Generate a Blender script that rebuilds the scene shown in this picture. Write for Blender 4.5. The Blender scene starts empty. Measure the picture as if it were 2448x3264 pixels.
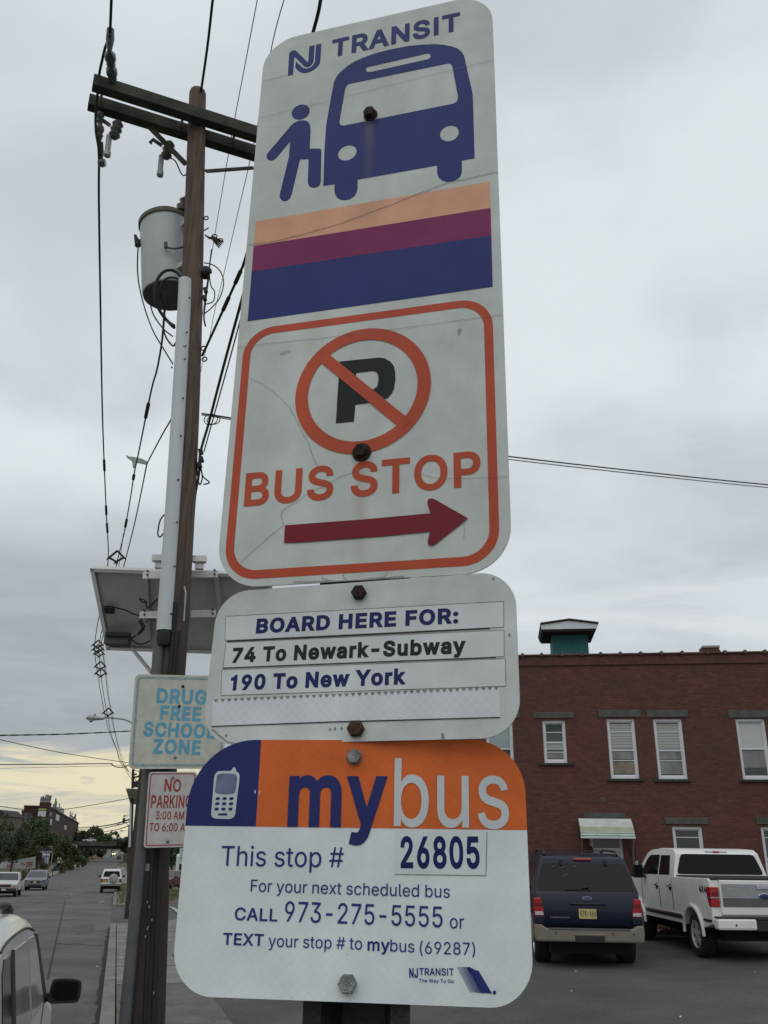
import bpy, math, random
import numpy as np
from mathutils import Vector, Matrix
from mathutils.geometry import tessellate_polygon, delaunay_2d_cdt
rad = math.radians
SC = bpy.context.scene
# ------------------------------------------------------------------ camera
FPX, CX, CY, HEYE, PITCH, ROLL = 2770.0, 1224.0, 1632.0, 2.0, rad(21.2), 0.0125
_f = np.array([0, math.cos(PITCH), math.sin(PITCH)])
_u0 = np.array([0, -math.sin(PITCH), math.cos(PITCH)])
_r0 = np.array([1.0, 0, 0])
_r = math.cos(ROLL) * _r0 + math.sin(ROLL) * _u0
_u = -math.sin(ROLL) * _r0 + math.cos(ROLL) * _u0
EYE = np.array([0, 0, HEYE])
cd = bpy.data.cameras.new('camera')
cam = bpy.data.objects.new('camera', cd)
SC.collection.objects.link(cam)
cam.matrix_world = Matrix(((_r[0], _u[0], -_f[0], 0), (_r[1], _u[1], -_f[1], 0), (_r[2], _u[2], -_f[2], HEYE), (0, 0, 0, 1)))
cd.sensor_fit = 'VERTICAL'
cd.sensor_height = 36.0
cd.lens = 36.0 * FPX / 3264.0
cd.clip_start, cd.clip_end = 0.05, 6000
SC.camera = cam
# ------------------------------------------------------------------ sky
SUN_EL, SUN_AZ = 48.0, 200.0          # soft light through the cloud from behind the viewer
W = bpy.data.worlds.new('World')
SC.world = W
W.use_nodes = True
wt = W.node_tree
for n in list(wt.nodes):
    wt.nodes.remove(n)
def wn(kind, **kw):
    n = wt.nodes.new(kind)
    for k, v in kw.items():
        setattr(n, k, v)
    return n
def wl(a, b):
    wt.links.new(a, b)
def wmath(op, a, b=None, c=None, clamp=False):
    n = wn('ShaderNodeMath', operation=op, use_clamp=clamp)
    for i, q in enumerate((a, b, c)):
        if q is None:
            continue
        if isinstance(q, (int, float)):
            n.inputs[i].default_value = q
        else:
            wl(q, n.inputs[i])
    return n.outputs[0]
def wrange(v, a, b, c, d, smooth=True):
    n = wn('ShaderNodeMapRange', interpolation_type='SMOOTHSTEP' if smooth else 'LINEAR')
    wl(v, n.inputs[0])
    for i, q in enumerate((a, b, c, d)):
        n.inputs[i + 1].default_value = q
    return n.outputs[0]
def wmix(f, a, b, mode='MIX'):
    n = wn('ShaderNodeMixRGB', blend_type=mode)
    for i, q in enumerate((f, a, b)):
        if isinstance(q, (int, float)):
            n.inputs[i].default_value = q
        elif isinstance(q, tuple):
            n.inputs[i].default_value = (*q, 1)
        else:
            wl(q, n.inputs[i])
    return n.outputs[0]
tc = wn('ShaderNodeTexCoord')
sep = wn('ShaderNodeSeparateXYZ')
wl(tc.outputs['Generated'], sep.inputs[0])
dx, dy, dz = sep.outputs
zz = wmath('ADD', wmath('ABSOLUTE', dz), 0.22)
comb = wn('ShaderNodeCombineXYZ')
wl(wmath('DIVIDE', dx, zz), comb.inputs[0])
wl(wmath('DIVIDE', dy, zz), comb.inputs[1])
def wnoise(vec, scale, detail, rough=0.55, dist=0.4, loc=(0, 0, 0), sc=(1, 1, 1)):
    m = wn('ShaderNodeMapping')
    m.inputs['Location'].default_value = loc
    m.inputs['Scale'].default_value = sc
    wl(vec, m.inputs[0])
    n = wn('ShaderNodeTexNoise')
    n.inputs['Scale'].default_value = scale
    n.inputs['Detail'].default_value = detail
    n.inputs['Roughness'].default_value = rough
    n.inputs['Distortion'].default_value = dist
    wl(m.outputs[0], n.inputs['Vector'])
    return n.outputs[0]
n1 = wnoise(comb.outputs[0], 1.7, 5, 0.5, 0.35, (3.1, 1.7, 0), (1.0, 1.15, 1))
n2 = wnoise(comb.outputs[0], 0.75, 4, 0.5, 0.2, (7.3, 2.2, 0))
cl = wmath('ADD', wmath('MULTIPLY', n1, 0.6), wmath('MULTIPLY', n2, 0.4))
f_cl = wrange(cl, 0.37, 0.60, 0.0, 1.0)
base = wmix(f_cl, (0.545, 0.588, 0.63), (0.74, 0.795, 0.83))
# heavy grey deck low in the sky, darkest down the street
gband = wmath('MULTIPLY', wrange(dz, 0.40, 0.20, 0.0, 1.0), wrange(dx, 0.22, -0.18, 0.18, 0.95))
n3 = wnoise(tc.outputs['Generated'], 5.0, 6, 0.6, 0.5, (1.3, 0, 2.0), (1, 1, 5.0))
f3 = wrange(n3, 0.35, 0.65, 0.0, 1.0)
deck = wmix(f3, (0.355, 0.388, 0.415), (0.415, 0.45, 0.475))
c1 = wmix(gband, base, deck)
# bright break over the horizon down the street, with grey bars of cloud across it
n4 = wnoise(tc.outputs['Generated'], 7.0, 7, 0.62, 0.7, (0.4, 3.0, 0.0), (0.8, 0.8, 7.5))
edge = wmath('ADD', dz, wmath('MULTIPLY', wmath('SUBTRACT', n4, 0.5), 0.08))
gap = wmath('MULTIPLY', wrange(edge, 0.102, 0.078, 0.0, 1.0), wrange(dx, 0.06, -0.22, 0.0, 1.0))
bars = wrange(n4, 0.50, 0.66, 0.0, 0.75)
creamc = wmix(bars, (0.80, 0.735, 0.52), (0.46, 0.47, 0.45))
n6 = wnoise(tc.outputs['Generated'], 15.0, 4, 0.55, 0.4, (2.0, 0.6, 0.3), (0.8, 0.8, 2.6))
puffs = wrange(n6, 0.60, 0.70, 0.0, 0.75)
c2 = wmix(gap, c1, wmix(puffs, creamc, (0.40, 0.41, 0.43)))
# a little pale light low on the other side
n5 = wnoise(tc.outputs['Generated'], 4.0, 6, 0.6, 0.6, (5.0, 1.0, 0.5), (0.7, 0.7, 4.0))
str_r = wmath('MULTIPLY', wmath('MULTIPLY', wrange(n5, 0.5, 0.72, 0.0, 0.9), wrange(dz, 0.7, 0.3, 0.0, 1.0)), wrange(dx, -0.05, 0.12, 0.0, 1.0))
c3 = wmix(str_r, c2, (0.72, 0.755, 0.78))
# thinner, brighter cloud behind the viewer
c4 = wmix(wrange(dy, 0.15, -0.5, 0.0, 1.0), c3, wmix(1.0, c3, (1.0, 1.0, 1.0), 'MULTIPLY'))
sky = wn('ShaderNodeTexSky', sky_type='NISHITA')
sky.sun_disc = False
sky.sun_elevation = rad(SUN_EL)
sky.sun_rotation = rad(SUN_AZ)
sky.altitude = 20
final = wmix(0.985, sky.outputs[0], wmix(1.0, c4, (10.0, 10.0, 10.0), 'MULTIPLY'))
bg = wn('ShaderNodeBackground')
bg.inputs['Strength'].default_value = 0.1
wl(final, bg.inputs[0])
wo = wn('ShaderNodeOutputWorld')
wl(bg.outputs[0], wo.inputs[0])
# ------------------------------------------------------------------ sun
sl = bpy.data.lights.new('sun', 'SUN')
sl.energy = 0.5
sl.angle = rad(50)
sl.color = (1.0, 0.975, 0.94)
so = bpy.data.objects.new('sun', sl)
SC.collection.objects.link(so)
_sd = Vector((math.sin(rad(SUN_AZ)) * math.cos(rad(SUN_EL)), math.cos(rad(SUN_AZ)) * math.cos(rad(SUN_EL)), math.sin(rad(SUN_EL))))
so.rotation_euler = _sd.to_track_quat('Z', 'Y').to_euler()
so.location = (0, -10, 30)
SC.view_settings.view_transform = 'Standard'
SC.view_settings.look = 'None'
SC.view_settings.exposure = 0.0
SC.view_settings.gamma = 1.0
# ------------------------------------------------------------------ helpers
random.seed(7)
def ray(x, y):
    d = _f + _r * (x - CX) / FPX - _u * (y - CY) / FPX
    return d / np.linalg.norm(d)
def at_y(x, y, Y):
    d = ray(x, y)
    return EYE + d * (Y / d[1])
def at_z(x, y, z):
    d = ray(x, y)
    return EYE + d * ((z - HEYE) / d[2])
def on_plane(x, y, p, n):
    d = ray(x, y)
    p = np.asarray(p, float); n = np.asarray(n, float)
    return EYE + d * (((p - EYE) @ n) / (d @ n))
AZ = rad(-15.6)
RU = np.array([math.sin(AZ), math.cos(AZ)])      # along the street
RV = np.array([math.cos(AZ), -math.sin(AZ)])     # across it, to the right
def st(s, t):
    return RU * s + RV * t
def sm(x, a, b):
    q = min(1.0, max(0.0, (x - a) / (b - a)))
    return q * q * (3 - 2 * q)
def zr(s):
    return -3.7 * (1 - math.exp(-max(s, 0.0) / 130.0))
def zlot(X, Y):
    return 0.14 * sm(X, 3.5, 8.5)
def gz(X, Y):
    p = np.array([X, Y]); s = p @ RU; t = p @ RV
    w = sm(t, 1.5, 6.5) * (1 - sm(s, 42, 80))
    return zr(s) * (1 - w) + zlot(X, Y) * w
def ground(x, y, dz=0.0):
    d = ray(x, y)
    a = None
    prev = 0.5
    for k in np.geomspace(0.5, 2500, 1500):
        P = EYE + d * k
        if P[2] - gz(P[0], P[1]) - dz < 0:
            lo, hi = prev, k
            for _ in range(40):
                m = (lo + hi) / 2
                P = EYE + d * m
                if P[2] - gz(P[0], P[1]) - dz > 0: lo = m
                else: hi = m
            return EYE + d * lo
        prev = k
    return EYE + d * 2500
COL = SC.collection
TM = {}
def thing(name, label, cat, loc=(0, 0, 0), rotz=0.0, group=None, M=None):
    o = bpy.data.objects.new(name, None)
    COL.objects.link(o)
    if M is None:
        M = Matrix.Translation(Vector([float(q) for q in loc])) @ Matrix.Rotation(rotz, 4, 'Z')
    o.matrix_world = M
    TM[o.name] = M.copy()
    o.empty_display_size = 0.2
    o['label'] = label; o['category'] = cat
    if group: o['group'] = group
    return o
def tag(o, label, cat, group=None):
    o['label'] = label; o['category'] = cat
    if group: o['group'] = group
    return o
def frame(axis):
    a = Vector(axis).normalized()
    h = Vector((0, 0, 1)) if abs(a.z) < 0.95 else Vector((1, 0, 0))
    x = h.cross(a).normalized()
    return x, a.cross(x).normalized(), a
def fill2d(contours):
    """triangulate outlines with holes by the even-odd rule"""
    V = []; E = []
    for c in contours:
        k = len(V); V += [Vector((float(p[0]), float(p[1]))) for p in c]; E += [(k + i, k + (i + 1) % len(c)) for i in range(len(c))]
    r = delaunay_2d_cdt(V, E, [], 0, 1e-7)
    vo = [(v[0], v[1]) for v in r[0]]; tris = []
    for f in r[2]:
        x = sum(vo[i][0] for i in f) / len(f); y = sum(vo[i][1] for i in f) / len(f)
        odd = False
        for c in contours:
            for i in range(len(c)):
                p, q = c[i - 1], c[i]
                if (p[1] <= y) != (q[1] <= y) and p[0] + (y - p[1]) * (q[0] - p[0]) / (q[1] - p[1]) > x: odd = not odd
        if odd: tris.append(tuple(f))
    return vo, tris
class MB:
    def __init__(s):
        s.v = []; s.f = []; s.m = []; s.cur = 0
    def add(s, vs, fs):
        b = len(s.v)
        s.v += [tuple(float(c) for c in q) for q in vs]
        s.f += [tuple(b + i for i in q) for q in fs]
        s.m += [s.cur] * len(fs)
        return s
    def box(s, c, size, ex=(1, 0, 0), ey=(0, 1, 0), ez=(0, 0, 1)):
        c = Vector([float(q) for q in c]); e = [Vector(ex) * size[0] / 2, Vector(ey) * size[1] / 2, Vector(ez) * size[2] / 2]
        vs = [c + e[0] * i + e[1] * j + e[2] * k for i in (-1, 1) for j in (-1, 1) for k in (-1, 1)]
        return s.add(vs, [(0, 1, 3, 2), (4, 6, 7, 5), (0, 4, 5, 1), (2, 3, 7, 6), (0, 2, 6, 4), (1, 5, 7, 3)])
    def bx(s, a, b):
        a = np.minimum(a, b) if False else np.asarray(a, float); b = np.asarray(b, float)
        return s.box((a + b) / 2, np.abs(b - a))
    def beam(s, p, q, w, h, up=(0, 0, 1)):
        p = Vector([float(i) for i in p]); q = Vector([float(i) for i in q]); d = q - p; y = d.normalized()
        x = y.cross(Vector(up)).normalized(); z = x.cross(y).normalized()
        return s.box((p + q) / 2, (w, d.length, h), x, y, z)
    def tube(s, pts, r, n=8, caps=True):
        P = [Vector([float(c) for c in q]) for q in pts]
        if len(P) < 2: return s
        rr = r if isinstance(r, (list, tuple)) else [r] * len(P)
        T = []
        for i in range(len(P)):
            a = P[max(i - 1, 0)]; b = P[min(i + 1, len(P) - 1)]
            T.append((b - a).normalized())
        x, y, _ = frame(T[0]); rings = []
        for i, p in enumerate(P):
            t = T[i]
            x = (x - t * x.dot(t)).normalized(); y = t.cross(x)
            rings.append([p + (x * math.cos(2 * math.pi * k / n) + y * math.sin(2 * math.pi * k / n)) * rr[i] for k in range(n)])
        vs = [q for R in rings for q in R]
        fs = [(i * n + k, i * n + (k + 1) % n, (i + 1) * n + (k + 1) % n, (i + 1) * n + k) for i in range(len(P) - 1) for k in range(n)]
        if caps: fs += [tuple(range(n - 1, -1, -1)), tuple((len(P) - 1) * n + k for k in range(n))]
        return s.add(vs, fs)
    def lathe(s, prof, o, axis=(0, 0, 1), n=16):
        x, y, a = frame(axis); o = Vector([float(c) for c in o])
        vs = []; fs = []
        for r, h in prof:
            vs += [o + a * h + (x * math.cos(2 * math.pi * k / n) + y * math.sin(2 * math.pi * k / n)) * max(r, 1e-4) for k in range(n)]
        for i in range(len(prof) - 1):
            fs += [(i * n + k, i * n + (k + 1) % n, (i + 1) * n + (k + 1) % n, (i + 1) * n + k) for k in range(n)]
        fs += [tuple(range(n - 1, -1, -1)), tuple((len(prof) - 1) * n + k for k in range(n))]
        return s.add(vs, fs)
    def prism(s, poly, o, ex, ey, ez, d):
        """2-D outline in (ex, ey), pushed along ez by d"""
        o = Vector([float(c) for c in o]); ex = Vector(ex); ey = Vector(ey); ez = Vector(ez)
        n = len(poly)
        A = [o + ex * p[0] + ey * p[1] for p in poly]; B = [q + ez * d for q in A]
        tr = tessellate_polygon([[Vector((p[0], p[1], 0)) for p in poly]])
        fs = [tuple(t) for t in tr] + [tuple(n + i for i in reversed(t)) for t in tr] + [(i, (i + 1) % n, n + (i + 1) % n, n + i) for i in range(n)]
        return s.add(A + B, fs)
    def sheet(s, contours, fn):
        """filled 2-D outlines with holes; fn maps 2-D to 3-D"""
        vo, fo = fill2d(contours)
        return s.add([fn(p) for p in vo], fo)
    def quad(s, a, b, c, d):
        return s.add([a, b, c, d], [(0, 1, 2, 3)])
    def build(s, name, mats, parent=None, smooth=None, bevel=None, local=False, recalc=True):
        me = bpy.data.meshes.new(name)
        me.from_pydata(s.v, [], s.f)
        ml = mats if isinstance(mats, (list, tuple)) else [mats]
        for m in ml: me.materials.append(m)
        if len(ml) > 1: me.polygons.foreach_set('material_index', s.m)
        if parent is not None and not local:
            top = parent
            while top.parent: top = top.parent
            me.transform(TM[top.name].inverted())
        if recalc:
            import bmesh
            bm = bmesh.new(); bm.from_mesh(me); bmesh.ops.recalc_face_normals(bm, faces=bm.faces); bm.to_mesh(me); bm.free()
        if smooth is not None:
            me.polygons.foreach_set('use_smooth', [True] * len(me.polygons))
            me.set_sharp_from_angle(angle=rad(smooth))
        me.update()
        o = bpy.data.objects.new(name, me)
        COL.objects.link(o)
        if parent is not None: o.parent = parent
        if bevel:
            b = o.modifiers.new('bevel', 'BEVEL'); b.width = bevel; b.segments = 2; b.limit_method = 'ANGLE'; b.angle_limit = rad(32)
        return o
def copy_tree(o, parent=None):
    c = o.copy(); COL.objects.link(c); c.parent = parent
    for ch in list(o.children): copy_tree(ch, c)
    return c
# ------------------------------------------------------------------ materials
MATS = {}
def mat(name, col, rough=0.6, metal=0.0, var=0.12, scale=8.0, bump=0.0, spec=0.5, coat=0.0, col2=None, stretch=(1, 1, 1), detail=5, bscale=None, emit=None):
    if name in MATS: return MATS[name]
    m = bpy.data.materials.new(name); m.use_nodes = True
    t = m.node_tree; b = t.nodes['Principled BSDF']
    tcn = t.nodes.new('ShaderNodeTexCoord'); mp = t.nodes.new('ShaderNodeMapping')
    mp.inputs['Scale'].default_value = stretch
    t.links.new(tcn.outputs['Object'], mp.inputs[0])
    nz = t.nodes.new('ShaderNodeTexNoise'); nz.inputs['Scale'].default_value = scale; nz.inputs['Detail'].default_value = detail; nz.inputs['Roughness'].default_value = 0.6
    t.links.new(mp.outputs[0], nz.inputs['Vector'])
    cr = t.nodes.new('ShaderNodeValToRGB')
    a = tuple(max(0, q * (1 - var * 2)) for q in col); c = tuple(min(1, q * (1 + var)) for q in col) if col2 is None else col2
    cr.color_ramp.elements[0].position = 0.3; cr.color_ramp.elements[1].position = 0.7
    cr.color_ramp.elements[0].color = (*a, 1) if col2 is None else (*col, 1); cr.color_ramp.elements[1].color = (*c, 1)
    t.links.new(nz.outputs[0], cr.inputs[0])
    t.links.new(cr.outputs[0], b.inputs['Base Color'])
    b.inputs['Roughness'].default_value = rough; b.inputs['Metallic'].default_value = metal
    b.inputs['Specular IOR Level'].default_value = spec; b.inputs['Coat Weight'].default_value = coat
    if emit:
        b.inputs['Emission Color'].default_value = (*emit[:3], 1); b.inputs['Emission Strength'].default_value = emit[3]
    if bump:
        bn = t.nodes.new('ShaderNodeBump'); bn.inputs['Strength'].default_value = bump; bn.inputs['Distance'].default_value = 0.01
        n2 = t.nodes.new('ShaderNodeTexNoise'); n2.inputs['Scale'].default_value = bscale or scale * 6; n2.inputs['Detail'].default_value = 4
        t.links.new(mp.outputs[0], n2.inputs['Vector'])
        t.links.new(n2.outputs[0], bn.inputs['Height']); t.links.new(bn.outputs[0], b.inputs['Normal'])
    MATS[name] = m
    return m
def mnodes(m):
    return m.node_tree, m.node_tree.nodes['Principled BSDF']
# ------------------------------------------------------------------ letters (outlines kept as plain numbers)
GLY = {
'#': [440,[[[242,0],[326,509],[377,509],[294,0]],[[10,140],[19,192],[400,192],[391,140]],[[64,0],[147,509],[198,509],[115,0]],[[40,316],[49,368],[429,368],[421,316]]]],
'%': [676,[[[175,283],[160,284],[146,286],[132,291],[121,297],[110,305],[101,314],[93,324],[86,335],[81,347],[78,360],[75,373],[75,388],[75,412],[76,426],[78,440],[81,452],[87,464],[93,476],[101,486],[110,495],[121,503],[133,509],[146,513],[160,516],[175,517],[191,516],[206,513],[219,509],[230,503],[241,495],[250,486],[258,476],[264,464],[269,452],[273,440],[275,426],[276,412],[276,388],[275,373],[273,360],[269,347],[264,335],[257,324],[250,314],[241,305],[230,297],[218,291],[205,286],[191,284]],[[175,327],[188,329],[198,332],[206,338],[212,346],[217,355],[221,365],[223,376],[223,388],[223,412],[223,424],[221,435],[217,445],[213,454],[206,462],[198,468],[188,471],[175,473],[164,471],[153,468],[145,462],[138,454],[133,445],[130,435],[128,424],[127,412],[127,388],[128,376],[130,365],[133,355],[138,346],[145,338],[153,332],[163,329]],[[501,-10],[486,-9],[471,-6],[458,-2],[446,5],[436,12],[426,21],[419,31],[412,43],[407,55],[403,68],[401,81],[400,95],[400,120],[401,134],[403,147],[407,160],[412,172],[419,184],[427,194],[436,203],[447,210],[458,217],[471,221],[486,224],[501,225],[517,224],[531,221],[544,217],[556,210],[566,203],[576,194],[583,184],[590,172],[595,160],[598,147],[600,134],[601,120],[601,95],[600,81],[598,68],[594,55],[589,43],[583,31],[575,21],[566,12],[555,5],[544,-2],[531,-6],[517,-9]],[[501,35],[513,36],[523,39],[531,45],[538,53],[543,62],[546,73],[548,84],[549,95],[549,120],[548,131],[546,142],[543,153],[538,162],[532,170],[524,176],[513,179],[501,180],[489,179],[479,176],[471,170],[464,162],[459,153],[456,142],[453,131],[453,120],[453,95],[453,84],[455,73],[459,62],[464,53],[470,45],[479,39],[489,36]],[[132,0],[482,509],[540,509],[191,0]]]],
'(': [273,[[[89,207],[90,235],[92,264],[96,293],[101,324],[107,354],[114,384],[122,413],[132,441],[142,468],[153,494],[164,517],[177,539],[236,539],[223,512],[212,485],[201,457],[191,428],[182,399],[174,370],[167,342],[161,313],[157,285],[154,258],[152,232],[151,207],[152,184],[154,161],[156,138],[160,115],[165,91],[172,67],[179,42],[188,16],[198,-10],[209,-38],[222,-66],[236,-96],[177,-96],[156,-59],[139,-21],[124,16],[111,55],[102,93],[95,131],[90,169]]]],
')': [273,[[[37,-96],[52,-66],[64,-37],[76,-9],[86,18],[95,44],[102,69],[108,93],[113,116],[117,139],[120,162],[121,184],[122,207],[121,232],[119,258],[116,285],[112,313],[106,342],[99,370],[91,399],[82,428],[73,457],[62,485],[50,512],[37,539],[97,539],[109,517],[121,494],[131,468],[142,441],[151,413],[159,384],[167,354],[173,323],[178,293],[181,264],[183,235],[184,207],[183,168],[178,130],[171,92],[161,53],[149,15],[134,-22],[117,-59],[97,-96]]]],
'-': [453,[[[337,244],[337,188],[114,188],[114,244]]]],
'0': [453,[[[227,-7],[199,-5],[174,1],[151,11],[130,24],[111,41],[95,62],[80,86],[69,113],[60,144],[53,178],[49,214],[48,254],[49,294],[53,330],[60,364],[69,395],[81,422],[95,447],[112,467],[130,484],[151,498],[174,508],[200,514],[227,516],[254,514],[279,508],[302,498],[323,484],[342,467],[358,447],[372,422],[384,395],[393,364],[400,330],[404,294],[405,254],[404,214],[400,178],[393,144],[384,113],[373,86],[359,62],[342,41],[323,24],[302,11],[279,1],[254,-5]],[[227,50],[245,51],[261,56],[276,63],[290,74],[303,87],[313,103],[323,122],[330,144],[336,168],[340,194],[343,223],[344,254],[343,285],[340,314],[336,341],[330,365],[323,387],[313,405],[303,422],[290,435],[276,446],[261,453],[245,458],[227,460],[209,458],[192,453],[177,446],[163,435],[151,422],[140,405],[131,387],[123,365],[117,341],[113,314],[110,285],[109,254],[110,223],[113,194],[117,168],[123,144],[131,122],[140,103],[151,87],[163,74],[177,63],[192,56],[209,51]]]],
'1': [400,[[[205,372],[96,372],[96,420],[196,446],[222,509],[268,509],[268,0],[205,0]]]],
'2': [453,[[[64,0],[64,47],[234,229],[282,282],[291,294],[299,305],[305,316],[311,327],[315,337],[318,348],[320,360],[320,371],[319,385],[317,397],[313,408],[308,419],[301,428],[293,436],[283,443],[273,449],[262,454],[250,457],[237,459],[224,460],[209,459],[196,457],[184,453],[172,447],[162,441],[153,433],[145,424],[139,413],[134,402],[130,390],[128,376],[127,362],[66,362],[67,384],[71,405],[77,424],[86,442],[98,459],[111,473],[126,486],[143,496],[162,505],[182,511],[203,514],[225,516],[247,514],[268,511],[288,505],[306,497],[323,486],[337,474],[350,461],[361,445],[370,428],[376,411],[380,392],[381,372],[380,358],[378,345],[375,331],[371,318],[365,304],[357,290],[347,275],[336,259],[267,180],[153,60],[153,57],[389,57],[389,0]]]],
'3': [453,[[[218,-7],[195,-6],[173,-3],[152,2],[133,10],[114,19],[98,30],[83,43],[70,57],[60,74],[52,91],[46,111],[44,132],[109,132],[111,119],[115,107],[120,97],[126,87],[134,78],[144,71],[154,64],[165,59],[178,55],[191,52],[204,50],[219,50],[234,51],[248,53],[262,56],[275,61],[287,67],[297,74],[307,83],[315,93],[321,104],[325,116],[328,130],[329,145],[328,158],[326,172],[322,184],[316,196],[308,207],[299,217],[288,226],[275,234],[260,240],[242,244],[223,247],[201,248],[157,248],[157,299],[288,448],[288,452],[70,452],[70,509],[372,509],[372,461],[211,278],[211,289],[239,290],[264,288],[287,284],[308,276],[327,265],[344,253],[359,239],[371,222],[381,205],[387,186],[392,166],[393,145],[392,123],[387,103],[380,84],[370,66],[358,50],[344,36],[327,23],[309,12],[288,4],[266,-2],[243,-6]]]],
'4': [453,[[[40,105],[40,158],[247,509],[311,509],[109,166],[109,163],[413,163],[413,105]],[[282,0],[282,121],[282,146],[282,318],[343,318],[343,0]]]],
'5': [453,[[[221,-7],[199,-6],[178,-2],[159,3],[140,11],[123,21],[108,32],[94,45],[83,60],[73,76],[66,93],[62,111],[60,130],[122,130],[124,119],[127,108],[132,98],[138,89],[145,80],[154,73],[163,66],[173,60],[184,56],[196,52],[208,50],[221,50],[236,51],[250,53],[264,58],[276,64],[288,72],[298,82],[307,92],[314,104],[320,117],[324,131],[327,146],[328,162],[327,178],[324,193],[320,208],[314,221],[306,233],[297,244],[286,254],[275,262],[262,269],[248,273],[233,276],[218,277],[205,276],[192,275],[180,272],[167,268],[156,264],[145,258],[136,252],[128,246],[67,253],[96,509],[366,509],[366,452],[151,452],[134,301],[136,301],[145,308],[155,315],[166,320],[178,325],[190,329],[203,331],[216,333],[229,334],[247,333],[263,330],[279,326],[294,321],[308,314],[321,306],[334,296],[345,285],[355,273],[364,260],[372,246],[379,231],[384,215],[388,199],[390,181],[391,163],[390,139],[385,117],[379,95],[369,76],[357,57],[343,41],[327,27],[309,15],[289,6],[268,-1],[245,-5]]]],
'6': [453,[[[226,-7],[203,-5],[182,-1],[161,5],[142,15],[125,26],[109,40],[96,56],[84,74],[75,94],[69,115],[65,138],[64,162],[65,180],[68,199],[73,219],[80,239],[89,261],[102,285],[118,311],[137,340],[252,509],[322,509],[151,261],[145,261],[149,268],[154,275],[159,281],[165,288],[172,293],[179,299],[187,303],[196,307],[205,310],[214,312],[224,314],[235,314],[257,313],[278,309],[298,303],[316,295],[332,284],[346,271],[359,257],[370,240],[378,221],[384,201],[388,180],[389,157],[388,134],[384,112],[377,92],[368,73],[356,55],[343,39],[327,26],[310,14],[291,5],[271,-2],[249,-6]],[[226,48],[241,49],[254,52],[267,56],[279,63],[289,70],[299,79],[307,90],[314,101],[320,114],[324,128],[327,142],[327,157],[327,173],[324,187],[320,201],[314,213],[307,225],[299,235],[289,244],[279,251],[267,258],[254,262],[241,264],[226,265],[212,264],[198,262],[186,258],[174,252],[163,244],[153,235],[145,225],[138,214],[132,201],[128,188],[126,174],[125,158],[126,143],[128,128],[132,114],[138,102],[145,90],[153,79],[163,70],[174,63],[186,56],[198,52],[212,49]]]],
'7': [453,[[[97,0],[323,448],[323,452],[62,452],[62,509],[391,509],[391,449],[165,0]]]],
'8': [453,[[[226,-7],[201,-6],[178,-2],[156,3],[136,11],[117,21],[101,33],[86,47],[74,62],[64,78],[57,96],[53,115],[52,135],[53,151],[55,166],[59,181],[65,195],[72,208],[81,220],[90,231],[101,241],[113,249],[125,256],[139,261],[153,265],[153,267],[135,273],[119,282],[105,293],[93,308],[83,324],[76,342],[72,360],[70,380],[72,399],[75,417],[82,434],[90,450],[101,464],[114,477],[129,488],[146,498],[164,506],[184,511],[204,514],[226,516],[248,514],[269,511],[288,506],[306,498],[323,488],[337,477],[350,464],[361,450],[370,434],[377,417],[380,399],[382,380],[380,361],[376,342],[369,324],[359,308],[347,293],[333,282],[318,273],[300,267],[300,265],[314,261],[327,256],[339,249],[351,241],[362,231],[372,220],[380,208],[387,195],[393,181],[397,166],[400,151],[401,135],[399,115],[395,96],[388,78],[378,62],[366,47],[352,33],[335,21],[317,11],[296,3],[275,-2],[251,-6]],[[226,49],[243,50],[258,52],[272,55],[285,60],[296,66],[307,74],[315,82],[323,91],[329,102],[333,113],[336,126],[337,139],[336,152],[333,165],[329,177],[322,189],[314,199],[305,208],[295,216],[283,223],[270,228],[256,232],[242,234],[226,235],[211,234],[196,232],[182,228],[169,223],[157,216],[147,208],[138,199],[130,189],[123,177],[119,165],[116,152],[115,139],[116,126],[119,113],[123,102],[129,91],[136,82],[145,74],[156,66],[167,60],[180,55],[195,52],[210,50]],[[226,290],[239,290],[252,292],[263,296],[274,300],[284,306],[293,313],[300,321],[307,330],[312,341],[316,351],[318,363],[319,376],[318,388],[316,399],[313,410],[308,420],[301,429],[294,437],[285,444],[275,449],[264,454],[252,457],[240,459],[226,460],[213,459],[200,457],[188,454],[177,449],[167,444],[159,437],[151,429],[145,420],[139,410],[136,399],[134,388],[133,376],[134,363],[136,351],[139,341],[145,330],[151,321],[159,313],[168,306],[178,300],[189,296],[201,292],[213,290]]]],
'9': [453,[[[226,516],[249,514],[271,510],[291,503],[310,494],[328,482],[343,468],[356,452],[368,434],[377,414],[384,393],[388,371],[389,347],[388,328],[385,309],[380,290],[373,270],[363,248],[350,224],[334,197],[315,168],[200,0],[130,0],[301,248],[307,248],[303,240],[299,234],[294,227],[287,221],[281,215],[273,210],[265,206],[257,202],[248,199],[238,196],[228,195],[218,195],[195,196],[175,199],[155,206],[137,214],[121,225],[106,237],[94,252],[83,269],[74,287],[68,307],[65,329],[64,352],[65,375],[69,397],[75,417],[85,436],[96,454],[110,469],[125,483],[143,494],[162,504],[182,510],[203,514]],[[226,460],[212,459],[199,457],[186,452],[174,446],[163,438],[154,429],[145,419],[138,407],[133,395],[129,381],[126,367],[125,352],[126,336],[129,322],[133,308],[138,295],[145,284],[154,274],[163,265],[174,257],[186,251],[199,247],[212,244],[226,243],[240,244],[254,247],[267,251],[279,257],[289,265],[299,273],[307,284],[314,295],[320,308],[324,321],[327,335],[327,350],[327,366],[324,381],[320,394],[314,407],[307,419],[299,429],[290,438],[279,446],[267,452],[254,457],[241,459]]]],
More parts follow.
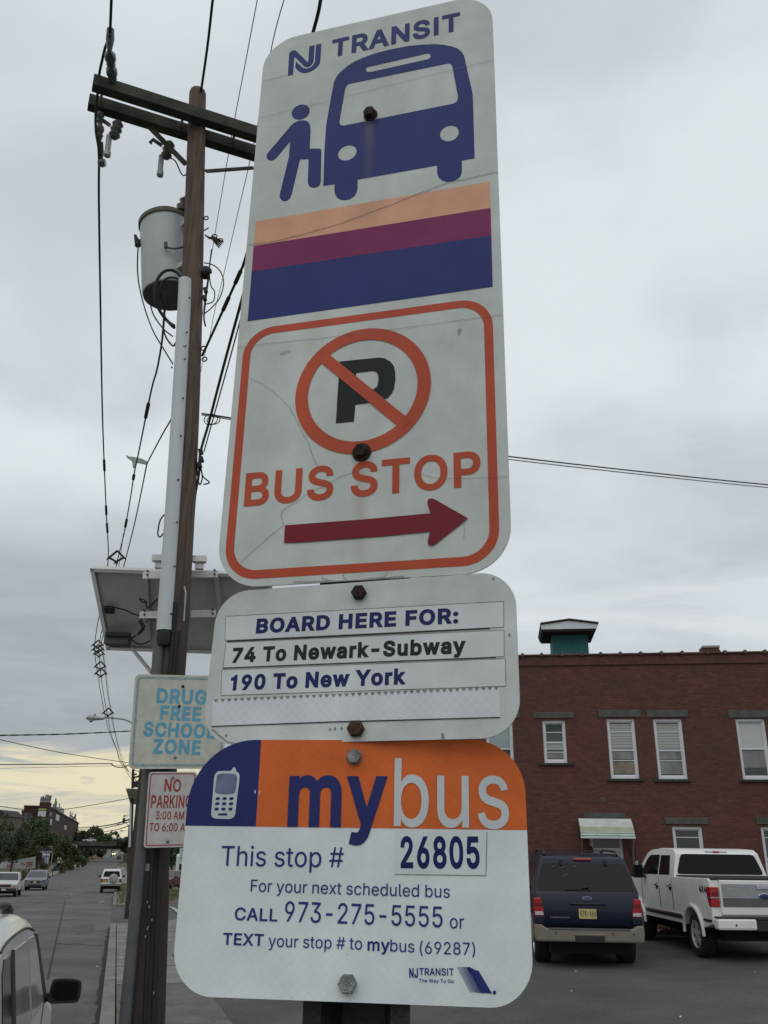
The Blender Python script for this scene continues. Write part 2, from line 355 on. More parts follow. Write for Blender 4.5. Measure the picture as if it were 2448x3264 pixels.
':': [188,[[[95,-4],[86,-4],[78,-1],[70,3],[63,9],[57,16],[53,24],[50,32],[50,41],[50,50],[53,59],[57,66],[63,73],[70,79],[78,83],[86,86],[95,87],[104,86],[113,83],[121,79],[128,73],[134,66],[138,59],[140,50],[141,41],[140,32],[138,24],[134,16],[128,9],[121,3],[113,-1],[104,-4]],[[95,271],[86,272],[78,274],[70,278],[63,284],[57,291],[53,299],[50,307],[50,316],[50,325],[53,334],[57,342],[63,349],[70,354],[78,359],[86,361],[95,362],[104,361],[113,359],[121,354],[128,349],[134,342],[138,334],[140,325],[141,316],[140,307],[138,299],[134,291],[128,284],[121,278],[113,274],[104,272]]]],
'A': [480,[[[16,0],[201,509],[276,509],[463,0],[395,0],[287,302],[264,372],[232,478],[245,478],[213,371],[191,302],[85,0]],[[110,142],[110,199],[370,199],[370,142]]]],
'B': [456,[[[60,0],[60,509],[241,509],[266,508],[289,504],[310,499],[329,491],[345,481],[359,469],[371,456],[381,442],[388,426],[394,410],[397,392],[398,374],[397,358],[395,344],[392,331],[387,320],[380,310],[373,301],[365,293],[356,286],[347,280],[336,275],[326,270],[315,267],[315,262],[327,261],[339,257],[351,252],[363,245],[374,237],[385,227],[394,216],[402,203],[409,189],[414,173],[417,155],[418,136],[417,117],[413,100],[408,83],[400,67],[390,52],[377,39],[362,28],[344,18],[324,10],[301,4],[275,1],[247,0]],[[125,57],[245,57],[272,58],[296,63],[315,70],[330,80],[341,92],[349,105],[354,120],[355,137],[355,149],[352,161],[348,173],[342,184],[335,194],[327,203],[317,211],[306,218],[293,224],[279,228],[264,230],[248,231],[125,231]],[[125,285],[238,285],[252,286],[265,288],[277,291],[288,296],[299,302],[308,309],[316,317],[323,326],[329,337],[333,348],[335,359],[336,372],[334,388],[330,403],[323,417],[313,429],[299,439],[283,446],[263,450],[240,452],[125,452]]]],
'C': [510,[[[267,-7],[235,-5],[205,1],[177,11],[150,25],[126,42],[104,63],[86,88],[70,115],[57,146],[48,179],[42,215],[40,254],[42,293],[48,329],[57,362],[70,393],[86,421],[104,445],[126,466],[150,484],[177,498],[205,508],[235,514],[267,516],[286,515],[305,513],[323,509],[340,504],[357,498],[373,490],[388,481],[402,471],[415,460],[427,447],[438,433],[448,418],[456,402],[463,385],[469,367],[473,348],[408,348],[405,361],[401,373],[395,384],[389,395],[382,404],[375,413],[366,421],[357,428],[348,435],[337,440],[327,445],[315,449],[304,452],[292,454],[280,455],[267,456],[245,454],[223,450],[203,443],[184,432],[166,419],[150,403],[137,385],[125,364],[116,340],[109,314],[105,285],[103,254],[105,223],[109,194],[116,168],[125,145],[137,123],[151,105],[166,89],[184,76],[203,66],[223,59],[245,54],[267,53],[280,53],[292,55],[304,57],[315,60],[327,64],[337,69],[348,74],[357,81],[366,88],[375,96],[382,105],[389,114],[395,125],[401,136],[405,148],[408,160],[473,160],[469,142],[463,124],[457,107],[448,91],[438,76],[428,62],[416,49],[402,38],[388,28],[373,19],[357,11],[341,5],[323,0],[305,-4],[286,-6]]]],
'D': [502,[[[219,0],[96,0],[96,57],[215,57],[244,58],[272,63],[296,70],[318,81],[337,94],[354,110],[368,128],[379,149],[388,172],[394,198],[398,226],[399,255],[398,285],[394,312],[388,337],[379,361],[368,381],[354,399],[338,415],[320,428],[299,438],[275,446],[249,450],[221,452],[93,452],[93,509],[225,509],[261,507],[294,501],[325,492],[353,478],[377,461],[399,441],[418,418],[433,391],[446,361],[455,329],[460,293],[462,255],[460,217],[455,181],[446,149],[433,119],[417,92],[398,68],[376,48],[351,31],[322,17],[291,8],[256,2]],[[125,509],[125,0],[60,0],[60,509]]]],
'E': [419,[[[60,0],[60,509],[372,509],[372,452],[125,452],[125,286],[355,286],[355,229],[125,229],[125,57],[375,57],[375,0]]]],
'F': [410,[[[60,0],[60,509],[369,509],[369,452],[125,452],[125,278],[346,278],[346,221],[125,221],[125,0]]]],
'G': [520,[[[269,-7],[236,-5],[205,1],[176,11],[149,25],[125,43],[104,64],[85,88],[69,116],[57,146],[47,179],[42,215],[40,254],[42,293],[47,329],[57,362],[69,393],[85,421],[103,445],[125,466],[149,484],[175,498],[203,508],[233,514],[265,516],[285,515],[304,513],[322,509],[340,504],[358,497],[374,489],[389,480],[403,469],[416,458],[429,445],[439,431],[449,416],[458,401],[465,384],[470,367],[474,349],[408,349],[404,361],[399,372],[393,383],[387,393],[380,403],[373,411],[365,420],[356,427],[347,434],[337,439],[326,444],[315,448],[304,452],[291,454],[279,455],[265,456],[243,454],[222,450],[202,443],[183,432],[166,419],[150,404],[137,385],[125,364],[116,340],[109,314],[105,285],[103,254],[105,223],[109,194],[116,168],[125,145],[137,124],[151,105],[166,90],[184,76],[203,66],[224,59],[246,54],[269,53],[290,54],[309,57],[328,63],[345,71],[360,81],[374,93],[386,107],[396,123],[404,141],[410,160],[414,180],[415,202],[434,199],[283,199],[283,256],[478,256],[478,200],[476,170],[471,141],[463,115],[451,91],[436,69],[419,50],[399,33],[377,19],[352,8],[326,0],[298,-5]]]],
'H': [517,[[[60,0],[60,509],[125,509],[125,289],[392,289],[392,509],[457,509],[457,0],[392,0],[392,232],[125,232],[125,0]]]],
'I': [195,[[[66,0],[66,509],[129,509],[129,0]]]],
'J': [396,[[[185,-7],[153,-4],[124,3],[98,15],[75,33],[57,55],[44,81],[36,111],[33,145],[33,173],[98,173],[98,145],[99,123],[104,104],[111,88],[122,74],[134,64],[149,56],[166,51],[185,50],[204,51],[220,56],[235,64],[248,74],[258,88],[266,104],[270,123],[272,145],[272,509],[336,509],[336,145],[334,111],[326,81],[313,55],[294,33],[271,15],[246,3],[217,-4]]]],
'K': [467,[[[104,145],[104,216],[139,261],[174,303],[212,344],[364,509],[448,509],[231,276],[228,276]],[[60,0],[60,509],[125,509],[125,334],[124,225],[125,193],[125,0]],[[372,0],[188,259],[228,309],[449,0]]]],
'L': [393,[[[60,0],[60,509],[125,509],[125,57],[361,57],[361,0]]]],
'M': [628,[[[60,0],[60,509],[152,509],[277,187],[287,159],[299,123],[311,84],[322,49],[307,49],[318,83],[330,121],[342,158],[352,187],[476,509],[568,509],[568,0],[504,0],[504,291],[504,327],[505,369],[506,413],[507,457],[513,457],[498,409],[482,363],[467,322],[456,291],[342,0],[286,0],[170,291],[159,321],[145,361],[129,408],[112,457],[119,457],[120,416],[121,372],[122,328],[122,291],[122,0]]]],
'N': [523,[[[60,0],[60,509],[136,509],[343,183],[363,151],[388,107],[414,55],[405,54],[401,108],[399,157],[399,195],[399,509],[463,509],[463,0],[387,0],[202,290],[177,331],[148,381],[108,452],[119,454],[122,384],[124,328],[125,291],[125,0]]]],
'O': [533,[[[267,-7],[235,-5],[205,1],[177,11],[150,25],[126,42],[105,63],[86,88],[70,115],[57,146],[48,179],[42,215],[40,254],[42,293],[48,329],[57,362],[70,393],[86,421],[105,445],[126,466],[150,484],[177,498],[205,508],[235,514],[267,516],[299,514],[329,508],[357,498],[384,484],[408,466],[429,445],[448,421],[464,393],[477,362],[486,329],[491,293],[493,254],[491,215],[486,179],[477,146],[464,115],[448,88],[429,63],[408,42],[384,25],[357,11],[329,1],[299,-5]],[[267,53],[289,54],[310,59],[330,66],[349,76],[367,89],[383,105],[396,123],[408,144],[418,168],[425,194],[429,223],[430,254],[429,286],[425,314],[418,341],[408,365],[396,386],[383,404],[367,420],[349,433],[330,443],[310,450],[289,454],[267,456],[245,454],[223,450],[203,443],[184,433],[167,420],[151,404],[137,385],[125,364],[116,340],[109,314],[105,285],[103,254],[105,223],[109,194],[116,168],[125,144],[137,123],[151,105],[167,89],[184,76],[203,66],[223,59],[245,54]]]],
'P': [445,[[[60,0],[60,509],[235,509],[263,507],[289,503],[312,497],[332,487],[350,476],[366,462],[379,447],[390,430],[398,411],[404,391],[407,370],[409,348],[407,325],[404,304],[398,284],[390,265],[379,248],[366,233],[350,219],[332,207],[312,198],[289,191],[263,187],[235,186],[109,186],[109,242],[233,242],[252,243],[269,246],[284,250],[297,256],[308,264],[318,272],[327,282],[333,294],[338,306],[342,319],[344,333],[344,348],[344,362],[342,376],[338,389],[333,402],[326,413],[318,423],[308,431],[297,439],[284,444],[268,449],[251,451],[232,452],[125,452],[125,0]]]],
'Q': [533,[[[245,159],[313,159],[369,85],[384,65],[468,-48],[401,-48],[346,27],[331,46]],[[267,-7],[235,-5],[205,1],[177,11],[150,25],[126,42],[105,63],[86,88],[70,115],[57,146],[48,179],[42,215],[40,254],[42,293],[48,329],[57,362],[70,393],[86,421],[105,445],[126,466],[150,484],[177,498],[205,508],[235,514],[267,516],[299,514],[329,508],[357,498],[384,484],[408,466],[429,445],[448,421],[464,393],[477,362],[486,329],[491,293],[493,254],[491,215],[486,179],[477,146],[464,115],[448,88],[429,63],[408,42],[384,25],[357,11],[329,1],[299,-5]],[[267,53],[289,54],[310,59],[330,66],[349,76],[367,89],[383,105],[396,123],[408,144],[418,168],[425,194],[429,223],[430,254],[429,286],[425,314],[418,341],[408,365],[396,386],[383,404],[367,420],[349,433],[330,443],[310,450],[289,454],[267,456],[245,454],[223,450],[203,443],[184,433],[167,420],[151,404],[137,385],[125,364],[116,340],[109,314],[105,285],[103,254],[105,223],[109,194],[116,168],[125,144],[137,123],[151,105],[167,89],[184,76],[203,66],[223,59],[245,54]]]],
'R': [449,[[[60,0],[60,509],[236,509],[264,507],[290,504],[313,497],[333,489],[351,478],[367,465],[380,450],[390,433],[399,415],[405,395],[408,374],[409,352],[408,330],[405,309],[399,290],[390,271],[380,255],[367,240],[351,228],[333,217],[312,209],[289,203],[264,199],[236,198],[96,198],[96,255],[234,255],[252,256],[269,258],[284,262],[298,267],[309,273],[319,281],[327,290],[334,300],[339,312],[342,324],[344,338],[345,352],[344,367],[342,380],[339,393],[334,405],[327,415],[319,425],[309,433],[298,440],[284,445],[269,449],[252,451],[233,452],[125,452],[125,0]],[[353,0],[230,229],[303,229],[428,0]]]],
'S': [447,[[[224,-9],[197,-8],[172,-4],[149,1],[128,9],[108,19],[91,31],[76,45],[64,60],[54,77],[46,96],[41,115],[38,137],[104,137],[107,123],[110,110],[116,98],[123,88],[132,79],[142,71],[154,64],[166,59],[180,55],[194,52],[209,50],[224,49],[241,50],[257,52],[272,55],[286,60],[299,66],[311,74],[321,82],[329,92],[336,102],[341,114],[345,126],[346,139],[345,151],[342,161],[338,171],[332,179],[325,186],[316,193],[307,199],[296,205],[245,222],[184,239],[154,249],[128,260],[105,274],[86,289],[71,307],[60,326],[54,348],[52,372],[53,393],[58,413],[65,431],[75,448],[87,463],[102,476],[119,488],[138,498],[158,506],[180,511],[203,514],[227,516],[252,514],[275,511],[296,505],[316,498],[334,488],[351,476],[365,463],[377,449],[387,433],[394,415],[399,397],[401,378],[337,378],[334,396],[326,412],[316,426],[302,437],[286,447],[267,453],[247,457],[225,459],[209,458],[194,456],[180,452],[167,448],[156,442],[145,435],[136,427],[129,418],[123,409],[118,398],[116,387],[115,376],[116,363],[119,352],[124,342],[131,334],[139,326],[148,319],[158,313],[169,308],[212,293],[264,279],[312,264],[324,258],[336,252],[347,245],[359,238],[369,229],[379,220],[387,209],[395,198],[401,185],[405,171],[407,155],[408,139],[407,118],[403,99],[396,81],[386,64],[374,48],[360,34],[343,21],[323,11],[302,2],[278,-4],[252,-8]]]],
'T': [449,[[[32,452],[32,509],[417,509],[417,452],[257,452],[257,0],[193,0],[193,452]]]],
'U': [517,[[[259,-8],[230,-7],[203,-2],[177,5],[154,15],[133,28],[114,43],[98,60],[85,80],[74,101],[66,124],[62,148],[60,173],[60,509],[124,509],[124,178],[125,160],[128,144],[133,128],[141,113],[150,99],[160,87],[173,77],[187,68],[203,61],[220,56],[239,53],[259,52],[279,53],[298,56],[315,61],[331,68],[345,77],[357,87],[368,99],[377,113],[384,128],[389,144],[392,160],[393,178],[393,509],[457,509],[457,173],[456,148],[451,124],[443,101],[433,80],[419,60],[403,43],[384,28],[363,15],[340,5],[315,-2],[288,-7]]]],
'V': [480,[[[204,0],[16,509],[84,509],[192,206],[215,137],[248,31],[235,31],[267,138],[290,206],[395,509],[463,509],[278,0]]]],
'W': [686,[[[155,0],[16,509],[82,509],[163,196],[175,145],[187,94],[197,40],[189,40],[200,94],[211,145],[224,196],[306,509],[380,509],[462,196],[474,145],[486,94],[497,40],[488,40],[499,94],[510,145],[523,196],[603,509],[670,509],[530,0],[455,0],[368,323],[351,391],[336,475],[350,475],[335,395],[318,323],[230,0]]]],
'X': [474,[[[18,0],[217,284],[217,236],[29,509],[104,509],[178,400],[204,361],[223,329],[243,292],[232,292],[252,329],[272,361],[298,400],[374,509],[446,509],[259,239],[259,287],[456,0],[382,0],[292,129],[268,165],[250,195],[230,231],[244,231],[225,196],[206,166],[182,129],[91,0]]]],
'Y': [472,[[[203,0],[203,208],[16,509],[91,509],[192,344],[222,292],[250,230],[224,230],[251,293],[280,344],[381,509],[455,509],[268,208],[268,0]]]],
'Z': [438,[[[42,0],[42,46],[273,385],[306,431],[341,476],[348,454],[285,452],[223,452],[40,452],[40,509],[397,509],[397,462],[169,129],[134,81],[97,33],[90,54],[152,57],[214,57],[399,57],[399,0]]]],
'a': [389,[[[160,-9],[142,-8],[126,-5],[110,-1],[94,5],[80,12],[68,22],[57,32],[48,45],[40,58],[35,73],[31,90],[30,108],[31,123],[34,138],[38,150],[43,161],[50,171],[58,179],[67,187],[78,193],[89,199],[100,203],[112,207],[125,211],[178,220],[234,227],[244,228],[252,230],[259,232],[265,235],[270,238],[273,243],[275,248],[276,255],[276,257],[275,268],[273,279],[271,288],[267,297],[262,304],[256,311],[248,317],[240,322],[230,326],[220,329],[208,330],[196,331],[183,330],[171,329],[159,326],[149,322],[140,318],[132,313],[124,307],[118,301],[112,294],[107,288],[103,281],[100,274],[41,291],[48,308],[57,322],[67,335],[79,346],[91,355],[104,364],[118,370],[133,375],[148,379],[163,382],[179,384],[194,384],[239,379],[251,376],[263,372],[275,367],[286,360],[296,353],[306,343],[315,333],[322,320],[329,306],[333,290],[336,272],[337,251],[337,0],[277,0],[277,52],[272,52],[252,25],[244,18],[236,12],[226,6],[215,1],[203,-3],[190,-6],[176,-8]],[[170,45],[187,46],[202,49],[216,53],[228,59],[239,66],[248,74],[257,83],[263,93],[269,104],[272,115],[275,126],[276,138],[276,190],[259,182],[231,176],[200,171],[175,168],[134,159],[125,155],[117,150],[110,145],[103,139],[98,132],[95,124],[93,115],[92,105],[92,95],[94,87],[98,79],[102,72],[107,66],[114,61],[121,56],[130,52],[139,49],[149,47],[159,46]]]],
'b': [424,[[[229,-8],[213,-7],[198,-5],[184,-1],[172,4],[162,10],[153,17],[145,24],[138,31],[118,59],[112,59],[112,0],[53,0],[53,509],[114,509],[114,319],[118,319],[137,346],[144,353],[152,360],[161,367],[171,373],[183,378],[197,381],[212,384],[229,384],[252,383],[274,378],[294,371],[313,361],[330,347],[345,332],[359,313],[370,293],[379,270],[385,245],[389,218],[390,189],[389,160],[385,133],[379,108],[370,84],[359,64],[346,45],[330,29],[313,16],[294,5],[274,-2],[252,-7]],[[220,47],[237,48],[253,51],[267,57],[279,66],[291,76],[301,88],[309,101],[316,117],[321,133],[325,151],[327,170],[328,189],[327,209],[325,227],[321,245],[316,261],[309,276],[301,290],[291,301],[280,311],[267,319],[253,325],[237,329],[220,330],[203,329],[188,325],[174,320],[161,312],[150,302],[140,291],[132,278],[125,263],[120,247],[116,229],[113,210],[113,189],[113,169],[116,150],[120,132],[125,115],[132,100],[140,86],[150,75],[162,65],[174,57],[188,51],[204,48]]]],
'c': [396,[[[207,-8],[182,-7],[159,-2],[137,6],[117,16],[98,30],[82,46],[68,64],[56,85],[46,108],[40,133],[36,159],[34,187],[36,216],[40,243],[46,268],[56,291],[68,312],[82,330],[98,346],[117,360],[137,371],[159,378],[182,383],[207,384],[221,384],[234,383],[247,380],[260,377],[272,373],[284,368],[295,362],[305,356],[315,349],[324,341],[332,332],[340,322],[347,312],[353,301],[358,289],[362,277],[303,262],[290,289],[270,311],[242,325],[207,330],[189,329],[173,325],[158,319],[145,310],[134,300],[124,287],[115,274],[108,258],[103,242],[99,224],[97,206],[96,187],[97,169],[99,151],[103,134],[108,117],[115,102],[124,89],[134,76],[145,66],[158,57],[173,51],[189,48],[207,46],[243,52],[271,66],[292,89],[304,117],[363,102],[359,90],[354,78],[348,67],[341,56],[334,46],[325,37],[316,29],[306,21],[296,15],[285,9],[273,4],[261,-1],[248,-4],[235,-6],[221,-8]]]],
'd': [424,[[[195,-8],[172,-7],[151,-2],[130,5],[111,16],[94,29],[79,45],[66,64],[55,84],[46,108],[39,133],[35,160],[34,189],[35,218],[39,245],[46,270],[55,293],[66,313],[79,332],[95,347],[112,361],[131,371],[151,378],[173,383],[196,384],[213,384],[228,381],[241,378],[253,373],[263,367],[272,360],[280,353],[287,346],[306,319],[311,319],[311,509],[372,509],[372,0],[313,0],[313,59],[307,59],[287,31],[280,24],[272,17],[263,10],[252,4],[241,-1],[227,-5],[212,-7]],[[205,47],[221,48],[236,51],[250,57],[263,65],[274,75],[284,86],[293,100],[299,115],[305,132],[309,150],[311,169],[312,189],[311,210],[309,229],[305,247],[300,263],[293,278],[284,291],[275,302],[263,312],[251,320],[237,325],[221,329],[205,330],[187,329],[172,325],[157,319],[145,311],[133,301],[124,290],[115,276],[108,261],[103,245],[99,227],[97,209],[96,189],[97,170],[99,151],[103,133],[109,117],[115,101],[124,88],[134,76],[145,66],[158,57],[172,51],[188,48]]]],
'e': [404,[[[212,-8],[185,-7],[161,-2],[138,6],[117,16],[98,30],[82,46],[68,64],[56,85],[46,108],[40,132],[35,159],[34,187],[35,215],[39,242],[46,267],[55,290],[67,311],[81,329],[97,346],[115,359],[135,370],[157,378],[180,383],[205,384],[221,384],[236,382],[251,379],[266,374],[280,368],[294,361],[307,351],[319,341],[331,329],[341,315],[350,299],[357,282],[363,263],[368,242],[370,219],[371,194],[371,169],[75,169],[75,221],[338,221],[310,202],[309,220],[307,237],[303,254],[298,269],[291,282],[283,294],[273,305],[263,314],[250,321],[237,326],[222,329],[205,330],[189,329],[173,326],[159,321],[146,313],[135,304],[125,294],[116,282],[109,270],[103,256],[99,241],[97,226],[96,211],[96,178],[97,157],[100,139],[104,122],[110,106],[118,92],[128,80],[139,70],[151,61],[165,55],[179,50],[195,47],[212,46],[224,47],[234,48],[244,50],[254,53],[263,56],[271,61],[278,66],[285,73],[292,80],[297,88],[302,96],[306,105],[365,91],[360,77],[353,63],[345,51],[335,39],[324,29],[311,19],[298,11],[283,4],[266,-1],[249,-5],[231,-7]]]],
'h': [410,[[[114,227],[114,0],[53,0],[53,509],[114,509],[114,287],[102,287],[112,312],[124,332],[137,349],[152,362],[169,372],[187,379],[207,383],[227,384],[246,383],[264,380],[280,376],[295,369],[309,360],[321,349],[332,336],[341,321],[348,304],[353,285],[356,264],[357,240],[357,0],[296,0],[296,235],[295,256],[290,275],[283,291],[273,304],[260,315],[246,323],[229,328],[210,329],[197,328],[184,326],[172,322],[161,317],[150,311],[141,303],[133,293],[126,283],[121,271],[117,257],[114,243]]]],
'i': [167,[[[53,0],[53,379],[114,379],[114,0]],[[84,443],[75,444],[67,446],[60,449],[54,455],[48,461],[44,468],[42,475],[41,483],[42,491],[44,499],[48,506],[54,512],[60,517],[67,521],[75,523],[84,524],[92,523],[100,521],[107,517],[114,512],[119,506],[123,499],[126,491],[126,483],[126,475],[123,468],[119,461],[114,455],[107,449],[100,446],[92,444]]]],
'k': [381,[[[110,137],[110,212],[121,212],[284,379],[360,379],[184,199],[177,199]],[[53,0],[53,509],[114,509],[114,0]],[[294,0],[148,186],[191,229],[372,0]]]],
'l': [189,[[[139,-2],[119,-1],[101,3],[86,10],[74,20],[65,33],[58,47],[54,65],[53,84],[53,509],[114,509],[114,99],[114,87],[115,77],[117,68],[120,62],[124,58],[130,54],[137,53],[146,52],[160,53],[170,54],[181,3],[162,-1]]]],
'm': [610,[[[53,0],[53,379],[112,379],[112,295],[108,295],[112,310],[118,323],[125,335],[132,346],[141,355],[151,363],[161,370],[172,376],[183,380],[195,384],[207,386],[219,386],[239,385],[257,380],[273,372],[287,361],[299,347],[309,331],[316,314],[321,295],[312,295],[317,308],[322,321],[329,332],[337,343],[347,353],[357,361],[368,369],[381,375],[394,380],[407,383],[422,385],[437,386],[453,385],[468,383],[483,378],[497,372],[510,364],[522,354],[532,342],[541,328],[548,313],[553,296],[556,276],[557,255],[557,0],[496,0],[496,254],[494,273],[490,289],[483,302],[473,313],[460,321],[447,326],[433,329],[419,330],[406,330],[395,328],[384,324],[374,320],[365,314],[358,307],[351,299],[345,290],[341,280],[338,270],[336,259],[335,247],[335,0],[274,0],[274,260],[273,275],[269,288],[262,301],[253,311],[242,320],[229,326],[215,329],[199,330],[188,330],[178,328],[168,325],[158,320],[148,314],[140,307],[132,299],[126,289],[121,278],[117,266],[114,253],[114,238],[114,0]]]],
'n': [410,[[[114,227],[114,0],[53,0],[53,379],[112,379],[112,287],[102,287],[112,312],[124,332],[137,349],[152,362],[169,372],[187,379],[207,383],[227,384],[246,383],[264,380],[280,376],[295,369],[309,360],[321,349],[332,336],[341,321],[348,304],[353,285],[356,264],[357,240],[357,0],[296,0],[296,235],[295,256],[290,275],[283,291],[273,304],[260,315],[246,323],[229,328],[210,329],[197,328],[184,326],[172,322],[161,317],[150,311],[141,303],[133,293],[126,283],[121,271],[117,257],[114,243]]]],
'o': [415,[[[207,-8],[182,-7],[159,-2],[137,6],[117,16],[98,30],[82,46],[68,64],[56,85],[46,108],[40,133],[36,159],[34,187],[36,216],[40,243],[46,268],[56,291],[68,312],[82,330],[98,346],[117,360],[137,371],[159,378],[182,383],[207,384],[233,383],[256,378],[278,371],[299,360],[317,346],[333,330],[347,312],[359,291],[369,268],[376,243],[380,216],[381,187],[380,159],[376,133],[369,108],[359,85],[347,64],[333,46],[317,30],[299,16],[278,6],[256,-2],[233,-7]],[[207,46],[226,48],[242,51],[257,57],[270,66],[282,76],[292,89],[300,102],[307,117],[312,134],[316,151],[318,169],[319,187],[318,206],[316,224],[312,242],[307,258],[300,274],[292,287],[282,300],[270,310],[257,319],[242,325],[226,329],[207,330],[189,329],[173,325],[158,319],[145,310],[134,300],[124,287],[115,274],[108,258],[103,242],[99,224],[97,206],[96,187],[97,169],[99,151],[103,134],[108,117],[115,102],[124,89],[134,76],[145,66],[158,57],[173,51],[189,48]]]],
'p': [424,[[[53,-143],[53,379],[112,379],[112,319],[118,319],[137,346],[144,353],[152,360],[161,367],[171,373],[183,378],[197,381],[212,384],[229,384],[252,383],[274,378],[294,371],[313,361],[330,347],[345,332],[359,313],[370,293],[379,270],[385,245],[389,218],[390,189],[389,160],[385,133],[379,108],[370,84],[359,64],[346,45],[330,29],[313,16],[294,5],[274,-2],[252,-7],[229,-8],[213,-7],[198,-5],[184,-1],[173,4],[162,10],[153,17],[145,24],[138,31],[118,59],[114,59],[114,-143]],[[220,47],[237,48],[253,51],[267,57],[279,66],[291,76],[301,88],[309,101],[316,117],[321,133],[325,151],[327,170],[328,189],[327,209],[325,227],[321,245],[316,261],[309,276],[301,290],[291,301],[280,311],[267,319],[253,325],[237,329],[220,330],[203,329],[188,325],[174,320],[161,312],[150,302],[140,291],[132,278],[125,263],[120,247],[116,229],[113,210],[113,189],[113,169],[116,150],[120,132],[125,115],[132,100],[140,86],[150,75],[162,65],[174,57],[188,51],[204,48]]]],
'r': [259,[[[53,0],[53,379],[112,379],[112,321],[115,321],[122,335],[130,347],[140,358],[152,367],[166,375],[181,380],[196,384],[213,385],[229,384],[243,384],[243,322],[230,324],[207,326],[194,325],[182,323],[170,319],[159,315],[149,309],[140,301],[132,293],[126,284],[121,273],[117,262],[114,250],[114,237],[114,0]]]],
's': [365,[[[182,-8],[163,-7],[145,-5],[128,-2],[112,3],[98,10],[84,18],[72,27],[62,38],[53,50],[45,63],[40,78],[36,94],[94,107],[99,92],[105,79],[114,69],[124,60],[136,54],[150,49],[165,46],[181,45],[200,46],[217,50],[232,55],[244,62],[255,71],[262,81],[267,91],[268,103],[267,112],[265,121],[260,129],[254,136],[246,142],[237,147],[225,151],[212,155],[149,170],[125,177],[104,186],[87,196],[72,208],[61,222],[53,237],[48,255],[47,274],[48,290],[51,305],[57,319],[65,332],[75,343],[87,354],[100,363],[115,370],[131,377],[149,381],[167,384],[187,384],[206,384],[223,381],[239,378],[254,372],[267,366],[279,358],[290,349],[299,339],[307,328],[314,316],[319,303],[324,290],[268,277],[264,288],[258,298],[251,307],[243,316],[232,323],[219,328],[205,331],[187,333],[171,332],[156,329],[143,324],[131,317],[121,308],[114,299],[110,289],[109,277],[110,267],[112,258],[117,250],[124,243],[133,237],[144,232],[157,227],[172,223],[229,209],[254,202],[275,194],[292,183],[306,171],[317,158],[325,142],[330,125],[331,107],[330,90],[326,75],[321,61],[312,47],[302,35],[290,24],[276,15],[260,6],[242,0],[223,-5],[203,-7]]]],
't': [227,[[[204,379],[204,327],[6,327],[6,379]],[[65,471],[126,471],[126,98],[127,86],[128,76],[132,68],[136,61],[142,56],[150,53],[159,51],[170,50],[185,51],[202,54],[213,2],[192,-3],[168,-4],[145,-3],[125,2],[107,10],[92,21],[80,35],[72,52],[67,71],[65,93]]]],
'u': [410,[[[182,-5],[164,-4],[146,-1],[130,4],[115,11],[101,20],[89,31],[78,44],[69,59],[62,76],[57,95],[54,116],[53,139],[53,379],[114,379],[114,144],[115,123],[119,105],[127,89],[137,75],[150,64],[164,56],[181,52],[200,50],[213,51],[226,53],[238,57],[249,62],[259,69],[268,77],[276,86],[283,97],[289,109],[293,122],[295,137],[296,153],[296,379],[357,379],[357,0],[298,0],[298,92],[307,92],[297,67],[286,47],[272,30],[257,17],[240,7],[222,0],[203,-4]]]],
'w': [567,[[[138,0],[23,379],[87,379],[133,214],[154,137],[175,41],[165,41],[186,135],[206,214],[252,379],[316,379],[362,214],[382,136],[402,41],[391,41],[413,135],[434,214],[480,379],[545,379],[429,0],[368,0],[319,172],[305,225],[291,280],[277,338],[291,338],[277,280],[263,225],[248,172],[199,0]]]],
'x': [379,[[[21,0],[171,218],[171,171],[29,379],[100,379],[147,306],[179,253],[207,206],[175,206],[202,253],[233,306],[282,379],[352,379],[209,169],[209,214],[358,0],[287,0],[231,85],[200,136],[173,182],[205,182],[178,136],[148,85],[91,0]]]],
'y': [389,[[[47,-139],[61,-86],[71,-87],[80,-89],[88,-90],[96,-90],[104,-89],[111,-87],[118,-84],[124,-80],[130,-74],[136,-67],[141,-58],[146,-48],[151,-36],[163,-1],[17,379],[84,379],[165,155],[187,87],[206,21],[184,21],[202,87],[224,155],[305,379],[371,379],[204,-58],[198,-72],[191,-85],[184,-97],[177,-107],[168,-116],[159,-124],[150,-130],[139,-136],[128,-140],[117,-143],[104,-145],[91,-145],[65,-143]]]]}
def _thick(c, k):
    if not k: return c
    d = [c[0]]
    for p in c[1:]:
        if math.hypot(p[0] - d[-1][0], p[1] - d[-1][1]) > 0.007: d.append(p)
    if math.hypot(d[0][0] - d[-1][0], d[0][1] - d[-1][1]) < 0.007: d.pop()
    c = d
    n = len(c); out = []
    for i in range(n):
        a = c[i - 1]; b = c[i]; d = c[(i + 1) % n]
        e1 = (b[0] - a[0], b[1] - a[1]); e2 = (d[0] - b[0], d[1] - b[1])
        l1 = math.hypot(*e1) or 1; l2 = math.hypot(*e2) or 1
        n1 = (-e1[1] / l1, e1[0] / l1); n2 = (-e2[1] / l2, e2[0] / l2)
        q = 1 + n1[0] * n2[0] + n1[1] * n2[1]
        q = max(q, 0.45)
        out.append((b[0] + k * (n1[0] + n2[0]) / q, b[1] + k * (n1[1] + n2[1]) / q))
    return out
_GT = {}
